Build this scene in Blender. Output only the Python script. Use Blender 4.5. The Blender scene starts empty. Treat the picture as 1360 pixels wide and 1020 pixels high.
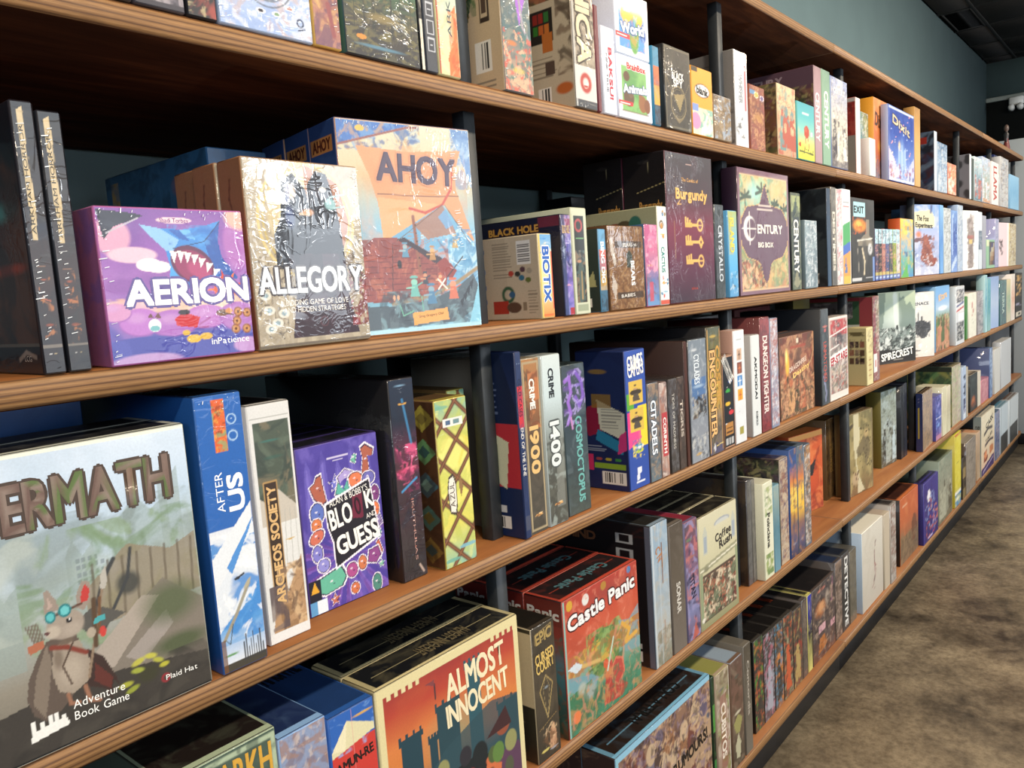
import bpy, math, random
import numpy as np
from mathutils import Matrix, Vector

# ------------------------------------------------------------------ camera, light, exposure
SC = bpy.context.scene
COL = SC.collection
CAM = np.array([0.0, -0.8002, 1.3168])
YAW, PIT, ROL = math.radians(49.829), math.radians(-6.649), math.radians(-3.845)
Fw = Vector((math.sin(YAW)*math.cos(PIT), math.cos(YAW)*math.cos(PIT), math.sin(PIT)))
R0 = Vector((math.cos(YAW), -math.sin(YAW), 0)); U0 = R0.cross(Fw)
Rr = R0*math.cos(ROL)+U0*math.sin(ROL); Uu = -R0*math.sin(ROL)+U0*math.cos(ROL)
cd = bpy.data.cameras.new('camera'); cam = bpy.data.objects.new('camera', cd); COL.objects.link(cam)
cd.sensor_width = 36.0; cd.lens = 36.0*1048.16/1360.0; cd.clip_start = 0.02; cd.clip_end = 60
m = Matrix.Identity(4)
for i in range(3):
    m[i][0] = Rr[i]; m[i][1] = Uu[i]; m[i][2] = -Fw[i]; m[i][3] = CAM[i]
cam.matrix_world = m
SC.camera = cam
SC.view_settings.view_transform = 'Standard'; SC.view_settings.look = 'None'
SC.view_settings.exposure = -0.52; SC.view_settings.gamma = 1.0; SC.view_settings.use_curve_mapping = False
SC.cycles.use_adaptive_sampling = True
SC.cycles.max_bounces = 6; SC.cycles.diffuse_bounces = 3; SC.cycles.glossy_bounces = 3
SC.cycles.sample_clamp_indirect = 3.0
wd = bpy.data.worlds.new('shop_ambient'); SC.world = wd; wd.use_nodes = True
wd.node_tree.nodes['Background'].inputs[0].default_value = (0.66, 0.78, 0.86, 1)
wd.node_tree.nodes['Background'].inputs[1].default_value = 0.2
def area(name, loc, target, sx, sy, power, col, spread=180):
    l = bpy.data.lights.new(name, 'AREA'); l.shape = 'RECTANGLE'; l.size = sx; l.size_y = sy
    l.energy = power; l.color = col; l.spread = math.radians(spread)
    o = bpy.data.objects.new(name, l); COL.objects.link(o); o.location = loc
    o.rotation_euler = (Vector(target)-Vector(loc)).to_track_quat('-Z', 'Y').to_euler()
    return o
# daylight through the high shop windows opposite and behind the photographer, then added fills
area('window_and_fill_light', (-3.2, -4.2, 2.55), (1.0, 0, 1.2), 3.2, 1.2, 120, (0.84, 0.92, 1.0))
area('window_and_fill_light', (3.2, -5.0, 2.55), (3.2, 0, 1.2), 3.6, 1.2, 60, (0.84, 0.92, 1.0))
area('window_and_fill_light', (4.2, -4.4, 1.9), (6.6, -.1, 1.1), 2.0, 1.4, 120, (0.82, 0.91, 1.0))  # added fill aimed at the pale partition
area('window_and_fill_light', (1.2, -5.2, 1.35), (1.2, 0, 1.3), 5.0, 1.3, 75, (0.80, 0.90, 1.0))  # added low fill to brighten the back wall under the shelves
area('window_and_fill_light', (7.9, -4.4, 2.2), (8.9, .4, 2.6), 1.4, 1.2, 60, (0.84, 0.92, 1.0))  # added fill for the end wall and ceiling
# small bright lights added to make highlights on the shrink wrap
area('added_glint_light', (4.75, -4.6, 2.15), (1.0, 0, 1.4), 0.22, 0.45, 14, (0.95, 0.97, 1.0), 120)
area('added_glint_light', (3.65, -4.6, 2.25), (1.0, 0, 1.4), 0.22, 0.45, 14, (0.95, 0.97, 1.0), 120)
# ceiling lamps over the aisle
for lx in (-0.3, 1.3, 2.9, 4.5, 6.1):
    area('ceiling_lamp_light', (lx, -1.75, 3.02), (lx, -0.55, 0.4), 0.5, 0.16, 54, (1.0, 0.83, 0.62))

# ------------------------------------------------------------------ helpers
def lin(h):
    if not isinstance(h, str): return np.array(h, float)
    c = np.array([int(h[i:i+2], 16) for i in (0, 2, 4)])/255.0
    return np.where(c <= 0.04045, c/12.92, ((c+0.055)/1.055)**2.4)
def new_mesh(name, verts, loops, totals, cols=None, smooth=False):
    me = bpy.data.meshes.new(name)
    verts = np.asarray(verts, np.float32); loops = np.asarray(loops, np.int32); totals = np.asarray(totals, np.int32)
    me.vertices.add(len(verts)); me.vertices.foreach_set('co', verts.ravel())
    me.loops.add(len(loops)); me.loops.foreach_set('vertex_index', loops)
    me.polygons.add(len(totals)); st = np.zeros(len(totals), np.int32); st[1:] = np.cumsum(totals)[:-1]
    me.polygons.foreach_set('loop_start', st); me.polygons.foreach_set('loop_total', totals)
    if smooth: me.polygons.foreach_set('use_smooth', np.ones(len(totals), bool))
    me.update(calc_edges=True)
    if cols is not None:
        a = me.attributes.new('Col', 'FLOAT_COLOR', 'POINT')
        c = np.ones((len(verts), 4), np.float32); c[:, :3] = cols
        a.data.foreach_set('color', c.ravel())
    return me
class MB:
    """collects simple solids into one mesh"""
    def __init__(s): s.v = []; s.l = []; s.t = []; s.c = []
    def add(s, v, faces, col=None):
        b = len(s.v); s.v += [tuple(p) for p in v]
        for f in faces: s.l += [b+i for i in f]; s.t.append(len(f))
        s.c += [tuple(col) if col is not None else (1, 1, 1)]*len(v)
        return s
    def box(s, x0, x1, y0, y1, z0, z1, bev=0.0, col=None, mat=None):
        if bev <= 0:
            v = [(x, y, z) for x in (x0, x1) for y in (y0, y1) for z in (z0, z1)]
            f = [(0, 1, 3, 2), (4, 6, 7, 5), (0, 4, 5, 1), (2, 3, 7, 6), (0, 2, 6, 4), (1, 5, 7, 3)]
        else:
            v = []; idx = {}; b = bev; lo = (x0, y0, z0); hi = (x1, y1, z1)
            for c in range(8):
                sg = [(c >> k) & 1 for k in range(3)]
                for a in range(3):
                    p = []
                    for k in range(3):
                        q = hi[k] if sg[k] else lo[k]
                        if k != a: q += -b if sg[k] else b
                        p.append(q)
                    idx[(tuple(sg), a)] = len(v); v.append(tuple(p))
            f = []
            for a in range(3):
                o = [k for k in range(3) if k != a]
                for s_ in (0, 1):
                    q = []
                    for e in ((0, 0), (1, 0), (1, 1), (0, 1)):
                        g = [0, 0, 0]; g[a] = s_; g[o[0]] = e[0]; g[o[1]] = e[1]; q.append(idx[(tuple(g), a)])
                    if (s_ == 0) != (a == 1): q = q[::-1]
                    f.append(tuple(q))
            for a in range(3):       # edges along axis a
                o = [k for k in range(3) if k != a]
                for e in ((0, 0), (1, 0), (0, 1), (1, 1)):
                    g0 = [0, 0, 0]; g1 = [0, 0, 0]; g0[a] = 0; g1[a] = 1
                    for gg in (g0, g1): gg[o[0]] = e[0]; gg[o[1]] = e[1]
                    q = [idx[(tuple(g0), o[0])], idx[(tuple(g0), o[1])], idx[(tuple(g1), o[1])], idx[(tuple(g1), o[0])]]
                    sgn = (1 if e[0] else -1)*(1 if e[1] else -1)*(1 if a != 1 else -1)
                    f.append(tuple(q if sgn > 0 else q[::-1]))
            for c in range(8):
                g = tuple((c >> k) & 1 for k in range(3)); q = [idx[(g, k)] for k in range(3)]
                par = sum(g) % 2
                f.append(tuple(q if par else q[::-1]))
        return s.add(v, f, col)
    def prism(s, pts, y0, y1, axis='y', col=None):
        n = len(pts)
        def P(p, w): return {'y': (p[0], w, p[1]), 'x': (w, p[0], p[1]), 'z': (p[0], p[1], w)}[axis]
        v = [P(p, y0) for p in pts]+[P(p, y1) for p in pts]
        f = [tuple(range(n)), tuple(range(2*n-1, n-1, -1))]+[(i, i+n, (i+1) % n+n, (i+1) % n) for i in range(n)]
        return s.add(v, f, col)
    def lathe(s, prof, cx, cy, n=16, col=None):
        v = []; f = []
        for (r, z) in prof:
            for k in range(n):
                a = 2*math.pi*k/n; v.append((cx+r*math.cos(a), cy+r*math.sin(a), z))
        for i in range(len(prof)-1):
            for k in range(n):
                k2 = (k+1) % n; f.append((i*n+k, i*n+k2, (i+1)*n+k2, (i+1)*n+k))
        f.append(tuple(range(n-1, -1, -1))); f.append(tuple((len(prof)-1)*n+k for k in range(n)))
        return s.add(v, f, col)
    def build(s, name, mat, parent=None, smooth=False):
        me = new_mesh(name, s.v, s.l, s.t, np.array(s.c, np.float32), smooth)
        return link(name, me, mat, parent)
def link(name, me, mat, parent=None):
    o = bpy.data.objects.new(name, me); COL.objects.link(o)
    if mat is not None and not me.materials: me.materials.append(mat)
    if parent is not None: o.parent = parent
    return o
def tag(o, label=None, cat=None, group=None, kind=None):
    if label: o['label'] = label
    if cat: o['category'] = cat
    if group: o['group'] = group
    if kind: o['kind'] = kind
    return o

# ------------------------------------------------------------------ materials
def mat(name, fn):
    mt = bpy.data.materials.new(name); mt.use_nodes = True; nt = mt.node_tree
    bs = nt.nodes['Principled BSDF']; fn(nt, bs); return mt
def nd(nt, t, **k):
    n = nt.nodes.new(t)
    for a, b in k.items():
        if a.startswith('i_'):
            key = a[2:].replace('_', ' ')
            (n.inputs[int(key)] if key.isdigit() else n.inputs[key]).default_value = b
        else: setattr(n, a, b)
    return n
def ramp(nt, stops):
    r = nd(nt, 'ShaderNodeValToRGB'); e = r.color_ramp.elements
    while len(e) < len(stops): e.new(0.5)
    for i, (p, c) in enumerate(stops): e[i].position = p; e[i].color = tuple(lin(c))+(1,)
    return r
def mixc(nt, a, b, fac, mode='MIX'):
    mx = nd(nt, 'ShaderNodeMix', data_type='RGBA', blend_type=mode)
    for s, v in ((0, fac), (6, a), (7, b)):
        if hasattr(v, 'is_output') or hasattr(v, 'links'): nt.links.new(v, mx.inputs[s])
        elif s == 0: mx.inputs[0].default_value = v
        else: mx.inputs[s].default_value = tuple(lin(v))+(1,)
    return mx.outputs[2]
def noise(nt, vec, scale, detail=4, rough=0.55, dist=0.0):
    n = nd(nt, 'ShaderNodeTexNoise'); n.inputs['Scale'].default_value = scale; n.inputs['Detail'].default_value = detail
    n.inputs['Roughness'].default_value = rough; n.inputs['Distortion'].default_value = dist
    if vec is not None: nt.links.new(vec, n.inputs['Vector'])
    return n.outputs['Fac']
def mapped(nt, scale, coord='Object'):
    tc = nd(nt, 'ShaderNodeTexCoord'); mp = nd(nt, 'ShaderNodeMapping'); mp.inputs['Scale'].default_value = scale
    if coord == 'World':
        g = nd(nt, 'ShaderNodeNewGeometry'); nt.links.new(g.outputs['Position'], mp.inputs['Vector'])
    else: nt.links.new(tc.outputs[coord], mp.inputs['Vector'])
    return mp.outputs['Vector']
def bump(nt, h, strength, dist):
    b = nd(nt, 'ShaderNodeBump'); b.inputs['Strength'].default_value = strength; b.inputs['Distance'].default_value = dist
    nt.links.new(h, b.inputs['Height']); return b.outputs['Normal']

def print_mat(name, rough, coat, wrinkle):
    def f(nt, bs):
        at = nd(nt, 'ShaderNodeAttribute', attribute_name='Col')
        v = mapped(nt, (1, 1, 1), 'World')
        g = noise(nt, v, 420, 3)                       # faint ink grain
        r = nd(nt, 'ShaderNodeMapRange'); r.inputs[3].default_value = 0.88; r.inputs[4].default_value = 1.12
        nt.links.new(g, r.inputs[0])
        mx = nd(nt, 'ShaderNodeMix', data_type='RGBA', blend_type='MULTIPLY'); mx.inputs[0].default_value = 1.0
        nt.links.new(at.outputs['Color'], mx.inputs[6]); nt.links.new(r.outputs[0], mx.inputs[7])
        nt.links.new(mx.outputs[2], bs.inputs['Base Color'])
        bs.inputs['Roughness'].default_value = rough
        bs.inputs['Specular IOR Level'].default_value = 0.4
        bs.inputs['Coat Weight'].default_value = coat
        bs.inputs['Coat Roughness'].default_value = 0.05
        if wrinkle:
            # tension creases: thin ridges where a stretched noise crosses its middle value
            n1 = noise(nt, mapped(nt, (1.0, 1.0, 0.35), 'World'), 26, 2, 0.5, 1.2)
            def crease(n_, p):
                a_ = nd(nt, 'ShaderNodeMath', operation='MULTIPLY_ADD'); a_.inputs[1].default_value = 2.0; a_.inputs[2].default_value = -1.0; nt.links.new(n_, a_.inputs[0])
                b_ = nd(nt, 'ShaderNodeMath', operation='ABSOLUTE'); nt.links.new(a_.outputs[0], b_.inputs[0])
                c_ = nd(nt, 'ShaderNodeMath', operation='SUBTRACT'); c_.inputs[0].default_value = 1.0; nt.links.new(b_.outputs[0], c_.inputs[1])
                d_ = nd(nt, 'ShaderNodeMath', operation='POWER'); d_.inputs[1].default_value = p; nt.links.new(c_.outputs[0], d_.inputs[0]); return d_.outputs[0]
            c1 = crease(n1, 14.0); c2 = crease(noise(nt, mapped(nt, (0.5, 0.5, 1.0), 'World'), 40, 2, 0.5, 1.5), 18.0)
            w2 = noise(nt, v, 7, 2, 0.5, 0.3)
            ad = nd(nt, 'ShaderNodeMath', operation='ADD'); nt.links.new(c1, ad.inputs[0]); nt.links.new(c2, ad.inputs[1])
            m2 = nd(nt, 'ShaderNodeMath', operation='MULTIPLY_ADD'); m2.inputs[1].default_value = 0.9; nt.links.new(w2, m2.inputs[0])
            gk = nd(nt, 'ShaderNodeMapRange'); gk.inputs[1].default_value = 0.48; gk.inputs[2].default_value = 0.68; gk.inputs[3].default_value = 0.05; nt.links.new(noise(nt, v, 11, 2), gk.inputs[0])
            gm = nd(nt, 'ShaderNodeMath', operation='MULTIPLY'); nt.links.new(ad.outputs[0], gm.inputs[0]); nt.links.new(gk.outputs[0], gm.inputs[1]); nt.links.new(gm.outputs[0], m2.inputs[2])
            nt.links.new(bump(nt, m2.outputs[0], wrinkle, 0.0025), bs.inputs['Coat Normal'])
    return mat(name, f)
M_WRAP = print_mat('shrink_wrapped_print', 0.5, 0.8, 0.22)
M_CARD = print_mat('printed_card', 0.45, 0.12, 0.0)

def wood(nt, bs):
    sp = nd(nt, 'ShaderNodeNewGeometry'); xyz = nd(nt, 'ShaderNodeSeparateXYZ'); nt.links.new(sp.outputs['Normal'], xyz.inputs[0])
    ab = nd(nt, 'ShaderNodeMath', operation='ABSOLUTE'); nt.links.new(xyz.outputs['Z'], ab.inputs[0])
    gt = nd(nt, 'ShaderNodeMath', operation='GREATER_THAN'); gt.inputs[1].default_value = 0.8; nt.links.new(ab.outputs[0], gt.inputs[0])
    # face veneer
    v = mapped(nt, (1.2, 9.0, 9.0)); n1 = noise(nt, v, 2.2, 6, 0.6, 0.5)
    v2 = mapped(nt, (3, 60, 60)); n2 = noise(nt, v2, 3, 3)
    face = ramp(nt, [(0.25, '7c4e2c'), (0.5, '955f34'), (0.75, 'a97544')]); nt.links.new(n1, face.inputs[0])
    face2 = mixc(nt, face.outputs[0], '7a4826', n2); 
    fc = nd(nt, 'ShaderNodeMix', data_type='RGBA'); fc.inputs[0].default_value = 0.35
    nt.links.new(face.outputs[0], fc.inputs[6]); nt.links.new(face2, fc.inputs[7])
    # plies on the edges: bands in z, broken up along x
    pos = nd(nt, 'ShaderNodeTexCoord'); pz = nd(nt, 'ShaderNodeSeparateXYZ'); nt.links.new(pos.outputs['Object'], pz.inputs[0])
    ml = nd(nt, 'ShaderNodeMath', operation='MULTIPLY'); ml.inputs[1].default_value = 1/0.0062; nt.links.new(pz.outputs['Z'], ml.inputs[0])
    wob = noise(nt, mapped(nt, (2.5, 1, 30)), 3, 3); wm = nd(nt, 'ShaderNodeMath', operation='MULTIPLY'); wm.inputs[1].default_value = 0.55
    nt.links.new(wob, wm.inputs[0]); ad = nd(nt, 'ShaderNodeMath', operation='ADD'); nt.links.new(ml.outputs[0], ad.inputs[0]); nt.links.new(wm.outputs[0], ad.inputs[1])
    fr = nd(nt, 'ShaderNodeMath', operation='FRACT'); nt.links.new(ad.outputs[0], fr.inputs[0])
    er = ramp(nt, [(0.0, '5f412a'), (0.16, '8d6642'), (0.5, 'a57c50'), (0.8, '966d45'), (0.92, '6d4c31'), (1.0, '5f412a')]); nt.links.new(fr.outputs[0], er.inputs[0])
    st = noise(nt, mapped(nt, (6, 1, 160)), 4, 3, 0.7); eg = mixc(nt, er.outputs[0], '5a3c24', 0.0)
    em = nd(nt, 'ShaderNodeMix', data_type='RGBA', blend_type='MIX'); sr = nd(nt, 'ShaderNodeMapRange'); sr.inputs[1].default_value = .45; sr.inputs[2].default_value = .75; sr.inputs[4].default_value = .6
    nt.links.new(st, sr.inputs[0]); nt.links.new(sr.outputs[0], em.inputs[0]); nt.links.new(er.outputs[0], em.inputs[6]); em.inputs[7].default_value = tuple(lin('5a3e28'))+(1,)
    out = nd(nt, 'ShaderNodeMix', data_type='RGBA'); nt.links.new(gt.outputs[0], out.inputs[0])
    nt.links.new(em.outputs[2], out.inputs[6]); nt.links.new(fc.outputs[2], out.inputs[7])
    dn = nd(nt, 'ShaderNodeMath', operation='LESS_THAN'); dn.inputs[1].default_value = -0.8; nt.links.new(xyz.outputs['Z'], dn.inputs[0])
    ur = ramp(nt, [(0.3, '26150d'), (0.55, '442617'), (0.75, '643a20')]); nt.links.new(n1, ur.inputs[0])      # undersides darkened in the colour to imitate shade
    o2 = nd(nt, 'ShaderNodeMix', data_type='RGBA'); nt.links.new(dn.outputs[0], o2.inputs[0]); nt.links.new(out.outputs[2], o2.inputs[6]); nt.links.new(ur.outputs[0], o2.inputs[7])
    nt.links.new(o2.outputs[2], bs.inputs['Base Color'])
    rm = nd(nt, 'ShaderNodeMapRange'); rm.inputs[3].default_value = 0.45; rm.inputs[4].default_value = 0.85; nt.links.new(dn.outputs[0], rm.inputs[0]); nt.links.new(rm.outputs[0], bs.inputs['Roughness'])
    s2 = nd(nt, 'ShaderNodeMapRange'); s2.inputs[3].default_value = 0.4; s2.inputs[4].default_value = 0.05; nt.links.new(dn.outputs[0], s2.inputs[0]); nt.links.new(s2.outputs[0], bs.inputs['Specular IOR Level'])
    nt.links.new(bump(nt, st, 0.35, 0.0012), bs.inputs['Normal'])
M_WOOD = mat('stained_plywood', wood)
def simple(name, col, rough=0.6, metal=0.0, var=0.06, sc=14, bmp=0.0):
    def f(nt, bs):
        v = mapped(nt, (1, 1, 1)); n = noise(nt, v, sc, 4)
        c = lin(col); r = ramp(nt, [(0.3, col), (0.7, col)])
        r.color_ramp.elements[0].color = tuple(np.clip(c*(1-var*2), 0, 1))+(1,); r.color_ramp.elements[1].color = tuple(np.clip(c*(1+var*2), 0, 1))+(1,)
        nt.links.new(n, r.inputs[0]); nt.links.new(r.outputs[0], bs.inputs['Base Color'])
        bs.inputs['Roughness'].default_value = rough; bs.inputs['Metallic'].default_value = metal
        if bmp: nt.links.new(bump(nt, noise(nt, v, sc*12, 3), bmp, 0.002), bs.inputs['Normal'])
    return mat(name, f)
M_STEEL = simple('black_powder_coated_steel', '2b3034', 0.5, 0.0, 0.1, 40, 0.1)
M_WALL = simple('teal_wall_paint', '6c8487', 0.7, 0, 0.03, 3, 0.08)
M_WHITE = simple('pale_blue_partition_paint', 'bcc6cc', 0.6, 0, 0.02, 2, 0.05)
M_DARKWALL = simple('charcoal_wall_paint', '1c2020', 0.7, 0, 0.05, 3, 0.05)
M_BASE = simple('black_rubber_baseboard', '15171b', 0.45, 0, 0.1, 20)
M_TILE = simple('black_ceiling_tile', '2c2826', 0.9, 0, 0.12, 60, 0.5)
M_BAR = simple('black_ceiling_grid', '262524', 0.7, 0, 0.05, 30)
M_TRIM = simple('pale_trim_paint', 'a3aca6', 0.5, 0, 0.04, 8)
M_PLASTIC = simple('white_plastic', 'd8dad6', 0.4, 0, 0.03, 30)
M_VENT = simple('black_vent_metal', '0d0d0d', 0.6, 0, 0.1, 30)
M_GLINT = simple('white_film_glint', 'e9eef2', 0.18, 0, 0.02, 200)  # white of the flakes that stand for glints on the wrap
def floor_m(nt, bs):
    v = mapped(nt, (1, 1, 1)); a = noise(nt, v, 1.5, 8, 0.62, 0.5); b = noise(nt, v, 7.5, 6, 0.65, 0.3); c = noise(nt, v, 46, 4, 0.7)
    r = ramp(nt, [(0.38, '564f46'), (0.46, '8c8272'), (0.54, 'b3a792'), (0.64, 'd0c3aa')])
    mm = nd(nt, 'ShaderNodeMath', operation='MULTIPLY_ADD'); mm.inputs[1].default_value = 0.55; nt.links.new(a, mm.inputs[0])
    m2 = nd(nt, 'ShaderNodeMath', operation='MULTIPLY'); m2.inputs[1].default_value = 0.45; nt.links.new(b, m2.inputs[0]); nt.links.new(m2.outputs[0], mm.inputs[2])
    nt.links.new(mm.outputs[0], r.inputs[0])
    cr = ramp(nt, [(0.35, '5c5246'), (0.6, 'ffffff')]); nt.links.new(c, cr.inputs[0])
    x = nd(nt, 'ShaderNodeMix', data_type='RGBA', blend_type='MULTIPLY'); x.inputs[0].default_value = 0.4
    nt.links.new(r.outputs[0], x.inputs[6]); nt.links.new(cr.outputs[0], x.inputs[7]); nt.links.new(x.outputs[2], bs.inputs['Base Color'])
    rr = nd(nt, 'ShaderNodeMapRange'); rr.inputs[3].default_value = 0.32; rr.inputs[4].default_value = 0.6; nt.links.new(b, rr.inputs[0])
    nt.links.new(rr.outputs[0], bs.inputs['Roughness']); bs.inputs['Specular IOR Level'].default_value = 0.35
    nt.links.new(bump(nt, c, 0.2, 0.002), bs.inputs['Normal'])
M_FLOOR = mat('polished_concrete', floor_m)

# ------------------------------------------------------------------ the setting
ZS = {0: 1.994, 1: 1.6267, 2: 1.2687, 3: 0.9141, 4: 0.5197, 5: 0.110}
TH = 0.0285
XE = 6.455
WY = 0.61; CZ = 3.153; XB = 8.925
tag(MB().box(-4, 10, -6, 0.8, -0.05, 0.0).build('floor', M_FLOOR), kind='structure')
tag(MB().box(-4, XB+.1, WY, WY+.1, 0, CZ+.1).build('wall_back', M_WALL), kind='structure')
tag(MB().box(XB, XB+.1, -6, WY, 2.83, CZ+.1).build('wall_right', M_WALL), kind='structure')
tag(MB().box(XB, XB+.1, -6, WY, 0, 2.79).build('wall_right_lower', M_DARKWALL), kind='structure')
tag(MB().box(XB-.03, XB+.1, -6, WY, 2.79, 2.83, .004).build('trim_1', M_TRIM), kind='structure')
tag(MB().box(6.53, 6.64, -2.2, WY, 0, 2.125, .003).build('wall_partition', M_WHITE), kind='structure')
tag(MB().box(6.518, 6.53, -2.2, WY, 0, 0.078, .003).build('baseboard_partition', M_BASE), kind='structure')
ceil = tag(MB().box(-4, XB, -6, WY, CZ+.02, CZ+.1).build('ceiling', M_DARKWALL), kind='structure')
XG = [7.49-.61*i for i in range(10)]+[8.10, 8.71, XB]; XG.sort()
YG = [WY, .375, -.235, -.845, -1.455, -2.065]
for x0, x1 in zip(XG[:-1], XG[1:]):
    for j, (y1, y0) in enumerate(zip(YG[:-1], YG[1:])):
        if j == 0 and abs(x1-7.49) < .01: continue
        MB().box(x0+.010, x1-.010, y0+.010, y1-.010, CZ+.002, CZ+.018, .003).build('ceiling_tile', M_TILE, ceil)
for xx in XG: MB().box(xx-.011, xx+.011, YG[-1], WY, CZ-.002, CZ+.006, .001).build('grid_bar', M_BAR, ceil)
for yy in YG[1:]: MB().box(XG[0], XB, yy-.011, yy+.011, CZ-.0025, CZ+.006, .001).build('grid_bar', M_BAR, ceil)
vx0, vx1, vy0, vy1 = 6.892, 7.478, .388, .585
vent = MB(); vent.box(vx0, vx1, vy0, vy0+.012, CZ-.004, CZ+.012, .002).box(vx0, vx1, vy1-.012, vy1, CZ-.004, CZ+.012, .002)
vent.box(vx0, vx0+.012, vy0+.012, vy1-.012, CZ-.004, CZ+.012, .002).box(vx1-.012, vx1, vy0+.012, vy1-.012, CZ-.004, CZ+.012, .002)
vo = tag(vent.build('air_vent', M_BAR), 'black return air grille set in the dark tiled ceiling by the wall', 'vent')
MB().box(vx0+.012, vx1-.012, vy0+.012, vy1-.012, CZ+.012, CZ+.018).build('vent_backing', M_VENT, vo)
slat = MB().add([(-.004, 0, 0), (.004, 0, .008), (.005, 0, .007), (-.003, 0, -.001), (-.004, 1, 0), (.004, 1, .008), (.005, 1, .007), (-.003, 1, -.001)],
    [(3, 2, 1, 0), (4, 5, 6, 7), (1, 5, 4, 0), (7, 6, 2, 3), (2, 6, 5, 1), (4, 7, 3, 0)])
sm = None
for q in range(30):
    if sm is None: o = slat.build('vent_slat', M_VENT, vo); sm = o.data
    else: o = link('vent_slat', sm, M_VENT, vo)
    o.scale = (1, vy1-vy0-.024, 1); o.location = (vx0+.02+q*(vx1-vx0-.04)/29, vy0+.012, CZ+.001)
sp = MB().lathe([(.012, CZ-.05), (.03, CZ-.045), (.03, CZ-.04), (.012, CZ-.035), (.016, CZ-.006), (.045, CZ-.004), (.045, CZ+.002)], 8.12, .12, 16).build('ceiling_sprinkler', M_TRIM, None, False)
tag(sp, 'small pale round ceiling fitting beyond the air grille', 'sprinkler')
lf = tag(MB().box(XB-.07, XB-.03, .30, .42, 2.72, 2.80, .012).build('emergency_light', M_PLASTIC), 'white wall fitting high on the dark end wall', 'light')
for yy in (.325, .395):
    l2 = MB().lathe([(.012, -.03), (.026, -.028), (.028, 0), (.02, .02)], 0, 0, 14).build('lamp_head', M_PLASTIC, lf)
    l2.matrix_world = Matrix.Translation((XB-.09, yy, 2.705)) @ Matrix.Rotation(math.radians(-60), 4, 'Y')

# shelving
unit = bpy.data.objects.new('shelving_unit', None); COL.objects.link(unit); unit.location = (0, 0, 0)
tag(unit, 'long wall of stained plywood shelves on black steel posts', 'shelving')
JO = [-1.1, 0.20, 2.55, 4.99, XE]
for r in range(6):
    z = ZS[r]
    for a, b in zip(JO[:-1], JO[1:]):
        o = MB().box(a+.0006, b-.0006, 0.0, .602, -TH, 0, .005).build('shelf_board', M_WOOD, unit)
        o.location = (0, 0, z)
PX = [.928+.914*k for k in range(-1, 7)]
for k, x in enumerate(PX):
    for r in range(1, 6):
        z0 = ZS[r]; z1 = ZS[r-1]-TH
        for y in (.045, .577):
            MB().box(x, x+.026, y, y+.025, z0, z1, .0012).build('post', M_STEEL, unit)
for a, b in zip(JO[:-1], JO[1:]):
    MB().box(a, b, .019, .04, 0, ZS[5]-TH, .002).build('toe_kick', M_BASE, unit)
# the small painted figure on the top board
fig = MB().lathe([(.035, 0), (.036, .008), (.030, .012), (.034, .03), (.026, .07), (.018, .10), (.02, .12), (.024, .15), (.012, .165), (.010, .172), (.02, .182), (.023, .20), (.017, .218), (.006, .226)], 0, 0, 14)
cols = np.array([lin('6c2c2a') if v[2] < .11 else (lin('2c2a2c') if v[2] < .168 else lin('5a4a44')) for v in fig.v]); fig.c = [tuple(c) for c in cols]
f = fig.build('figurine', M_CARD, None, True); f.location = (6.10, .05, ZS[0]); f.scale = (.62, .62, .78)
tag(f, 'small dark figurine with a red skirt on the top board end', 'figurine')
for s in (-1, 1):
    a = MB().lathe([(.008, 0), (.009, .03), (.007, .06), (.004, .066)], 0, 0, 8, tuple(lin('2c2a2c'))).build('arm', M_CARD, f, True)
    a.location = (s*.022, 0, .085); a.rotation_euler = (0, s*math.radians(-18), 0)

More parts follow.
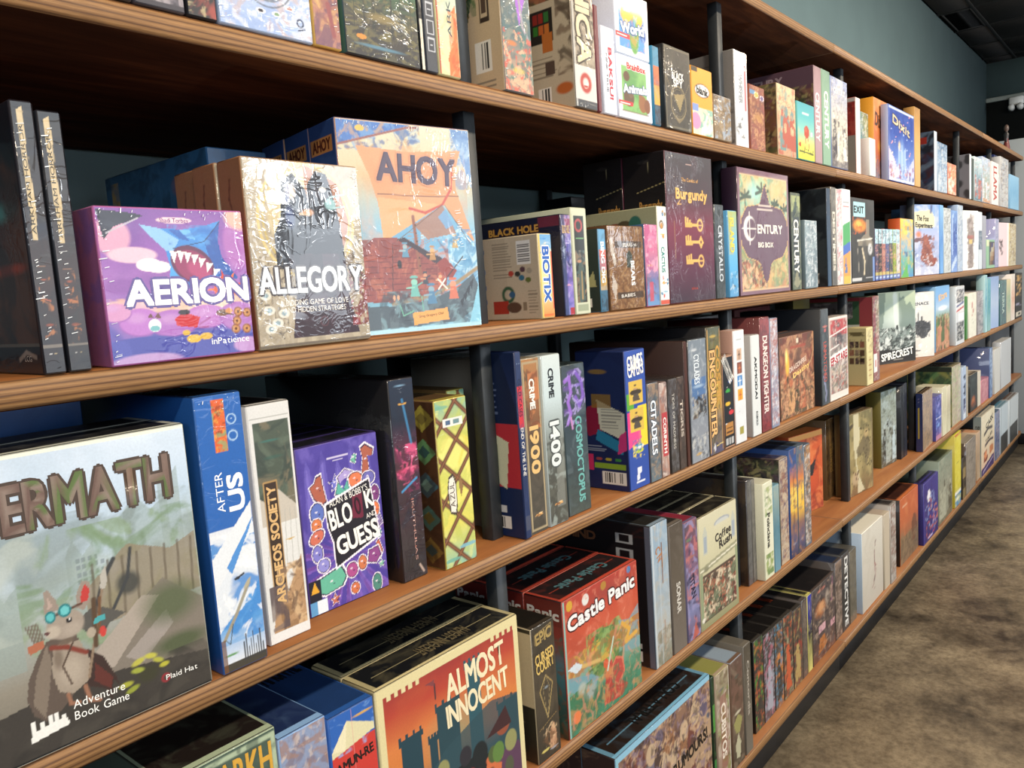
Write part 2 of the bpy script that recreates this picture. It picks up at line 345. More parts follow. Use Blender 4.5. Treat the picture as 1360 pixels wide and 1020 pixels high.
# ------------------------------------------------------------------ printed art
class LCG: pass
def vnoise(x, y, seed):
    rs = np.random.RandomState(seed % 99991); T = rs.rand(64, 64)
    xi = np.floor(x).astype(int); yi = np.floor(y).astype(int); fx = x-xi; fy = y-yi
    fx = fx*fx*(3-2*fx); fy = fy*fy*(3-2*fy)
    a = T[yi % 64, xi % 64]; b = T[yi % 64, (xi+1) % 64]; c = T[(yi+1) % 64, xi % 64]; d = T[(yi+1) % 64, (xi+1) % 64]
    return (a*(1-fx)+b*fx)*(1-fy)+(c*(1-fx)+d*fx)*fy
def fbm(x, y, seed, o=4):
    s = 0; a = 1; t = 0
    for i in range(o):
        s = s+a*vnoise(x*2**i+i*7.3, y*2**i+i*3.1, seed+i*17); t += a; a *= .55
    return s/t
class Cv:
    def __init__(s, w, h, nx, ny, seed=1):
        s.w, s.h, s.seed = w, h, seed
        u = np.linspace(0, 1, nx+1); v = np.linspace(0, 1, ny+1); s.U, s.V = np.meshgrid(u, v)
        s.c = np.zeros(s.U.shape+(3,)); s.nx, s.ny = nx, ny; s.rs = random.Random(seed)
    def m(s, mask, col, a=1.0):
        k = (mask*a)[..., None]; s.c = s.c*(1-k)+lin(col)*k
    def fill(s, col): s.c[:] = lin(col)
    def g(s, *cols):
        n = len(cols)
        if n == 1: s.fill(cols[0]); return
        t = s.V*(n-1); C = np.array([lin(c) for c in cols]); i = np.clip(t.astype(int), 0, n-2); f = (t-i)[..., None]
        s.c = C[i]*(1-f)+C[i+1]*f
    def fb(s, cols, sc=30, amt=.8, thr=.5, soft=.06, box=None):
        for k, c in enumerate(cols):
            X = s.U*s.w*sc*1.5; Y = s.V*s.h*sc*1.5; wx = vnoise(X*.6, Y*.6, s.seed+k+3)*2.2; wy = vnoise(X*.6+9, Y*.6+4, s.seed+k+8)*2.2
            n = fbm(X+wx, Y+wy, s.seed+k*101+5)
            mk = np.clip((n-thr-.02*k)/(soft*2.4), 0, 1)
            if box: mk = mk*((s.U >= box[0])&(s.V >= box[1])&(s.U <= box[2])&(s.V <= box[3]))
            s.m(mk, c, amt)
    def e(s, cx, cy, rx, ry, col, a=1.0, soft=.12, rot=0.0):
        dx = (s.U-cx)*s.w; dy = (s.V-cy)*s.h; r = math.radians(rot); X = dx*math.cos(r)+dy*math.sin(r); Y = -dx*math.sin(r)+dy*math.cos(r)
        d = np.sqrt((X/(rx*s.w))**2+(Y/(ry*s.w))**2); s.m(np.clip((1-d)/soft, 0, 1), col, a)
    def ring(s, cx, cy, r, wd, col, a=1.0):
        d = np.hypot((s.U-cx)*s.w, (s.V-cy)*s.h)/s.w; s.m(np.clip((wd-np.abs(d-r))/(wd*.6), 0, 1), col, a)
    def p(s, pts, col, a=1.0):
        ins = np.zeros(s.U.shape, bool); n = len(pts)
        for i in range(n):
            x0, y0 = pts[i]; x1, y1 = pts[(i+1) % n]
            if y0 == y1: continue
            c = ((s.V >= min(y0, y1))&(s.V < max(y0, y1)))&(s.U < (x1-x0)*(s.V-y0)/(y1-y0)+x0); ins ^= c
        s.m(ins.astype(float), col, a)
    def r(s, x0, y0, x1, y1, col, a=1.0): s.m(((s.U >= x0)&(s.U <= x1)&(s.V >= y0)&(s.V <= y1)).astype(float), col, a)
    def l(s, pts, wd, col, a=1.0):
        X = s.U*s.w; Y = s.V*s.h; wd = wd*s.w
        for (x0, y0), (x1, y1) in zip(pts[:-1], pts[1:]):
            ax, ay, bx, by = x0*s.w, y0*s.h, x1*s.w, y1*s.h; L = max((bx-ax)**2+(by-ay)**2, 1e-12)
            t = np.clip(((X-ax)*(bx-ax)+(Y-ay)*(by-ay))/L, 0, 1); d = np.hypot(X-ax-t*(bx-ax), Y-ay-t*(by-ay))
            s.m(np.clip((wd-d)/(wd*.5), 0, 1), col, a)
    def dots(s, n, cols, r0, r1, box=(0, 0, 1, 1), a=1.0):
        for i in range(n):
            q = s.rs; s.e(q.uniform(box[0], box[2]), q.uniform(box[1], box[3]), q.uniform(r0, r1), q.uniform(r0, r1)*.9, q.choice(cols), a, .25, q.uniform(0, 180))
    def figs(s, n, cols, y0=.1, y1=.75, hr=.16, box=(0.1, .9)):
        """loosely painted standing figures"""
        q = s.rs
        for i in range(n):
            cx = box[0]+(box[1]-box[0])*(i+.5)/n+q.uniform(-.04, .04); b = y0+q.uniform(-.03, .05); t = y1+q.uniform(-.12, .05)
            c = q.choice(cols); wq = hr*q.uniform(.7, 1.2)/max(1, n*.45); hh = (t-b)
            s.p([(cx-wq, b), (cx-wq*.7, b+hh*.6), (cx-wq*.5, b+hh*.82), (cx+wq*.5, b+hh*.82), (cx+wq*.8, b+hh*.55), (cx+wq*1.1, b)], c)
            s.e(cx, b+hh*.9, wq*.42, wq*.5, q.choice(cols)); s.l([(cx+wq*.4, b+hh*.7), (cx+wq*1.5, b+hh*.5)], wq*.16, q.choice(cols))
            s.e(cx-wq*.2, b+hh*.5, wq*.3, wq*.45, q.choice(cols), .7)
    def bar(s, x0, y0, x1, y1, horiz=False):
        s.r(x0, y0, x1, y1, 'ece8e0'); T = (s.V-y0)/(y1-y0) if horiz else (s.U-x0)/(x1-x0)
        k = (np.sin(T*95)+np.sin(T*61+1) > .35)&(s.U > x0+.1*(x1-x0))&(s.U < x1-.1*(x1-x0))&(s.V > y0+.12*(y1-y0))&(s.V < y1-.08*(y1-y0))
        s.m(k.astype(float), '202020')
    def lines(s, x0, y0, x1, y1, n, col, a=.7, wd=.35):
        for i in range(n):
            y = y0+(y1-y0)*(i+.5)/n; e = x1-(x1-x0)*s.rs.uniform(0, .3); s.r(x0, y-(y1-y0)/n*wd/2, e, y+(y1-y0)/n*wd/2, col, a)

def generic(cv, mode, P):
    c = P+[P[-1]]*4
    if mode == 'plain':
        cv.fill(c[0]); cv.fb([c[0]], 20, .3)
    elif mode == 'grad':
        cv.g(*P[:3]); cv.fb([P[0]], 40, .35)
    elif mode == 'bands':
        n = len(P)
        for i, k in enumerate(P): cv.r(0, 1-(i+1)/n, 1, 1-i/n+.001, k)
        cv.fb([P[-1], P[0]], 60, .3)
    elif mode == 'busy':
        cv.g(c[0], c[1] if len(P) > 1 else c[0]); cv.fb(P[1:]+[P[0]], 38, .8, .5); cv.fb(P[2:], 90, .7, .55)
        cv.dots(10, P, .04, .14, (0, 0, 1, 1), .55); cv.r(0, 0, 1, .02, P[0]); cv.r(0, .985, 1, 1, P[-1], .5)
    elif mode == 'fig':
        cv.g(c[1], c[0]); cv.fb(P[1:], 45, .7, .52); cv.figs(1 if cv.w < cv.h*.35 else 3, P[2:]+[P[0]], .08, .72, .3)
        cv.dots(14, P, .03, .1, (0, 0, 1, .6), .8); cv.fb([P[-1]], 110, .6, .62)
    elif mode == 'scene':
        cv.g(c[2], c[1], c[0]); cv.fb([c[3]], 16, .6, .55, .1, (0, .5, 1, 1)); cv.p([(0, .3), (.2, .42), (.4, .34), (.65, .5), (1, .36), (1, 0), (0, 0)], c[2], .7)
        cv.figs(4, P[3:]+[P[1]], .06, .6, .25); cv.fb(P[1:], 60, .5, .56)
ART = {}
def art(f): ART[f.__name__] = f; return f
@art
def emblem(cv, P):
    cv.g('9db4de', 'b9c4dc', 'a8b4d0'); cv.V = cv.V+.235; cv.fb(['8fa6d4', 'd8dcea', 'c0a8a0'], 50, .6); cv.fb(['f0f2f8'], 120, .7, .6)
    for r_, w_ in ((.3, .012), (.24, .02)): cv.ring(.52, .46, r_, w_, '5c6470', .8)
    for i, cc in enumerate(['6a5aa8', '5a4a90', '2c2c38', '7a9a78', 'b07060', '5a6aa8']):
        a = math.radians(200+i*28); x, y = .52+.36*math.cos(a), .46+.36*math.sin(a)*cv.w/cv.h; cv.e(x, y, .058, .058*cv.w/cv.h, 'dfe2ec'); cv.e(x, y, .032, .035*cv.w/cv.h, cc)
    cv.ring(.87, .30, .035, .012, '2c3a58'); cv.l([(.84, .27), (.92, .28)], .01, '2c3a58')
@art
def sprig(cv, P):
    cv.g('a87a68', 'd8ae66', 'dcae5c'); cv.fb(['e4bc70'], 40, .5); cv.fb(['a06a68', '8c5a58', '6a4a60'], 60, .8, .42, .06, (0, 0, 1, .22))
    for x0, y0, s_ in ((.35, .2, 1), (.6, .27, -1), (.4, .5, 1), (.5, .72, -1)):
        cv.l([(x0, y0), (x0+.1*s_, y0+.08), (x0+.25*s_, y0+.13)], .02, '4a3a28')
        for k in range(4): cv.e(x0+.07*s_*k, y0+.04*k, .11, .012, '4a3e28', 1, .3, 40+30*k)
    cv.dots(6, ['c8502c', 'b84830'], .04, .09, (.1, .3, .9, .95)); cv.l([(.6, .17), (.75, .05)], .12, '8c4c50')
@art
def forest(cv, P):
    cv.V = np.clip(cv.V*2.2, 0, 1); cv.g('343438', '44403a', '3c6048', '4f9a64'); cv.e(.5, .9, .35, .3, '62b07a', .7, .9); cv.fb(['2a2e34', '5c5a48', '76704a'], 60, .7, .5)
    for x in (.12, .25, .38, .62, .75, .9): cv.l([(x, .25), (x+.03, 1.0)], .02+.012*math.sin(x*40), '2a3230', .8)
    cv.e(.5, .38, .26, .12, '8c7c50', .75, .5); cv.fb(['a09468'], 110, .5, .6, .1, (.3, .25, .75, .5)); cv.e(.45, .1, .4, .05, '5a88a0', .8, .5); cv.e(.2, .17, .07, .06, 'd08a3c')
@art
def icons(cv, P):
    cv.fill(P[0]); cv.fb(['40454e'], 30, .4)
    for y in (.12, .20, .28):
        cv.r(.2, y-.032, .86, y+.032, 'b8bcc4'); cv.r(.27, y-.026, .79, y+.026, '363a44'); cv.e(.53, y, .18, .018, 'c8ccd4')
@art
def dunes(cv, P):
    cv.g('d8cf9c', 'b8c4b0', 'd0c890', 'e0d8a0'); cv.fb(['c0b878', 'b8c8c0'], 50, .5)
    cv.p([(.5, 0), (.45, .08), (.7, .16), (.75, .3), (.95, .34), (1, 0)], 'd0703c'); cv.fb(['b8542c', 'e8a070'], 70, .7, .5, .05, (.55, 0, 1, .3)); cv.r(0, 0, .05, 1, 'b03c2c')
@art
def coral(cv, P):
    cv.g('d0a488', '4a6a70', '6a6e72', '78706c'); cv.fb(['54646a', '8c8c80'], 40, .7)
    cv.p([(.2, 1), (.75, 1), (.85, .55), (.6, .38), (.45, .6)], 'a064c8'); cv.l([(.6, .6), (.72, .38), (.95, .3)], .05, '9c94a0')
    for x, y, r_, c_ in ((.3, .27, .22, 'c87844'), (.75, .22, .2, '4c8c80'), (.5, .12, .25, 'c8b84c'), (.2, .1, .18, 'c86a5a'), (.8, .07, .2, 'd8a890')):
        cv.e(x, y, r_, r_*.35, c_, .9, .5)
    cv.fb(['e0b090', 'c85848', '3c7470'], 80, .8, .54, .04, (0, 0, 1, .35))
@art
def stonespine(cv, P):
    cv.g('4c4844', '9c9080', '8c8070', '6a6258'); cv.fb(['3c3630', 'a89c88'], 70, .8, .5); cv.r(0, .045, 1, .25, 'd0ccc8'); cv.ring(.5, .15, .2, .1, 'b04038'); cv.e(.5, .13, .09, .03, 'b04038'); cv.r(0, 0, 1, .045, '3c4048')
    cv.r(0, 0, .08, 1, 'c8c8c4', .6)
@art
def quizgreen(cv, P, a='7cb068', b='4a8a4c'):
    cv.fill('e2e6f2'); cv.r(.1, .1, .88, .84, a); cv.fb([b], 30, .8, .5, .1, (.1, .1, .88, .84)); cv.r(.86, .1, .95, .9, 'c8d4ec')
    cv.e(.3, .34, .17, .15, '5c4436'); cv.e(.36, .44, .1, .1, '6c5240'); cv.e(.25, .68, .1, .08, '5a3c2a'); cv.e(.72, .28, .14, .14, '8c5a38'); cv.e(.66, .4, .06, .06, '8c5a38'); cv.e(.86, .26, .1, .12, '7a4a30')
    cv.r(0, .2, .42, .27, 'c83038'); cv.r(.04, .225, .34, .245, 'f0e8e8'); cv.r(.08, .09, .9, .13, '6c4c3c', .6)
@art
def quizblue(cv, P):
    cv.fill('dfe8f6'); cv.r(.1, .1, .88, 1, '4a90d8'); cv.e(.5, .66, .36, .2, 'e0b038'); cv.e(.55, .34, .16, .3, '5c9a48'); cv.e(.5, .46, .12, .13, '3c78b8'); cv.e(.28, .8, .13, .1, '3c3428'); cv.e(.83, .4, .1, .12, '2c58a8'); cv.fb(['88b8e8', 'd88838'], 60, .5, .58, .05, (.1, .1, .88, 1))
    cv.r(0, .26, .42, .33, 'c83038'); cv.r(.04, .285, .34, .305, 'f0e8e8')
@art
def spy(cv, P):
    cv.fill('423e38'); cv.fb(['4c483e', '36322e'], 60, .6); cv.l([(.02, .02), (.98, .02), (.98, .98), (.02, .98), (.02, .02)], .02, '6a6250'); cv.e(.5, .62, .28, .24, '2a2826'); cv.ring(.5, .33, .3, .02, '8a7c5c'); cv.ring(.5, .33, .25, .012, '6a6048')
    cv.p([(.32, .42), (.75, .46), (.55, .22)], '96855c'); cv.p([(.3, .16), (.5, .08), (.7, .16), (.5, .12)], '7a6c50'); cv.l([(.05, .62), (.3, .42)], .01, '7a6c50'); cv.l([(.95, .6), (.7, .4)], .01, '7a6c50')
@art
def bubble(cv, P):
    cv.fill('e29c30'); cv.e(.5, .67, .4, .16, '201c1c'); cv.e(.5, .67, .36, .135, 'f4f2ee'); cv.r(0, 0, 1, .4, 'e0d8b8'); cv.fb(['58a8a0', 'e8e4dc'], 50, .8, .5, .05, (.3, 0, 1, .4)); cv.e(.15, .2, .25, .2, 'd48cb4'); cv.r(0, .35, .3, .45, '7890c8'); cv.l([(.45, .05), (.8, .35)], .03, 'f0ece4'); cv.l([(.5, .38), (.95, .28)], .03, 'd0c8b0'); cv.r(0, .93, .3, 1, '2c2418')
@art
def inkspine(cv, P):
    cv.g('e6e8ea', 'd8dce2', 'e4e6e8'); cv.r(.74, .4, .9, .88, 'c87078'); cv.e(.3, .22, .22, .07, '3c3a3a', .8, .5); cv.e(.55, .12, .2, .05, '504e4e', .7, .5); cv.fb(['202020'], 70, .8, .58, .05, (.05, .03, .7, .33)); cv.e(.7, .25, .15, .04, 'd8b0b0', .6, .6)
@art
def sticker(cv, P):
    cv.g('a87058', '7a4434', '8a4a38'); cv.fb(['b88860', '6a4444', '8c4840'], 50, .8, .48); cv.e(.5, .5, .42, .2, 'b8884c', .7, .5); cv.fb(['c89870', '90504a'], 90, .8, .52, .05, (.1, .05, .9, .6)); cv.r(.0, .86, .35, .93, '5c88b0')
    cv.e(.45, .87, .17, .09, 'e4e0c8'); cv.e(.45, .87, .13, .07, 'b8a850'); cv.e(.83, .84, .16, .085, 'e0d8e0'); cv.e(.83, .84, .12, .065, '5c4a80')
@art
def popsicle(cv, P):
    cv.g('d0cc48', 'd8d860', '8cc8b8', '5cb4b8', '4ca4b0'); cv.fb(['e4e088'], 30, .6, .55, .08, (0, .1, 1, .55)); cv.e(.52, .5, .17, .14, 'b84a38'); cv.e(.47, .54, .06, .06, 'd07058', .7)
    cv.l([(.46, .38), (.4, .18)], .025, 'b06a50'); cv.l([(.6, .38), (.68, .18)], .025, 'b06a50'); cv.l([(.1, .14), (.9, .12)], .02, '3c4428'); cv.dots(10, ['3c4c28'], .015, .04, (.1, .09, .9, .2)); cv.e(.12, .25, .08, .05, 'b8442c'); cv.e(.82, .48, .05, .05, 'eef0e8'); cv.r(.3, .8, .7, .835, 'e8f0e0', .7)
@art
def dixitorange(cv, P):
    cv.g('6a7888', 'b06038', 'c87038', 'd8844c'); cv.fb(['b85c30', 'e0a068'], 24, .6); cv.e(.5, .42, .3, .16, 'e8a848', .8, .8); cv.e(.55, .2, .3, .1, '50607c', .6, .6); cv.fb(['48506c', 'a06048'], 60, .7, .55, .05, (0, 0, 1, .3))
@art
def dixitblue(cv, P):
    cv.g('c8c8dc', '5c7cc4', '24449c', '1c3c94'); cv.fb(['3c60b4'], 30, .6); cv.dots(40, ['c8d8f0', 'f0e0c0', 'e8a0a0'], .006, .014, (.05, .3, .95, .98)); cv.e(.5, .3, .13, .25, '8cb0e0', .85, .6); cv.e(.5, .2, .3, .14, '6c98dc', .7, .6)
    for x in (.38, .5, .62): cv.p([(x-.05, .1), (x-.04, .42), (x, .52), (x+.04, .42), (x+.05, .1)], 'a8c0e8', .8)
    cv.e(.4, .5, .05, .06, 'f0d8a0', .9, .7); cv.p([(0, .45), (.2, .3), (.42, .08), (.2, 0), (0, 0)], 'd8c4d8'); cv.p([(1, .4), (.8, .25), (.65, .05), (1, 0)], 'b8bce0'); cv.dots(14, ['8c3c60', '2c3c70', 'd89078'], .02, .04, (.05, .03, .95, .22)); cv.fb(['e8e0f0', '4c5ca0'], 60, .6, .56, .05, (0, 0, 1, .25)); cv.l([(.02, .02), (.98, .02), (.98, .98), (.02, .98), (.02, .02)], .014, 'c8d4ec')
@art
def arkham(cv, P):
    cv.g('1e1a20', '3a2c2c', '2a2428', '141a24'); cv.fb(['20242c', '32302f'], 60, .5); cv.fb(['1c2c48'], 30, .5, .5, .1, (.5, .5, 1, 1))
    pts = [(.24, .5), (.26, .6), (.2, .72), (.24, .84), (.2, .97), (.5, .985), (.54, .9), (.46, .8), (.6, .66), (.5, .55), (.5, .5)]; cv.p(pts, 'c8b48c'); cv.fb(['a8946c'], 90, .6, .5, .05, (.25, .5, .55, .97))
    cv.e(.45, .4, .3, .02, '8c6850', .8); cv.e(.48, .35, .2, .05, 'a05030', .9, .5); cv.e(.5, .18, .25, .1, '8c4428', .8, .5); cv.l([(.3, .28), (.7, .27)], .05, 'a85c40'); cv.fb(['b07040'], 120, .8, .6, .05, (.2, .1, .8, .4)); cv.r(0, .095, 1, .105, '706860'); cv.e(.35, .07, .1, .02, 'c8c8c8'); cv.e(.6, .07, .1, .02, 'a09070')
@art
def aerion(cv, P):
    cv.g('4a46a0', '5e54a8', '9a64b0', '8a54a8', '7c4a9c'); cv.fb(['a070b8', '6c4494'], 14, .5, .5, .1)
    cv.e(.08, .82, .13, .13, 'd8a0b8', .9, .2); cv.e(.2, .7, .17, .055, 'e4bccc', .95, .15); cv.e(.95, .78, .12, .2, 'a868b0', .9, .2); cv.e(.99, .96, .14, .1, 'e0b098', .9, .3)
    cv.e(.12, .5, .16, .06, '8450a0', .8, .4); cv.e(.3, .635, .09, .045, 'f2e4e6', 1, .1); cv.e(.36, .62, .09, .04, 'f2e4e6', 1, .1); cv.p([(.0, .99), (.24, .97), (.3, .955), (.1, .88), (.03, .8)], '2a2c3c'); cv.l([(.05, .84), (.26, .94)], .006, 'b8b4c0')
    cv.e(.5, .93, .13, .022, 'e8c8d0')
    body = [(.26, .90), (.40, .875), (.55, .87), (.70, .895), (.83, .935), (.80, .80), (.82, .68), (.93, .53), (.80, .50), (.58, .47), (.42, .49), (.44, .62), (.42, .73), (.33, .82)]
    cv.p(body, '3a84d0'); cv.p([(.26, .90), (.40, .875), (.52, .80), (.47, .72), (.42, .73), (.33, .82)], '88b8e4'); cv.p([(.42, .49), (.44, .62), (.46, .7), (.5, .6), (.48, .5)], '4a9ce0'); cv.p([(.83, .935), (.80, .80), (.82, .68), (.93, .53), (.80, .50), (.74, .62), (.7, .78)], '2452a4'); cv.p([(.50, .865), (.60, .87), (.64, .80), (.56, .82)], '6cb0e8'); cv.p([(.45, .87), (.53, .865), (.6, .79), (.52, .81)], '2c5cb0'); cv.fb(['5aa0e0', '2860b4'], 50, .6, .54, .06, (.45, .7, .82, .9)); cv.l([(.47, .74), (.7, .79), (.83, .93)], .004, '1c2c60')
    cv.e(.6, .63, .165, .125, '5c1c44', 1, .05, -28); cv.e(.605, .62, .145, .105, '8c2858', 1, .08, -28); cv.e(.64, .59, .1, .06, 'a83c6c', 1, .3, -28)
    for k in range(7):
        x = .47+k*.05; y = .735-.0042*(k-1.5)**2-.008*k; cv.p([(x-.024, y), (x+.028, y-.005), (x+.0-.004*k, y-.085+.004*k)], 'f6f2f0')
    for k in range(9):
        an = math.radians(20+k*40); cv.p([(.83+.05*math.cos(an-.35), .455+.05*math.sin(an-.35)), (.83+.16*math.cos(an), .455+.15*math.sin(an)), (.83+.05*math.cos(an+.35), .455+.05*math.sin(an+.35))], ['d84c28', 'e87840', 'c83c24'][k % 3])
    cv.e(.83, .455, .1, .1, 'd8542c'); cv.e(.5, .37, .7, .055, 'e8c8b4', .95, .25); cv.e(.2, .37, .18, .06, 'd8a8bc', .9, .3); cv.fb(['f0dcc8', 'd8a890'], 40, .7, .52, .08, (0, .31, 1, .42))
    for x, y, rx, ry, c_ in ((.2, .26, .14, .09, 'b070c0'), (.42, .24, .17, .09, 'a468b8'), (.66, .27, .16, .08, 'b478c0'), (.9, .26, .15, .1, 'a870b8'), (.05, .33, .1, .06, 'c890bc')): cv.e(x, y, rx*1.05, ry*1.05, '9458ac', 1, .1); cv.e(x, y+.005, rx, ry, c_, 1, .1); cv.e(x-.02, y+.03, rx*.6, ry*.5, 'c498cc', .6, .6)
    cv.r(0, 0, 1, .13, '4448a0'); cv.e(.22, .13, .26, .04, '4448a0', 1, .2); cv.e(.68, .14, .3, .035, '4448a0', 1, .2); cv.fb(['5458b0'], 30, .5, .5, .08, (0, 0, 1, .15)); cv.e(.22, .0, .26, .06, 'b090c4', 1, .2); cv.e(.95, .05, .12, .06, 'b48cc4', 1, .2)
    cv.e(.29, .235, .045, .045, 'e8e8ec'); cv.e(.29, .215, .035, .02, '70b0b8'); cv.p([(.25, .29), (.27, .32), (.29, .28), (.32, .32), (.34, .28)], '6a4038'); cv.p([(.43, .27), (.5, .31), (.61, .27), (.58, .2), (.44, .22)], 'c02c34'); cv.e(.5, .31, .045, .02, '2c1c24'); cv.l([(.6, .22), (.68, .26)], .008, 'a05898'); cv.l([(.6, .2), (.66, .2)], .008, 'a05898')
    cv.e(.55, .125, .055, .03, 'd8b040'); cv.e(.64, .135, .05, .025, 'd0a838'); cv.e(.5, .17, .03, .02, 'd0a838'); cv.e(.78, .29, .05, .025, '7c5c48'); cv.e(.83, .3, .03, .02, 'c88848'); cv.l([(.74, .3), (.86, .27)], .006, '4c3428')
    for x, y in ((.9, .29), (.97, .28), (.87, .17), (.955, .165), (.885, .225)): cv.e(x, y, .037, .037, '8c5434'); cv.e(x, y, .025, .025, 'c08850'); cv.e(x, y, .01, .01, '5c3424')
    cv.e(.79, .52, .012, .01, '2c2c60'); cv.l([(.8, .39), (.84, .39)], .004, 'c8a0b0')
@art
def allegory(cv, P):
    cv.fill('a89c88'); 
    ang = np.arctan2((cv.V-.72)*cv.h, (cv.U-.5)*cv.w); ray = (np.sin(ang*46) > .1)&(np.hypot((cv.U-.5)*cv.w, (cv.V-.72)*cv.h) > .055); cv.m(ray.astype(float), 'c0b49c', .5)
    cv.fb(['8c8270', 'b8ac94'], 60, .4); cv.ring(.5, .68, .42, .016, 'd0bc80'); cv.ring(.5, .68, .38, .012, 'bca868'); cv.e(.5, .7, .36, .29, 'c4b48c', 1, .1)
    cv.p([(.5, .99), (.8, .9), (.88, .68), (.8, .5), (.5, .6)], 'a06a54', .85); cv.p([(.5, .98), (.3, .92), (.25, .7), (.5, .7)], 'cfc8a4', .9)
    cv.p([(.3, .9), (.4, .94), (.5, .86), (.55, .7), (.55, .42), (.2, .42), (.2, .6), (.27, .7)], '1c1e28'); cv.p([(.52, .88), (.6, .96), (.7, .95), (.75, .84), (.8, .65), (.82, .42), (.5, .42)], '1a1a24')
    cv.e(.37, .84, .05, .06, 'c8b8a8', 1, .3); cv.p([(.33, .88), (.36, .9), (.36, .78), (.32, .78)], '2c3c70', .8); cv.e(.62, .85, .05, .055, '302c34'); cv.e(.66, .86, .035, .02, 'd8d8d4'); cv.e(.72, .78, .06, .05, '8cb4b8', 1, .3); cv.l([(.72, .82), (.86, .84)], .008, '9cc0c4'); cv.l([(.74, .76), (.85, .77)], .008, '9cc0c4'); cv.e(.35, .7, .05, .1, '2c3c70', .7, .5); cv.e(.51, .73, .06, .03, 'c89878', 1, .4); cv.l([(.44, .72), (.52, .72)], .012, 'c8a888')
    cv.p([(.4, .5), (.75, .5), (.9, .04), (.28, .04)], '382a34'); cv.fb(['4a2c38', '26202c'], 40, .5, .5, .1, (.3, .04, .9, .5)); cv.p([(.36, .38), (.6, .38), (.6, .5), (.36, .5)], '201c24', .7)
    cv.fb(['5a5044'], 130, .8, .58, .04, (0, .04, .25, .5)); cv.fb(['8c3038', '6a2428'], 90, .9, .5, .04, (.84, .08, 1, .4)); cv.fb(['4c4034'], 130, .8, .58, .04, (.84, .3, 1, .6))
    for x, y in ((.1, .2), (.16, .13), (.1, .1), (.22, .18), (.08, .28)): cv.e(x, y, .05, .035, 'd8d4c8'); cv.e(x, y, .025, .018, '8ca0a8')
    cv.r(.0, 0, 1, .012, '6a6054'); cv.ring(.57, .12, .035, .006, '6a4048', .6)
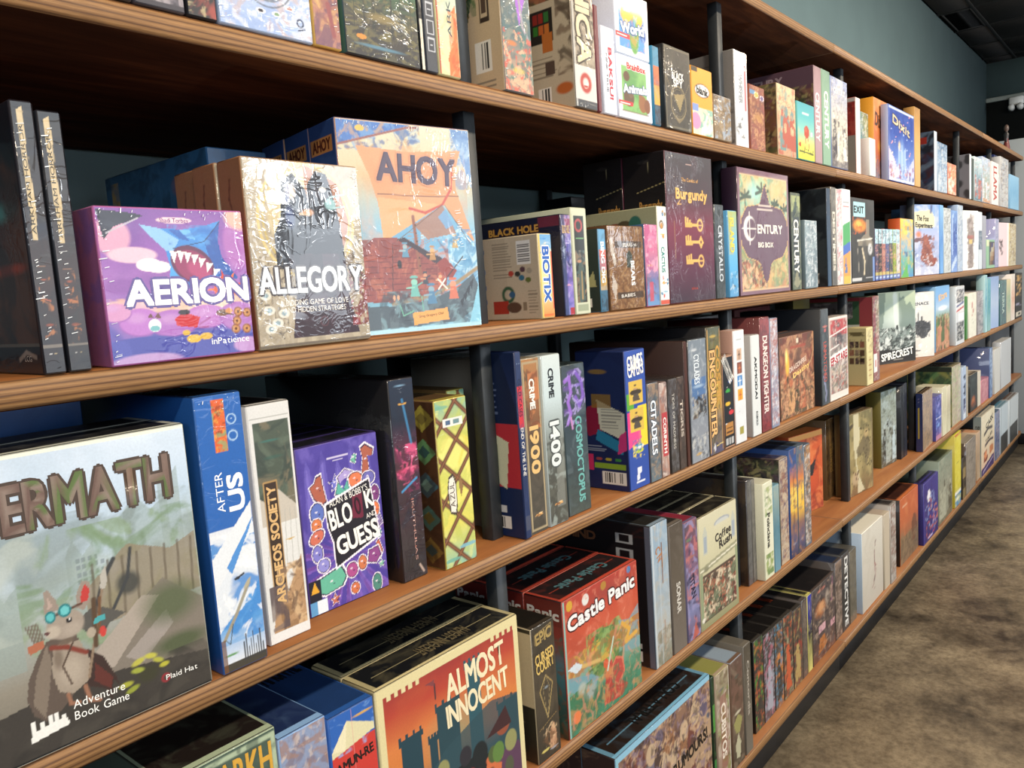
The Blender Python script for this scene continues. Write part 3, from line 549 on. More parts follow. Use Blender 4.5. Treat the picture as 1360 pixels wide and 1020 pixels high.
@art
def ahoy(cv, P):
    cv.g('88bcd4', '6ca0b8', '84b4cc', 'c8b890', 'd0ccb4'); cv.p([(0, 1), (.55, 1), (.05, .9), (0, .88)], '3c6cb4'); cv.fb(['6c98c8', 'b89468', '2c5090'], 60, .7, .52, .05, (0, .86, .6, 1)); cv.e(.16, .965, .035, .02, 'd8b048'); cv.l([(0, .885), (.5, .985), (.58, .99)], .009, '8c5048')
    cv.p([(.84, 1), (1, 1), (1, .7), (.92, .85)], '6c90c0'); cv.fb(['a8c4dc', '5078b0'], 50, .6, .5, .05, (.84, .7, 1, 1))
    cv.p([(.12, .885), (.5, .87), (.92, .895), (.87, .8), (.86, .7), (1, .42), (.98, .4), (.76, .62), (.27, .4), (.25, .62), (.2, .75)], 'd0966a'); cv.fb(['dca47a', 'c48858'], 14, .5, .5, .15, (.12, .4, .95, .9)); cv.e(.66, .77, .13, .1, 'e0855c', .7, .8); cv.l([(.25, .665), (.6, .66), (.88, .665)], .004, '6c4838'); cv.p([(.25, .65), (.76, .62), (.27, .4)], 'd4a878', .8)
    cv.l([(.84, .82), (.82, .7), (.74, .62), (.6, .58), (.48, .6)], .012, 'b84c3c')
    cv.p([(0, .4), (.3, .45), (.74, .62), (1, .42), (1, .2), (0, .2)], '6ca4c8'); cv.fb(['9cc8e0', '5088b4', 'c0dce8'], 60, .7, .5, .05, (.55, .2, 1, .5)); cv.p([(.5, .52), (.74, .62), (.84, .48), (.6, .45)], '9c7058', .9); cv.p([(.7, .56), (.76, .6), (.82, .52), (.76, .5)], '7098c0')
    cv.p([(0, .36), (.2, .46), (.36, .46), (.42, .44), (.6, .38), (.68, .33), (.75, .29), (.72, .2), (.5, .14), (0, .16)], '8c4640'); cv.fb(['a85c4c', '743838', 'b87058'], 60, .6, .5, .05, (0, .16, .76, .45))
    for k in range(8): cv.l([(.05, .38-.027*k), (.68, .35-.025*k)], .003, '54282c', .7)
    for k in range(7): cv.l([(.44, .5-.018*k), (.62, .5-.01*k)], .0025, 'a87c60', .8)
    cv.l([(.5, .56), (.525, .28)], .016, '8c5844')
    for k in range(6): cv.e(.512+.003*k, .52-.04*k, .007, .006, '3c2420')
    cv.p([(.36, .45), (.42, .46), (.62, .38), (.7, .36), (.74, .31), (.7, .31), (.6, .35), (.5, .4)], '3a2c34'); cv.p([(.66, .33), (.73, .36), (.82, .29), (.78, .25), (.7, .27)], '8c3a34'); cv.l([(.74, .26), (.88, .36)], .006, '3c3034'); cv.l([(.3, .14), (.6, .17), (.82, .23), (1, .3)], .017, '98805c'); cv.l([(.3, .17), (.33, .43)], .003, '3c2c2c'); cv.l([(.76, .62), (.96, .42)], .004, '6a5444'); cv.l([(.36, .44), (.74, .62)], .003, '6a5444')
    cv.p([(0, .14), (.3, .13), (.6, .15), (.8, .2), (.96, .27), (1, .2), (.93, .08), (.8, .03), (0, .02)], '4a5862'); cv.fb(['5f7078', '3a444e', '789aa4'], 50, .7, .5, .05, (.2, .02, .96, .2)); cv.p([(.9, .02), (1, .22), (1, 0), (.8, 0)], '84c0d8')
    for k in range(4): cv.p([(.83+.03*k, .13+.03*k), (.87+.03*k, .16+.03*k), (.85+.03*k, .1+.03*k)], '20242c')
    def fig_(x, y, s_, c_, c2):
        cv.e(x, y+.012*s_, .016*s_, .014*s_, c2, 1, .2); cv.p([(x-.022*s_, y-.03*s_), (x-.012*s_, y+.006*s_), (x+.012*s_, y+.006*s_), (x+.024*s_, y-.03*s_)], c_); cv.l([(x, y-.004), (x+.036*s_, y+.01*s_)], .006, c_); cv.l([(x, y-.004), (x-.036*s_, y-.004*s_)], .006, c2); cv.e(x, y+.027*s_, .02*s_, .006*s_, c_)
    for q in ((.47, .22, 1.7, '6cb0a8', '8cc8b8'), (.6, .18, 1.7, '4c7ca0', '88a8b8'), (.78, .2, 1.8, 'c86c50', 'e09070'), (.63, .38, 1.2, 'b0824c', 'd8a870'), (.42, .4, 1.2, '5c8ca8', '98b0b8'), (.82, .44, 1.1, 'b89c68', '6c88a0'), (.56, .26, 1.0, '38404c', 'c89070'), (.68, .25, 1.0, 'b85c44', 'e0a880')): fig_(*q)
    cv.e(.37, .33, .018, .03, '241c20'); cv.l([(.66, .25), (.73, .2)], .007, 'ece8dc'); cv.l([(.66, .2), (.72, .25)], .007, 'ece8dc'); cv.e(.31, .17, .01, .018, 'd0a080'); cv.e(.34, .17, .01, .018, 'd0a080'); cv.l([(.35, .13), (.37, .08), (.45, .1)], .005, '6cb098'); cv.l([(.52, .17), (.53, .07)], .004, '6cb098')
    cv.p([(.44, .09), (.72, .105), (.73, .045), (.445, .03)], 'e0a050'); cv.r(0, 0, 1, .022, 'a8d4e4')
@art
def biotix(cv, P):
    cv.g('d88840', 'e0c890', 'e8dca4', '5c9cd0'); cv.e(.5, .03, .5, .06, 'd86c38'); cv.e(.3, .95, .4, .05, '3c80c8'); cv.e(.7, .9, .3, .04, 'e8e4d8'); cv.fb(['6ca8d8'], 50, .7, .5, .05, (0, .82, 1, 1)); cv.r(0, .0, .08, 1, 'e0c060'); cv.r(.9, .1, 1, .8, 'c85a40'); cv.e(.2, .78, .15, .03, '3c80c8')
@art
def space(cv, P):
    cv.g('6c80c0', '7a68b8', '383468', '242850', '8c3c50'); cv.fb(['8c78c8', '40489c', 'b0a8d8'], 50, .7, .5); cv.e(.6, .72, .25, .05, 'c0b8e0'); cv.e(.5, .3, .3, .06, 'e0a8c0', .7); cv.r(.0, 0, .4, 1, '304068', .8); cv.r(.55, 0, 1, .07, 'a83040'); cv.r(.45, .9, 1, .97, '8c4868')
@art
def cave(cv, P):
    cv.fill('c4c8b0'); cv.r(.12, .1, .82, .93, '262a2a'); cv.ring(.45, .84, .22, .06, 'b04848'); cv.e(.5, .72, .3, .02, '70a870'); cv.g; cv.fb(['506868', '8c7058'], 60, .7, .5, .05, (.15, .1, .8, .6)); cv.e(.4, .5, .16, .06, 'b08468'); cv.p([(.3, .12), (.35, .45), (.6, .45), (.7, .12)], '4c5c58'); cv.l([(.5, .14), (.52, .4)], .05, 'a88c60'); cv.r(.15, .02, .85, .09, '98a088')
@art
def bear(cv, P):
    cv.fill('744e2c'); rs = cv.rs
    for i in range(420):
        x, y = rs.uniform(0, 1), rs.uniform(0, 1); cv_l = .035; a = rs.uniform(-.6, .6)
        if i < 160: cv.e(x, y, .03, .035, rs.choice(['8a6238', '96704a', '5c3c20', 'a07c54']), .6, .6, rs.uniform(0, 180))
    cv.fb(['946c42', '5a3a20', 'a88860'], 130, .7, .52); cv.r(.18, .74, .95, .82, '3c2c20', .9); cv.r(.2, .12, .95, .2, '3c2c20', .9); cv.p([(.5, .66), (.58, .72), (.66, .66), (.66, .5), (.5, .5)], '30382c')
    cv.p([(.04, .9), (.12, .82), (.2, .56), (.14, .52), (.06, .7)], 'd8d4cc', .65); cv.p([(.08, .44), (.2, .3), (.14, .1), (.05, .25)], 'e0dcd4', .5)
@art
def flower(cv, P):
    cv.g('6c98c8', '7878a8', 'c87898', 'd880a8'); cv.fb(['b85888', 'e8a8c0'], 60, .8, .5, .05, (0, .35, 1, 1)); cv.e(.5, .85, .4, .08, 'e088b0', .9, .5); cv.e(.5, .7, .4, .08, 'd46c98', .9, .5); cv.e(.3, .5, .3, .05, 'c88878', .8, .5); cv.fb(['4c80b8', '7a6070'], 60, .7, .5, .05, (0, .05, 1, .4)); cv.r(.25, .05, .5, .3, 'c85060', .8)
@art
def cactus(cv, P):
    cv.fill('e2e6e8'); cv.r(0, 0, 1, .04, 'c85a48'); cv.ring(.4, .82, .2, .08, '6a5c48'); cv.e(.5, .72, .25, .04, 'c8b050'); cv.dots(6, ['8c7448', 'c89048', '5c88b0'], .1, .2, (.1, .6, .9, .95)); cv.e(.5, .22, .3, .05, 'b8783c'); cv.e(.6, .13, .3, .06, '7ab0c8'); cv.dots(6, ['c8605c', '3c80a8', 'd0a048'], .08, .18, (.1, .05, .9, .28))
@art
def burgundy(cv, P):
    cv.g('3c2c3c', '5c2a44', '7a3048', '4a3c44', '464248'); cv.fb(['5a3444'], 12, .4, .5, .2); cv.l([(.14, .55), (.14, .3)], .003, 'c8a868', .3)
    for y, s_ in ((.53, 0), (.41, 1), (.28, 2)):
        cv.r(.36, y-.012, .66, y+.006, 'e8b868'); cv.r(.36, y-.022, .52, y+.012, 'e0b060')
        for k in range(3): cv.r(.36+k*.05, y, .39+k*.05, y+.05-.008*abs(k-s_), 'e8b868')
        if s_ == 1: cv.p([(.64, y-.003), (.70, y+.045), (.76, y-.003), (.70, y-.05)], 'e8b868'); cv.p([(.68, y-.003), (.70, y+.015), (.72, y-.003), (.70, y-.02)], '6a2c40')
        else: cv.ring(.69, y-.003, .055, .016, 'e8b868'); cv.l([(.64, y-.003), (.74, y-.003)], .008, 'e8b868')
    cv.l([(.28, .69), (.22, .66), (.3, .665)], .008, 'd8a860'); cv.r(.43, .93, .55, .94, 'c8a8a0', .8)
@art
def islespine(cv, P):
    cv.g('5c98c8', '58a8d8', '74b4d0', 'a8b878'); cv.r(.1, .5, .5, .98, 'b8b060', .5); cv.e(.45, .12, .3, .07, '4c4438', .9, .4); cv.fb(['3c80b0', 'c8d8e0'], 60, .7, .55, .05, (0, 0, 1, .3))
@art
def bigbox(cv, P):
    cv.g('c88860', '7c8c58', '8cb89c', 'b8c898'); cv.fb(['e0b070', '5c8c70', 'c8a068'], 30, .7, .5); cv.e(.3, .82, .2, .12, 'a0d8d0', .8, .8); cv.e(.75, .85, .2, .12, 'e0b878', .8, .8)
    for x, y, s_ in ((.13, .78, .1), (.45, .84, .12), (.7, .74, .08), (.9, .7, .1), (.18, .66, .06)):
        cv.l([(x, y-.12), (x, y)], .012, '3c3428'); 
        for k in range(5): cv.l([(x, y), (x+s_*math.cos(k*.8), y+s_*.6*math.sin(k*.8+.2)-.01)], .018, '28402c')
    cv.fb(['a84c30', 'e8b890', '5c2c28'], 60, .8, .5, .05, (0, .05, .5, .28)); cv.fb(['c8bc80', '708c54'], 50, .7, .5, .05, (.6, .05, 1, .4))
    o = [(.5, .9), (.56, .8), (.6, .73), (.66, .72), (.85, .7), (.95, .6), (.97, .5), (.95, .4), (.85, .3), (.66, .27), (.6, .24), (.55, .12), (.5, .08)]
    full = o+[(1-x, y) for x, y in reversed(o)]; cv.p([((x-.5)*1.03+.5, (y-.5)*1.025+.5) for x, y in full], 'c8a060'); cv.p(full, '54324c'); cv.p([((x-.5)*.96+.5, (y-.5)*.965+.5) for x, y in full], '5c3850'); cv.fb(['684460'], 14, .5, .5, .1, (.05, .3, .95, .7))
    cv.e(.2, .53, .12, .1, 'ece6e0'); cv.e(.23, .53, .09, .08, '5c3850'); cv.l([(.2, .4), (.2, .66)], .006, 'ece6e0'); cv.l([(.06, .53), (.32, .53)], .006, 'ece6e0'); cv.r(.38, .715, .62, .73, 'c8b8b0'); cv.r(.34, .68, .66, .695, 'c8b8b0')
    for a_, b_, c_, d_ in ((0, 0, 1, .035), (0, .955, 1, 1), (0, 0, .035, 1), (.965, 0, 1, 1)): cv.r(a_, b_, c_, d_, '7c5868')
    cv.l([(.035, .035), (.965, .035), (.965, .955), (.035, .955), (.035, .035)], .006, 'd8b890')
@art
def ogee(cv, P):
    cv.fill('50584e'); cv.r(.12, .04, .88, .97, '2c3a40'); cv.r(0, .8, 1, .97, 'a0a878'); cv.p([(.15, .8), (.5, .95), (.85, .8)], '3c4c4c'); cv.fb(['8c9470', '4a5448'], 50, .6); cv.p([(.12, .06), (.5, .02), (.88, .06), (.5, .22)], 'a8a488', .6); cv.r(.2, .2, .8, .75, '3c444c', .8)
@art
def tricolor(cv, P):
    cv.fill('e0e2e4'); cv.p([(0, .62), (1, .68), (1, .46), (0, .4)], '4ca060'); cv.p([(0, .4), (1, .46), (1, .36), (0, .3)], '4468b8'); cv.p([(0, .3), (1, .36), (1, 0), (0, 0)], 'e09848'); cv.e(.3, .2, .18, .06, '3c5c90'); cv.p([(.2, .12), (.35, .3), (.5, .12)], '4c70a8'); cv.r(.1, .82, .8, .83, 'c06060'); cv.r(.1, .86, .85, .87, '8c9098'); cv.r(.1, .0, .9, .08, 'b8c050', .6)
@art
def exit(cv, P):
    cv.fill('2a2828'); cv.fb(['383434', '1e1c1e'], 20, .7); cv.r(.08, .78, .6, .96, 'a8d4dc'); cv.e(.35, .68, .34, .1, 'e08a30', 1, .4); cv.e(.3, .7, .18, .05, 'f0b850', .9, .5); cv.fb(['c85a20'], 60, .8, .5, .05, (.05, .58, .65, .78))
    cv.p([(.64, .76), (.76, .76), (.76, .58), (.9, .5), (.9, .44), (.25, .44), (.3, .5), (.64, .6)], 'a89c88', .55); cv.l([(.25, .5), (.9, .53)], .012, 'e0dcd0'); cv.e(.55, .35, .16, .22, '4c4844', .8, .4); cv.l([(.45, .4), (.55, .25), (.52, .1)], .03, 'd8c8a8'); cv.l([(.25, .4), (.3, .1)], .012, '9c9488'); cv.e(.8, .4, .12, .09, 'd8d8d8', .8, .3); cv.l([(.76, .36), (.85, .44)], .012, '3c3c40'); cv.r(0, .02, .4, .05, 'd8d8d8', .8); cv.r(.6, .04, .9, .055, 'c8c8c8', .7); cv.r(.9, .0, 1, .3, '6c88c0')
@art
def mini(cv, P):
    cv.fill(P[0]); cv.r(0, .72, 1, 1, 'a8c8d4'); cv.fb(['e0ecf0', '4c6878'], 120, .8, .5, .05, (0, .74, 1, .97)); cv.fb(['c89078', '2c3040', P[0]], 90, .7, .5, .05, (0, .15, 1, .7)); cv.e(.5, .5, .3, .08, 'c8a890', .8, .5); cv.r(0, 0, 1, .1, '4458a0'); cv.r(.1, .03, .9, .07, 'b8c8e0'); cv.r(0, .1, 1, .15, 'c8b868', .8)
@art
def yelgreen(cv, P):
    cv.g('4c88c0', '68a878', '78a8c0', 'd8b868', 'e0d048'); cv.e(.5, .8, .35, .1, 'e8e068', .9, .6); cv.r(.3, .8, .8, .88, '5c5c50', .8); cv.fb(['e8b050', '4898c8'], 40, .6); cv.p([(0, 0), (.5, .25), (.6, 0)], '58a850'); cv.fb(['3c4c80'], 60, .8, .5, .04, (.1, .35, .9, .45))
@art
def fox(cv, P):
    cv.g('b8bcd0', '9ca8c8', 'b0b4d0', '90a8d4', '7c9cd0'); cv.fb(['c8ccdc', '8498c0'], 14, .6); cv.p([(.1, .9), (.7, .93), (.85, .82), (.82, .68), (.2, .66), (.08, .72)], 'ddd4ac'); cv.e(.25, .58, .13, .08, 'd87840', .9, .6); cv.p([(.1, .52), (.7, .56), (.75, .5), (.1, .47)], '6c5058')
    cv.p([(.45, .56), (.56, .58), (.7, .4), (.78, .26), (.9, .18), (.8, .12), (.66, .12), (.5, .16), (.3, .22), (.38, .38)], '905448'); cv.fb(['a86c58', '6c3c38'], 50, .7, .5, .05, (.3, .12, .85, .56)); cv.p([(.4, .5), (.44, .6), (.5, .53)], '905448'); cv.e(.85, .2, .1, .06, '8c4a40'); cv.r(0, 0, 1, .12, 'c0c4d4', .5); cv.l([(.05, .4), (.15, .3), (.12, .2)], .01, '5c6c90'); cv.l([(.7, .9), (.72, .98)], .05, '4c5c88'); cv.fb(['e0e4ec'], 60, .7, .58, .05, (0, 0, 1, .3))
@art
def sweep(cv, P):
    cv.g('7898d0', '3c5ca4', '2c4c94', '6c90c8'); cv.p([(0, .1), (1, .3), (1, .2), (0, 0)], 'b8c8e0'); cv.p([(.1, .9), (.35, .95), (.2, .3), (.05, .2)], 'a8c0e8'); cv.fb(['88a8d8'], 50, .7, .55)
@art
def pendant(cv, P):
    cv.fill('e2e4e4'); pts = [(.5, .95), (.68, .8), (.74, .55), (.66, .3), (.7, .1), (.6, .02), (.34, .02), (.3, .1), (.36, .3), (.28, .55), (.34, .8)]; cv.p(pts, '8a7e7a'); cv.fb(['a89c98', '6c605e'], 40, .7, .5, .05, (.28, .03, .74, .94)); cv.r(.4, .45, .64, .52, 'c8b070'); cv.e(.5, .75, .1, .06, 'a89c98'); cv.r(0, 0, .08, 1, 'f0f2f2')
@art
def tilesg(cv, P):
    cv.fill('8cb494'); cv.r(.35, .1, 1, .92, '3c3a44')
    for i in range(3):
        for j in range(5): cv.r(.38+.21*i, .12+.16*j, .56+.21*i, .25+.16*j, ['8c6a50', '40406c', 'a08870', '5c4438', 'b0a890'][(i*3+j*2) % 5])
    cv.r(0, .8, .35, 1, 'd0d8b0')
@art
def brush(cv, P):
    cv.fill('e0c8ce'); cv.e(.45, .55, .1, .05, '2a2024', 1, .4, 40); cv.e(.4, .4, .14, .05, '2a2024', 1, .4, -30); cv.e(.5, .3, .1, .04, '2a2024', 1, .4, 20); cv.l([(.3, .6), (.55, .45)], .04, '2a2024'); cv.r(.9, 0, 1, 1, 'eee0e2')
@art
def brushp(cv, P):
    cv.fill('dcdacb'); cv.l([(.5, .85), (.4, .7), (.6, .6), (.45, .5)], .04, 'b8706c'); cv.l([(.35, .45), (.6, .3)], .02, '8c8878', .5); cv.fb(['c8c6b4'], 60, .5, .55)
@art
def aftermath(cv, P):
    cv.g('5c574e', '8a8478', 'a8b4b4', 'b8cce0', 'cfdcec'); cv.fb(['d8e6f0', '9cb4c8'], 9, .6, .48, .15, (0, .5, 1, 1))
    for x, t, w_ in ((.05, .62, .12), (.3, .6, .1), (.55, .68, .09), (.75, .78, .16), (.88, .88, .08)):
        cv.p([(x, .3), (x, t-.05), (x+w_*.3, t), (x+w_*.6, t-.06), (x+w_, t-.02), (x+w_, .3)], '8c9c98', .55)
    cv.fb(['9aa8a4', '6f7c76', 'b4bcb4'], 18, .6, .5, .08, (0, .4, 1, .78)); 
    for k in range(24): cv.r(.58+.02*(k % 5), .5+.025*(k//5), .592+.02*(k % 5), .515+.025*(k//5), '6c7880', .6)
    cv.fb(['7c9468', '688458'], 26, .6, .52, .06, (.4, .3, 1, .72)); cv.p([(.6, .5), (.75, .62), (.9, .56), (1, .6), (1, .38), (.6, .36)], '8a7c66', .8)
    for k in range(8): cv.l([(.62+.05*k, .38), (.63+.05*k, .58)], .006, '5c5244', .7)
    cv.p([(0, .5), (.12, .46), (.18, .3), (0, .28)], 'b0a078', .8); cv.fb(['d0c498', '8c8060'], 30, .7, .5, .05, (0, .28, .2, .5))
    cv.p([(.5, .18), (.72, .36), (.86, .46), (1, .34), (1, .1), (.5, .1)], '7c746a'); cv.p([(.56, .24), (.78, .42), (.84, .4), (.66, .2)], 'a49a90'); cv.p([(.7, .22), (.86, .34), (.88, .28), (.76, .18)], '98908a'); cv.e(.88, .36, .14, .1, '4a5a38', .75, .6); cv.e(.9, .2, .14, .05, '40502e', .8, .6); cv.e(.74, .48, .05, .05, '3c3e3c', .9, .4); cv.l([(.6, .36), (.66, .52), (.7, .58)], .01, '3c3e40'); cv.l([(.64, .34), (.74, .5), (.76, .6)], .008, '3c3e40'); cv.p([(.55, .4), (.62, .44), (.72, .38), (.6, .34)], '54524e')
    cv.p([(0, .2), (.12, .28), (.2, .2), (.16, .12), (0, .1)], 'aaa08e'); cv.p([(0, .3), (.1, .26), (.14, .4), (0, .44)], '9c7c50', .7)
    cv.g if 0 else None
    cv.p([(0, .13), (.2, .16), (.5, .2), (.7, .18), (1, .13), (1, 0), (0, 0)], '3c3834'); cv.fb(['48443e', '2c2a28'], 30, .6, .5, .08, (0, 0, 1, .18))
    cv.e(.77, .13, .05, .04, '3a3a28', .9, .5); cv.e(.74, .185, .03, .013, 'b4b04c', 1, .4, 15); cv.e(.785, .19, .028, .012, 'b8b44c', 1, .4, -15); cv.e(.735, .155, .028, .012, '98a040', 1, .4, -10); cv.e(.81, .165, .025, .011, 'a8a844', 1, .4, -25); cv.e(.69, .12, .03, .012, 'a0a23c', 1, .4); cv.e(.71, .095, .03, .012, '8c9438', 1, .4, 15); cv.e(.83, .14, .022, .011, 'b0ac3c', 1, .4)
    # the cloaked mouse
    cv.p([(.58, .30), (.63, .25), (.66, .17), (.67, .13), (.65, .16), (.64, .09), (.62, .14), (.57, .17), (.56, .25)], '3a2a26'); cv.p([(.6, .24), (.65, .17), (.64, .13), (.59, .18)], '5c2e28')
    cv.p([(.46, .37), (.43, .33), (.395, .26), (.385, .20), (.40, .14), (.43, .11), (.47, .12), (.52, .16), (.55, .2), (.57, .3), (.55, .37), (.5, .38)], '5c5048')
    cv.p([(.46, .36), (.42, .27), (.40, .18), (.43, .12), (.45, .2), (.47, .3)], '7c7064'); cv.p([(.48, .35), (.56, .34), (.585, .26), (.57, .19), (.52, .165), (.48, .19), (.465, .26)], '9a8e80')
    cv.e(.525, .245, .05, .065, 'aca092', .9, .6); cv.e(.49, .3, .02, .05, '5c4c40', .6, .6); cv.l([(.475, .345), (.52, .33), (.575, .29)], .011, '7c3a2e'); cv.l([(.54, .34), (.50, .27), (.52, .20)], .004, '4c3a30')
    cv.e(.525, .408, .062, .052, '9c9084', 1, .12, -8); cv.e(.485, .395, .028, .026, 'b4a89a', 1, .4); cv.e(.545, .385, .04, .03, 'a89c90', .9, .6); cv.e(.467, .397, .008, .007, '5c3c3c'); cv.e(.537, .418, .011, .009, '1e1a1c'); cv.e(.539, .421, .003, .003, 'e8e8e8'); cv.e(.52, .35, .03, .012, '6a5c50', 1, .4)
    cv.p([(.468, .465), (.472, .535), (.485, .54), (.505, .5), (.512, .465)], '94867c'); cv.p([(.478, .475), (.48, .52), (.495, .48)], 'b09c92')
    cv.p([(.565, .45), (.57, .5), (.59, .535), (.612, .53), (.618, .5), (.608, .46), (.585, .435)], '94867c'); cv.p([(.578, .462), (.585, .5), (.6, .522), (.612, .5), (.603, .465)], 'b83c38')
    cv.l([(.47, .445), (.58, .46)], .006, '5c4034'); cv.e(.483, .447, .018, .022, '24767c'); cv.e(.483, .447, .012, .014, '5cb4b8'); cv.e(.528, .455, .022, .024, '24767c'); cv.e(.528, .455, .015, .016, '68bcc0')
    for k in range(5): cv.l([(.455-.007*k, .38), (.44-.008*k, .44)], .0035, '6c6458')
    cv.p([(.405, .375), (.452, .38), (.455, .355), (.41, .345)], 'a8664c')
    cv.l([(.575, .2), (.655, .5)], .0055, '8c7864'); cv.l([(.61, .3), (.62, .46)], .011, '54402f'); cv.l([(.625, .34), (.64, .46)], .007, '6c4c34'); cv.p([(.645, .49), (.653, .54), (.672, .565), (.674, .52), (.662, .485)], 'b0aca4'); cv.p([(.612, .375), (.65, .38), (.652, .4), (.614, .395)], '4aa0a6'); cv.e(.637, .34, .012, .02, 'c0403a'); cv.e(.6, .35, .015, .02, 'a89c8c')
    cv.l([(.505, .17), (.51, .135), (.535, .128)], .008, '946a54'); cv.l([(.56, .175), (.57, .12), (.6, .108)], .009, '946a54')
    # white castle mark
    for x in (.385, .41, .435, .455, .475): cv.r(x, .085, x+.014, .11+.02*math.sin(x*60)**2, 'e8e8e4')
    cv.p([(.38, .055), (.5, .07), (.49, .1), (.385, .09)], 'e8e8e4'); cv.ring(.83, .087, .013, .006, '8c2c34'); cv.r(0, .992, 1, 1, 'e8e8d8'); cv.r(0, 0, 1, .004, '181818')
@art
def afterus(cv, P):
    cv.g('e8e8ea', '5a9cd8', '4c94d8', 'e0e4ea', '3472b8', '1c58a8', '2462b0'); cv.p([(0, .4), (.6, .52), (1, .6), (1, .3), (0, .15)], 'e2e6ea', .9); cv.fb(['5a9cd8', '3c84cc'], 26, .9, .5, .05, (0, .1, 1, .48)); cv.fb(['f0f2f4'], 60, .7, .57, .04, (0, .1, 1, .5))
    cv.r(0, .52, 1, 1, '2260b0'); cv.p([(0, .42), (1, .6), (1, .5), (0, .3)], 'dfe4ea'); cv.p([(.3, .38), (1, .54), (.9, .5), (.4, .35)], '4c8cd0'); cv.r(.34, .80, .62, .985, 'd8602c'); cv.fb(['f0a040', '8c3c20', '88a070'], 120, .8, .52, .05, (.34, .8, .62, .98)); cv.ring(.76, .91, .1, .02, 'a8c8e8'); cv.ring(.76, .85, .1, .02, 'a8c8e8'); cv.e(.76, .91, .05, .01, 'c8dcf0')
    cv.r(0, 0, 1, .03, '3c3830'); cv.l([(.08, .12), (.4, .2), (.75, .3)], .05, '9a9482'); cv.e(.72, .3, .16, .045, 'b0a890', 1, .3, 50); cv.e(.5, .33, .07, .03, '20242c'); cv.l([(.5, .33), (.66, .34)], .03, '20242c'); cv.l([(.1, .12), (.2, .1), (.3, .17)], .012, '3c4038')
    for k in range(9): cv.l([(.5+.055*k, .02), (.5+.055*k, .09+.03*math.sin(k*2.1))], .016, '30343c')
    cv.e(.2, .06, .2, .035, '4c8c3c', .9, .5); cv.r(0, 0, .1, .12, '6a4428', .8)
@art
def archeos(cv, P):
    cv.fill('d8d8d6'); cv.r(.08, .6, .95, .93, '4a5448'); cv.fb(['5c685a', '38423c', '746c58'], 36, .8, .48, .06, (.08, .5, .95, .93)); cv.e(.45, .85, .3, .03, '3c7068', .8, .5); cv.e(.5, .78, .3, .05, '3a5a50', .7, .5); cv.p([(.08, .62), (.3, .58), (.5, .65), (.95, .56), (.95, .5), (.08, .5)], 'c0b8ac')
    for k in range(6): cv.l([(.1+.16*k, .3), (.3+.12*k, .55)], .012, 'a8a8a0', .7)
    cv.r(.2, .14, .52, .68, '3a2a20'); cv.l([(.2, .14), (.52, .14), (.52, .68), (.2, .68), (.2, .14)], .02, 'b08c58'); cv.e(.72, .42, .12, .02, 'c8a868'); cv.p([(.1, .04), (.2, .16), (.55, .2), (.95, .34), (.95, .04)], 'b08c68'); cv.fb(['8c6c4c', 'd0b088', '6c5444'], 70, .8, .5, .05, (.3, .04, .95, .32)); cv.fb(['7c6c64', '54484c'], 40, .8, .45, .05, (.08, .05, .5, .24)); cv.r(0, 0, 1, .04, 'dededc'); cv.r(0, .93, 1, 1, 'd4d4d2'); cv.r(.02, .945, .98, .95, 'a8a8a4')
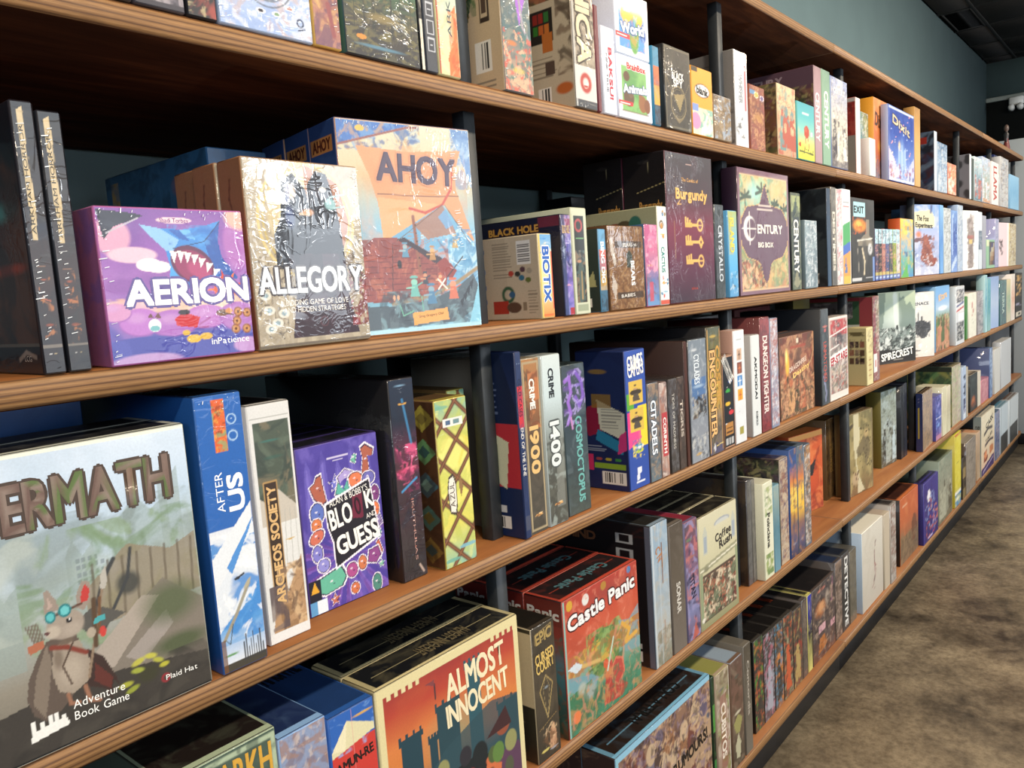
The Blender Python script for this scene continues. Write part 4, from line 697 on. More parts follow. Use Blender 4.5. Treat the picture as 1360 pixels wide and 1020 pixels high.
@art
def blook(cv, P):
    cv.fill('4c3e98'); ang = np.arctan2((cv.V-.3)*cv.h, (cv.U-.5)*cv.w); cv.m(((np.sin(ang*22) > 0)&(cv.V < .42)).astype(float), '7c58b4', .9); cv.m(((np.sin(ang*22+.5) > .6)&(cv.V < .42)).astype(float), '5c2c78', .6)
    for x, t in ((.05, .93), (.24, .97), (.42, .9), (.6, .99), (.8, .94)): cv.p([(x, .5), (x+.02, t-.08), (x+.05, t), (x+.09, t-.06), (x+.12, .5)], '6458b0', .8); cv.p([(x+.03, .5), (x+.04, t-.1), (x+.06, t-.04), (x+.08, .5)], '7c70c4', .6)
    cv.fb(['42348c', '7464bc'], 26, .5, .52)
    S = []
    def st(pts, c): S.append((pts, c))
    def blob(x, y, rx, ry, rot=0): r_ = math.radians(rot); return [(x+(rx*math.cos(t)*math.cos(r_)-ry*math.sin(t)*math.sin(r_)*.6), y+(rx*math.cos(t)*math.sin(r_)*.6+ry*math.sin(t)*math.cos(r_))) for t in [k*.45 for k in range(14)]]
    def star(x, y, r): return [(x+r*(1 if k % 2 == 0 else .45)*math.sin(k*math.pi/5), y+.62*r*(1 if k % 2 == 0 else .45)*math.cos(k*math.pi/5)) for k in range(10)]
    st([(.16, .69), (.12, .76), (.18, .78), (.2, .81), (.26, .82), (.27, .76), (.3, .66), (.25, .64)], 'a85c48'); st([(.76, .72), (.8, .86), (.78, .92), (.84, .94), (.94, .9), (.92, .86), (.86, .87), (.87, .8), (.83, .7)], 'a85c48')
    st(star(.43, .75, .08), '6c6cc4'); st([(.46, .78), (.56, .82), (.66, .79), (.66, .74), (.56, .77), (.48, .74)], 'a898d0'); st(blob(.68, .74, .09, .045), 'd87850'); st(blob(.85, .73, .08, .04), '6c68b0'); st([(.42, .68), (.46, .75), (.52, .7), (.58, .75), (.6, .66)], '5cac9c'); st(blob(.92, .62, .055, .05), '7c3c78'); st(blob(.91, .52, .05, .045), 'e07848'); st([(.88, .45), (.96, .48), (.99, .42), (.93, .4)], '8c78a8'); st(blob(.93, .36, .03, .03), '5ca090'); st([(.88, .3), (.92, .32), (.96, .24), (.92, .2), (.87, .23)], 'c86848')
    st(blob(.18, .6, .08, .06), '5c70b8'); st(blob(.16, .53, .06, .04), 'd07848'); st(blob(.15, .46, .09, .04, 20), 'c86c58'); st(blob(.14, .36, .06, .05), '7c78c4'); st(blob(.2, .28, .07, .04), '8c88cc'); st([(.12, .12), (.12, .2), (.4, .24), (.46, .17), (.4, .12), (.2, .1)], '62b096'); st(blob(.54, .19, .07, .045), 'a84c88'); st(blob(.68, .21, .055, .045), 'c8744c'); st([(.75, .2), (.78, .27), (.9, .28), (.93, .22), (.86, .18)], '8c4484'); st(star(.3, .05, .06), 'b86850'); st(blob(.56, .07, .055, .035), 'c87048'); st(blob(.85, .05, .06, .055), '4c8478'); st(star(.93, .16, .045), '7cb89c'); st([(.64, .86), (.68, .9), (.72, .89), (.7, .84)], '6cb09c')
    for pts, c in S:
        for s_, c_ in ((1.22, 'efe8f0'), (1.08, '2a1c48'), (.97, c)):
            cx = sum(p[0] for p in pts)/len(pts); cy = sum(p[1] for p in pts)/len(pts); cv.p([((x-cx)*s_+cx, (y-cy)*s_+cy) for x, y in pts], c_)
        cv.e(cx-.01, cy+.01, .018, .01, 'e8e0ec', .8); cv.e(cx+.02, cy-.008, .012, .008, '2a1c48', .8)
    cv.p([(.27, .645), (.86, .735), (.9, .56), (.95, .34), (.34, .225), (.33, .4), (.28, .5)], 'efe8f0'); cv.p([(.285, .632), (.85, .72), (.885, .56), (.93, .352), (.355, .24), (.345, .4), (.295, .5)], '1c1722'); cv.p([(.605, .505), (.62, .64), (.745, .655), (.75, .505), (.735, .49)], '6c2038')
    cv.r(0, 0, .14, .21, '181828'); cv.p([(.02, .13), (.07, .2), (.12, .13)], 'd8a030'); cv.r(0, .0, .2, .08, '5c98c8'); cv.r(.08, .0, .2, .08, 'dce4ec'); cv.r(.35, .905, .62, .915, 'd8d0e8', .8); cv.r(.42, .885, .55, .893, 'd8d0e8', .8)
@art
def nebula(cv, P):
    cv.g('141014', '2a1a20', '3a1a28', '5a2038', '142034', '102038'); cv.fb(['281820', '1a1a2c'], 30, .6); cv.e(.5, .55, .55, .12, 'c83868', .9, .8); cv.e(.65, .56, .3, .06, 'f07898', .9, .7); cv.fb(['e05888', '6a2048'], 60, .8, .5, .06, (.05, .44, .95, .68)); cv.l([(.5, .9), (.75, .68)], .06, '3c80b0', .8); cv.e(.45, .97, .3, .04, '88b0d0', .7, .7); cv.l([(.2, .45), (.85, .5)], .05, '3c98d0', .8); cv.e(.5, .88, .2, .035, 'c89848'); cv.e(.5, .88, .1, .018, '6a4c20')
    for k in range(8): cv.e(.58+.02*math.sin(k), .12+.04*k, .05, .008, 'c87868')
    cv.l([(.7, .06), (.85, .02)], .05, 'd0b8a8', .7)
@art
def azul(cv, P):
    cv.g('88b8a0', 'd8d060', 'e0d868', 'd8cc58', '7ab0a0'); cv.fb(['e8e488', 'b8c058'], 30, .6)
    for k in range(-2, 6):
        cv.l([(-.1, .22*k-.1), (1.1, .22*k+.24)], .075, '5c3424'); cv.l([(-.1, .24*k+.2), (1.1, .24*k-.08)], .075, '5c3424'); cv.l([(-.1, .22*k-.1), (1.1, .22*k+.24)], .02, '8c5c38'); cv.l([(-.1, .24*k+.2), (1.1, .24*k-.08)], .02, '8c5c38')
    cv.e(.75, .1, .3, .05, '78b0c0', .9, .1); cv.e(.2, .04, .3, .05, '68a898', .9, .2); cv.e(.15, .96, .3, .05, '70a890', .8, .2); cv.p([(.25, .32), (.45, .3), (.5, .36), (.5, .5), (.42, .56), (.26, .54), (.2, .46)], '3c3028'); cv.p([(.28, .33), (.43, .32), (.47, .37), (.47, .49), (.41, .54), (.28, .53), (.24, .46)], 'e4e0d4'); cv.p([(.64, .4), (.72, .46), (.66, .54), (.58, .48)], '8c6a40'); cv.r(.22, .84, .85, .89, 'e8e4dc'); cv.r(.3, .85, .45, .88, '3c5c80'); cv.r(.55, .85, .75, .88, '6c8c90')
@art
def coldcase(cv, P):
    cv.fill('203058'); cv.r(0, .6, 1, .82, 'c43440'); cv.e(.5, .94, .35, .05, '8ca0b8'); cv.e(.5, .94, .25, .04, '203058'); cv.fb(['2a3c68'], 50, .4); cv.r(.1, .04, .9, .12, '5a5c68', .5)
@art
def tiger(cv, P):
    cv.g('3c3a34', '48443c', '54493c', 'a86c40', 'c08850'); cv.fb(['2c2a26', '5c5448'], 40, .6); cv.r(0, 0, 1, 1, '3a342c', .3); cv.l([(.06, .02), (.94, .02), (.94, .98), (.06, .98), (.06, .02)], .05, 'a89878'); cv.fb(['8c5030', 'c87c48'], 40, .7, .5, .06, (.3, .6, .94, .97)); cv.e(.5, .1, .26, .045, 'd8a868'); cv.e(.45, .1, .16, .03, '8c5830'); cv.e(.6, .11, .12, .02, 'e8c898')
@art
def tiger2(cv, P):
    cv.g('40423c', '54564e', '7c8480', 'c0d0d4', 'ccd8d8'); cv.fb(['383a36', '9ca8a4'], 36, .7, .5, .06, (0, 0, 1, .5)); cv.p([(.4, .1), (.9, .1), (.95, .55), (.6, .55)], '9ca09a', .35); cv.e(.5, .12, .26, .045, 'd8a868'); cv.e(.45, .12, .16, .03, '8c5830'); cv.e(.6, .13, .12, .02, 'e8c898'); cv.e(.5, .5, .3, .1, '4c504c', .6, .5)
@art
def cosmo(cv, P):
    cv.g('3c4844', '34464c', '2c3c48', '404c58'); cv.fb(['2c3438', '506068'], 36, .6)
    for k, (x, y) in enumerate([(.15, .7), (.2, .85), (.45, .95)]): cv.e(x, y, .3, .1, '6c4ca0', .75, .8)
    cv.l([(.1, .9), (.3, .92), (.35, .82), (.2, .76), (.3, .68), (.15, .62)], .08, '9468c8'); cv.l([(.6, .95), (.85, .88), (.9, .78), (.7, .72), (.55, .78)], .09, '7858b8'); cv.e(.65, .86, .2, .06, '8c78d0', .8, .5); cv.fb(['b0a0e0'], 80, .7, .58, .04, (0, .6, 1, .97)); cv.l([(.3, .65), (.35, .58)], .05, 'c088c0')
@art
def capers(cv, P):
    cv.g('2c4ca0', '284898', '3454a8'); cv.r(0, .58, .35, .7, '58a038'); cv.r(0, .4, .5, .56, 'e03c80'); cv.r(.55, .3, 1, .6, 'e8cc38'); cv.p([(0, .3), (.6, .34), (1, .44), (1, .56), (.5, .56), (0, .44)], 'e04888', .9); cv.p([(.5, .56), (1, .6), (1, .3), (.7, .34)], 'e8cc38')
    for y in (.7, .5): cv.r(.12, y-.085, .85, y+.085, 'd0b050'); cv.e(.48, y, .32, .085, '201c18'); cv.e(.48, y, .28, .075, '3c342c'); cv.e(.46, y+.025, .1, .03, 'b08c68'); cv.p([(.3, y-.06), (.36, y-.01), (.6, y-.01), (.68, y-.06)], '504840'); cv.e(.46, y+.05, .12, .015, '4a3c30')
    cv.e(.5, .3, .3, .06, 'e8e8e0'); cv.e(.5, .27, .3, .05, '88b048'); cv.e(.5, .31, .22, .035, '4898c0'); cv.fb(['e8d038', '2c60a8'], 120, .8, .52, .05, (.2, .22, .8, .36)); cv.p([(.35, .06), (.4, .15), (.6, .15), (.62, .11), (.5, .1), (.48, .06)], 'd8dce8'); cv.r(.3, .035, .75, .048, 'd8dce8')
@art
def redband(cv, P):
    cv.g('a08880', 'b89c90', '8c7874', 'c0b0a8'); cv.fb(['705c5c', 'd0c0b8', 'a87868'], 60, .8, .5); cv.r(.2, .22, .9, .68, 'b43c44')
@art
def battle(cv, P):
    cv.g('8c929c', '7c8490', '76828e'); cv.r(.1, .42, .92, .69, '4c70a0'); cv.e(.5, .62, .4, .06, 'a8c0d8', .8, .6); cv.p([(.1, .42), (.3, .5), (.5, .54), (.8, .48), (.92, .5), (.92, .38), (.1, .36)], '2c3038'); cv.fb(['5c4c40', 'b0a898', '34404c'], 70, .8, .5, .05, (.1, .36, .92, .54)); cv.fb(['a8b0b8'], 60, .6, .55); cv.e(.4, .06, .2, .04, 'b89860'); cv.e(.3, .92, .2, .05, 'd8dce0', .7, .5); cv.fb(['3c4450', 'c8c8c4'], 70, .7, .54, .05, (0, 0, 1, .22))
@art
def encounter(cv, P):
    cv.g('484868', '585070', 'b0903c', 'c8a848', '6a6840', '50584a'); cv.fb(['7c6c3c', '3c3c34'], 40, .6); cv.e(.5, .55, .6, .1, 'e0c068', .7, .7); cv.e(.45, .93, .3, .06, 'c8a848', .8, .5); cv.e(.4, .9, .2, .03, '584c30'); cv.l([(.06, .02), (.06, .98)], .03, 'd0a058'); cv.l([(.94, .02), (.94, .98)], .03, 'a87c48'); cv.l([(.5, .06), (1, .07)], .02, 'e0c878'); cv.p([(.25, .05), (.35, .09), (.45, .05), (.35, .01)], 'c8c8d0')
@art
def balloons(cv, P):
    cv.fill('1a1e26'); cv.l([(.03, .01), (.97, .01), (.97, .99), (.03, .99), (.03, .01)], .03, 'c89878'); cv.e(.7, .72, .2, .08, '3c6cc0'); cv.e(.45, .62, .24, .09, '3c9c48'); cv.e(.4, .48, .26, .09, 'd8b038'); cv.e(.72, .38, .26, .1, 'd03840')
    for x, y in ((.66, .76), (.38, .66), (.33, .52), (.65, .42)): cv.e(x, y, .05, .02, 'e8e8e8', .7)
    cv.r(.15, .14, .85, .27, 'b07c40'); cv.r(.2, .16, .8, .18, '4c3420'); cv.r(.2, .21, .8, .225, '4c3420'); cv.e(.2, .27, .09, .03, 'dcdce0'); cv.r(.15, .04, .85, .11, 'b0b0b0'); cv.r(.35, .04, .4, .11, '1a1e26'); cv.r(.6, .04, .65, .11, '1a1e26')
@art
def pictos(cv, P):
    cv.fill('dadde0'); cv.fb(['cfd4d8'], 30, .5)
    for y, c_, d_ in ((.79, 'c8a890', '5c4438'), (.67, '7c4438', 'c87850'), (.555, '3c80c0', 'e8eef4'), (.43, 'e0a030', 'b85828')): cv.r(.25, y-.05, .75, y+.05, c_); cv.e(.5, y, .15, .03, d_); cv.l([(.5, y-.04), (.5, y+.03)], .05, d_)
    cv.r(.38, .07, .7, .14, '9c9448'); cv.r(.3, .92, .7, .93, 'a8acb0'); cv.e(.4, .28, .06, .012, 'b0b4b8'); cv.e(.6, .26, .06, .012, 'b0b4b8')
@art
def bonfire(cv, P):
    cv.g('544c38', '8c6448', '8c5440', '7c4034', '6a3c34'); cv.fb(['a87458', '5c4438', 'b88c68'], 30, .8, .48); cv.e(.2, .66, .07, .17, 'f0b848', 1, .6); cv.e(.18, .76, .04, .1, 'fce088', 1, .6); cv.e(.2, .42, .14, .12, 'c07048', .9, .5); cv.figs(5, ['a87858', '5c4c3c', 'c89868', '48402c', 'b06848'], .05, .5, .22); cv.fb(['3c3c2c', 'd0a078', '80503c'], 70, .7, .52, .05, (0, 0, 1, .5)); cv.e(.5, .93, .04, .03, 'd8c8b0'); cv.r(.3, .84, .75, .88, '9c4438', .8)
@art
def redspine(cv, P):
    cv.g('40484e', '3a4248', '4c5258'); cv.fb(['30363c', '5c646a'], 40, .6); cv.e(.55, .82, .35, .06, 'c87870', .9, .3); cv.e(.55, .78, .15, .07, 'b86060'); cv.l([(.3, .3), (.6, .12), (.5, .04)], .09, '8c90b0'); cv.e(.4, .22, .1, .05, 'b0b4cc', .8, .5); cv.r(0, 0, .1, 1, '202428')
@art
def poster(cv, P):
    cv.fill('8c8480'); cv.r(0, .78, 1, 1, 'b04448'); cv.e(.5, .73, .3, .15, '3c3c44', .9, .4); cv.e(.48, .9, .08, .05, '5c4c50'); cv.fb(['4c4c54', 'b08880', 'd8d0c8'], 50, .7, .52); cv.p([(0, .42), (1, .5), (1, .62), (0, .54)], 'e8e4e0'); cv.l([(0, .78), (1, .86)], .015, 'e8e4e0'); cv.l([(0, .62), (.5, .66)], .015, 'e0dcd8'); cv.l([(.3, .26), (1, .34)], .015, 'e0dcd8'); cv.fb(['a84840', '6c6c60', 'c8b8a8'], 60, .8, .48, .05, (0, .08, 1, .4)); cv.r(0, 0, 1, .075, 'dcd4cc'); cv.l([(.02, .01), (.98, .01), (.98, .99), (.02, .99), (.02, .01)], .03, 'e4dcd4')
@art
def creamspine(cv, P):
    cv.fill('d8cc98'); cv.e(.5, .85, .3, .08, '8c8468', .8, .5); cv.fb(['8c7c5c', 'b8a878'], 70, .7, .52, .05, (.1, .55, .9, .98)); cv.r(.2, .08, .8, .5, 'c8bc88'); 
    for k in range(8): cv.e(.5, .12+.045*k, .2, .012, 'a06c48')
@art
def redlabel(cv, P):
    cv.g('7c3440', '90404a', '884048'); cv.fb(['5c4048', 'c8b8a8', '4c5c68'], 60, .7, .54); cv.r(.45, 0, 1, 1, 'a89c90', .3); cv.fb(['d8d0c0', '5c3c44', '8c8868'], 70, .8, .5, .05, (.45, .35, 1, 1)); cv.r(0, .1, .6, .32, 'e8e2de'); cv.r(.25, .16, .45, .25, 'b04048')
@art
def spirecrest(cv, P):
    cv.g('24261f', '2c2e28', '8c9894', 'b0c0b8', 'a8b8a0', 'b8c4a4'); cv.p([(.55, 1), (.6, .9), (.68, .95), (.75, .8), (.85, .85), (1, .7), (1, .3), (.6, .3), (.55, .6)], '5c7068', .7); cv.e(.4, .65, .25, .3, 'd0dcd4', .7, .9); cv.l([(.45, .95), (.5, .4)], .08, 'e0e8e4', .6); cv.p([(0, 1), (.2, 1), (.14, .6), (.05, .4), (0, .4)], '3c5448', .6)
    cv.p([(0, .42), (.1, .3), (.2, .4), (.3, .26), (.45, .34), (.55, .44), (.62, .3), (.8, .36), (1, .5), (1, .1), (0, .1)], '48504e'); cv.fb(['d8e0dc', '2c302c', '8c9894'], 50, .9, .48, .05, (0, .18, 1, .5)); cv.e(.5, .5, .03, .04, '1c1c1c'); cv.p([(0, 0), (1, 0), (1, .22), (.5, .18), (0, .2)], '2a2826'); cv.r(.4, .03, .66, .045, '8c8c84'); cv.l([(.1, .4), (.2, .46), (.28, .4)], .012, '2c302c'); cv.l([(.75, .46), (.85, .52), (.9, .44)], .02, '2c302c')
@art
def island(cv, P):
    cv.g('d8d2c8', 'dcd8d0', 'd4d4d0'); cv.fb(['e8e6e0'], 14, .5); cv.p([(.15, .46), (.28, .52), (.4, .56), (.6, .57), (.85, .52), (.88, .42), (.78, .36), (.7, .3), (.55, .28), (.4, .34), (.2, .38)], '3e3e40'); cv.l([(.42, .5), (.42, .68)], .03, '3e3e40'); cv.l([(.55, .5), (.55, .62)], .035, '3e3e40'); cv.l([(.32, .5), (.32, .6)], .02, '3e3e40'); cv.fb(['6a6a6a', '2a2a2c'], 60, .7, .54, .05, (.15, .3, .88, .55)); cv.e(.35, .1, .16, .03, '4a4644'); cv.e(.35, .04, .14, .015, '4a4644'); cv.fb(['f4f4f4'], 60, .8, .6, .04, (.2, .05, .8, .2))
@art
def rooty(cv, P):
    cv.g('a0684c', '98704c', '5c7c40', '7c9868', 'a8c0d8', '78a8d8', '6ca0d0'); cv.fb(['c89878', '4c6c34', '8c5c40'], 36, .8, .48, .06, (0, 0, 1, .55)); cv.e(.5, .66, .4, .05, 'e8eef4', .8, .4)
    for x in (.2, .4, .6): cv.l([(x, .02), (x+.1, .25), (x-.03, .45), (x+.05, .56)], .025, '3c2c20')
    cv.figs(3, ['8c5840', '4c5c34', 'b88060'], .1, .48, .2)
@art
def strip(cv, P):
    cv.fill('c4c8cc'); cv.r(.1, .72, .95, .96, '6c6c74'); cv.r(.1, .55, .95, .7, 'dcd8d8'); cv.l([(.1, .58), (.95, .64)], .03, 'b03c40'); cv.l([(.1, .66), (.95, .72)], .03, '3c4c80'); cv.r(.25, .4, .95, .54, 'e4e4e4'); cv.r(.1, .06, .95, .38, '505458'); cv.fb(['24282c', 'c8c8c4', '8c8c90'], 60, .9, .5, .05, (.1, .06, .95, .38)); cv.fb(['24282c', 'd0ccc8'], 60, .9, .5, .05, (.1, .72, .95, .96)); cv.r(0, 0, .06, 1, 'dce0e4')
@art
def goldblack(cv, P):
    cv.fill('1e1a1c'); cv.e(.45, .88, .3, .08, 'c89c5c', .9, .5); cv.e(.55, .68, .35, .08, 'b08850', .9, .4); cv.e(.5, .66, .18, .04, '201c1c'); cv.e(.35, .55, .25, .05, 'c08c50', .8, .5); cv.fb(['201818', 'd8b070'], 60, .8, .54, .05, (.05, .5, .95, .98)); cv.r(.1, .3, .5, .34, '8c88a0'); cv.r(.55, .27, .95, .3, '6c6880'); cv.r(.05, .04, .9, .15, 'd0c8b8'); cv.r(.35, .07, .7, .11, '202020')
@art
def goldcaps(cv, P):
    cv.fill('46584e'); cv.l([(.02, .98), (.98, .98), (.98, .02)], .03, 'a8b89c'); cv.fb(['3c4c44', '58685c'], 30, .6)
@art
def pyramid(cv, P):
    cv.g('b83830', 'c83c34', 'c83c34', '2860b0', '2c5cac'); cv.r(0, 0, 1, .85, 'c43c34'); cv.r(0, .84, 1, 1, '2c60b0'); cv.fb(['88b0e0'], 40, .7, .55, .05, (0, .8, 1, 1)); cv.p([(0, .84), (.38, .955), (1, .88), (1, .85), (.3, .82), (0, .81)], 'd8d0a8'); cv.p([(0, .84), (.38, .955), (.3, .82)], 'e4dcb8'); cv.e(.75, .955, .3, .03, 'd8a838', .9, .5); cv.r(.48, 0, .5, 1, 'd89890', .5)
@art
def almost(cv, P):
    cv.g('2c1c20', '283c44', '2c5058', 'c8783c', 'd07c44', 'b04434', '8c3034'); cv.fb(['b85838'], 12, .4, .5, .1, (0, .5, 1, 1)); cv.e(.5, .55, .3, .2, '5a9c80', .5, .9)
    def tw(x, w_, t, c_):
        cv.r(x, .1, x+w_, t, c_); cv.r(x-.012, t, x+w_+.012, t+.03, c_)
        for k in range(4): cv.r(x-.012+k*(w_+.024)/3.5, t+.03, x-.012+k*(w_+.024)/3.5+.016, t+.05, c_)
    tw(.12, .13, .66, '22404c'); tw(.06, .05, .5, '1c3038'); tw(.36, .15, .72, '26444e'); tw(.3, .05, .58, '22404c'); tw(.58, .1, .86, '2c5460'); tw(.8, .18, .52, '1c2c34'); cv.l([(.36, .8), (.36, .88)], .006, '1c3038'); cv.p([(.3, .9), (.36, .905), (.36, .87)], '7c4044')
    cv.p([(.4, .5), (.6, .56), (.75, .6), (.98, .55), (.98, .0), (.02, 0), (.02, .3), (.2, .36)], '2c4a54', .85); cv.figs(5, ['2c2c34', '4c5c38', 'c86c44', '583c54', '8c8c5c', '1c2428'], .0, .42, .3, (.3, .98)); cv.e(.56, .24, .05, .06, 'c83c34'); cv.e(.56, .2, .045, .05, 'e0c898'); cv.e(.42, .1, .055, .08, 'c87850'); cv.e(.83, .42, .06, .06, '8c4c38'); cv.p([(.7, .4), (.86, .52), (.9, .4)], '3c2428'); cv.e(.78, .28, .05, .06, '5c7c40')
    for a_, b_, c_, d_ in ((0, 0, 1, .03), (0, .955, 1, 1), (0, 0, .035, 1), (.965, 0, 1, 1)): cv.r(a_, b_, c_, d_, 'd8cc9c')
    for k in range(5):
        for o_ in (.06, .78): cv.r(o_+.045*k, .93, o_+.045*k+.025, .955, 'd8cc9c')
@art
def court(cv, P):
    cv.g('342e26', '3c362c', '443c30', '2c2820'); cv.fb(['2a2620', '4c4436'], 36, .5); cv.l([(.12, .88), (.88, .91), (.88, .98), (.12, .95), (.12, .88)], .02, '8c7850'); cv.l([(.5, .62), (.2, .52), (.5, .3), (.8, .54), (.5, .62)], .02, 'b09860'); cv.l([(.5, .62), (.35, .52), (.5, .3), (.65, .52), (.5, .62)], .012, '8c7c58'); cv.e(.5, .53, .12, .05, '8c98a0', .8, .6); cv.l([(.08, .24), (.9, .3)], .012, '8c7448'); cv.p([(.5, .06), (.55, .2), (.75, .24), (.85, .14), (.8, .04)], 'b88c6c'); cv.e(.3, .07, .2, .04, 'c8b868'); cv.e(.7, .05, .2, .03, 'a8a8b0'); cv.fb(['6a4c34', 'd8b890'], 70, .8, .55, .05, (.2, .02, .9, .25))
@art
def castle(cv, P):
    cv.g('3c7c60', '4c8468', '789c8c', 'c05c40', 'b84834', 'a83c34'); cv.fb(['c86850', '9c3c30'], 14, .5, .5, .1, (0, .5, 1, 1)); cv.e(.6, .9, .5, .1, '8c4440', .5, .8)
    cv.p([(.28, .46), (.4, .66), (.62, .62), (.72, .5), (.66, .28), (.36, .3)], '5c7c48'); cv.fb(['7c9450', '46603c', '8ca868'], 40, .8, .48, .06, (.26, .26, .74, .66)); cv.p([(.7, .62), (.85, .58), (1, .66), (1, .3), (.78, .34)], '7898a0', .8)
    cv.fb(['c8a048', 'a86c38', '8c7448'], 44, .85, .5, .05, (.0, .4, 1, .58)); cv.l([(.75, .58), (.85, .5), (.8, .42), (.95, .44)], .025, 'd0a048'); cv.p([(.02, .44), (.3, .36), (.4, .3), (.3, .2), (.02, .34)], '6c98a8', .8); cv.p([(0, .3), (.3, .32), (.42, .1), (0, .02)], '3c7454'); cv.e(.28, .24, .1, .08, '9ca4a0', .9, .5); cv.e(.18, .3, .07, .06, 'b0b4a8', .8, .5)
    cv.p([(.45, .05), (.5, .34), (.58, .36), (.62, .2), (.8, .08), (.7, .02)], 'a84038'); cv.e(.52, .28, .07, .06, 'c87c50', .9, .5); cv.e(.5, .36, .035, .04, 'c85838'); cv.p([(.64, .36), (.74, .32), (.76, .2), (.66, .12), (.57, .18), (.57, .3)], 'c87058'); cv.p([(.64, .34), (.72, .31), (.74, .21), (.66, .14), (.59, .19), (.59, .29)], 'b04840'); cv.l([(.52, .3), (.62, .52)], .012, 'b8d0c0'); cv.p([(.02, .5), (.12, .52), (.22, .46), (.12, .44)], 'c8d4dc'); cv.l([(.2, .46), (.42, .42)], .02, 'c8a868')
    cv.fb(['4c6c50', 'b88c58', '3c5c48'], 50, .6, .54, .05, (0, 0, 1, .3)); cv.e(.1, .12, .05, .05, 'd87848'); cv.r(0, 0, .02, 1, '88b0a8'); cv.e(.08, .95, .04, .04, 'c89c38'); cv.e(.28, .93, .045, .045, 'd8d8d4'); cv.e(.52, .955, .04, .035, 'a87c38'); cv.e(.88, .965, .03, .03, '4878a8'); cv.fb(['d88870'], 60, .5, .6)
@art
def iceblue(cv, P):
    cv.g('7c7c6c', 'a8a8a0', '98a8b4', '8ca4b8', '90a8bc'); cv.fb(['a8b8c4', 'b0a898'], 40, .5); cv.l([(.62, .3), (.6, .1)], .05, '9c7c68', .8); cv.fb(['8c7c64', '707870'], 70, .6, .52, .05, (.1, 0, 1, .25)); cv.r(.42, 0, .46, 1, 'b8c8d4', .5); cv.r(0, 0, .1, 1, 'c8d4dc', .6)
@art
def purplefan(cv, P):
    cv.g('684c60', '7478a0', '6c6888', '7c4c60', '4c4858'); cv.fb(['b87070', '8c88b0', '3c3854'], 40, .8, .5); cv.e(.5, .7, .35, .06, '9c6858', .8, .5); cv.e(.3, .85, .3, .08, '60885c', .6, .5); cv.p([(.3, 0), (.6, .14), (.9, .02)], 'b85c48', .8)
@art
def coffee(cv, P):
    cv.g('8c8c68', 'b8b494', 'c8c4a4', 'ccc8ac'); cv.r(.04, .06, .96, .48, '4c3c34'); cv.figs(7, ['8c4c3c', 'c8a888', '3c4438', 'd0c8b0', '6c2c2c', '50604c'], .08, .45, .35, (.06, .94)); cv.fb(['a86c54', 'd8c8ac', '2c2420', '5c6c54'], 60, .85, .5, .04, (.06, .07, .94, .46)); cv.p([(.0, .5), (1, .56), (1, .62), (0, .56)], '98987c'); cv.p([(.0, .52), (1, .58), (1, .595), (0, .535)], 'dcd8c4'); cv.r(0, .06, .06, .5, '8c9878'); cv.r(.94, .06, 1, .56, '8c9878'); cv.e(.6, .88, .22, .05, '98a0ac'); cv.e(.6, .875, .19, .04, 'c0c4c0'); cv.r(.4, .84, .8, .87, 'ccc8ac')
    for x in (.15, .9): cv.p([(x-.06, .66), (x-.06, .84), (x, .92), (x+.06, .84), (x+.06, .66)], 'b8bcb0'); cv.r(x-.03, .68, x+.03, .82, '98a4b0')
    cv.e(.16, .53, .08, .04, '787860', .9, .4); cv.e(.05, .09, .04, .03, 'e0dcd0'); cv.e(.56, .71, .02, .01, '2c2c2c')
@art
def leafspine(cv, P):
    cv.g('d0d0b4', 'd8d8c4', 'd4d4bc'); cv.e(.45, .85, .25, .05, '3c4434', .7, .4); cv.e(.6, .72, .28, .04, '8ca064', .9, .4); cv.fb(['6c8854', 'a8b080'], 50, .8, .5, .05, (.1, .66, .95, .96)); cv.fb(['5c7c40', '8c9c5c'], 50, .9, .48, .05, (.1, .03, .95, .26)); cv.r(.04, .02, .96, .024, '8c9078')
@art
def sunset(cv, P):
    cv.g('383450', '5c5470', '7c5c58', 'e0b040', 'e8c050', 'c87848', P[0], P[0]); cv.fb(['3c4868', 'a87848'], 40, .6, .52); cv.r(.45, .3, .55, .75, '704830', .8); cv.e(.5, .12, .35, .08, '8c8898', .7, .6); cv.fb(['e8d070'], 70, .7, .56, .05, (0, .4, 1, .65)); cv.e(.7, .88, .2, .06, '404858', .7, .5)
@art
def orangebird(cv, P):
    cv.g('8c3420', 'b84c2c', 'c05830', 'b04c2c'); cv.fb(['d07848', '7c2c20'], 26, .7, .5); cv.p([(.25, .6), (.55, .55), (.8, .65), (.7, .45), (.4, .42)], '28282c'); cv.l([(.5, .8), (.55, .3)], .03, 'd88858', .7); cv.r(0, .93, 1, 1, 'c89050')
@art
def leopard(cv, P):
    cv.g('74583c', '8c7c54', '94865c', '78704c'); cv.fb(['6c6444', 'a89868'], 20, .7); cv.p([(.2, 1), (.4, 1), (.45, .7), (.3, .4), (.42, .2), (.62, .02), (.35, .0), (.3, .3), (.2, .6)], 'c8c0a0', .85); cv.p([(.3, .55), (.7, .75), (.9, .5), (.7, .3), (.62, .5), (.35, .45)], '6c6048', .8); cv.dots(70, ['3c3428'], .012, .026, (.45, .3, .98, .85), .8); cv.e(.72, .72, .12, .1, 'b8a070', .8, .5); cv.e(.72, .74, .035, .02, '20201c'); cv.e(.25, .2, .16, .14, 'b09878', .9, .4); cv.dots(16, ['5c4434'], .012, .03, (.1, .08, .4, .3)); cv.e(.08, .85, .16, .05, '3c342c', .9, .4, 20); cv.r(.96, 0, 1, 1, '6c5c44', .6)
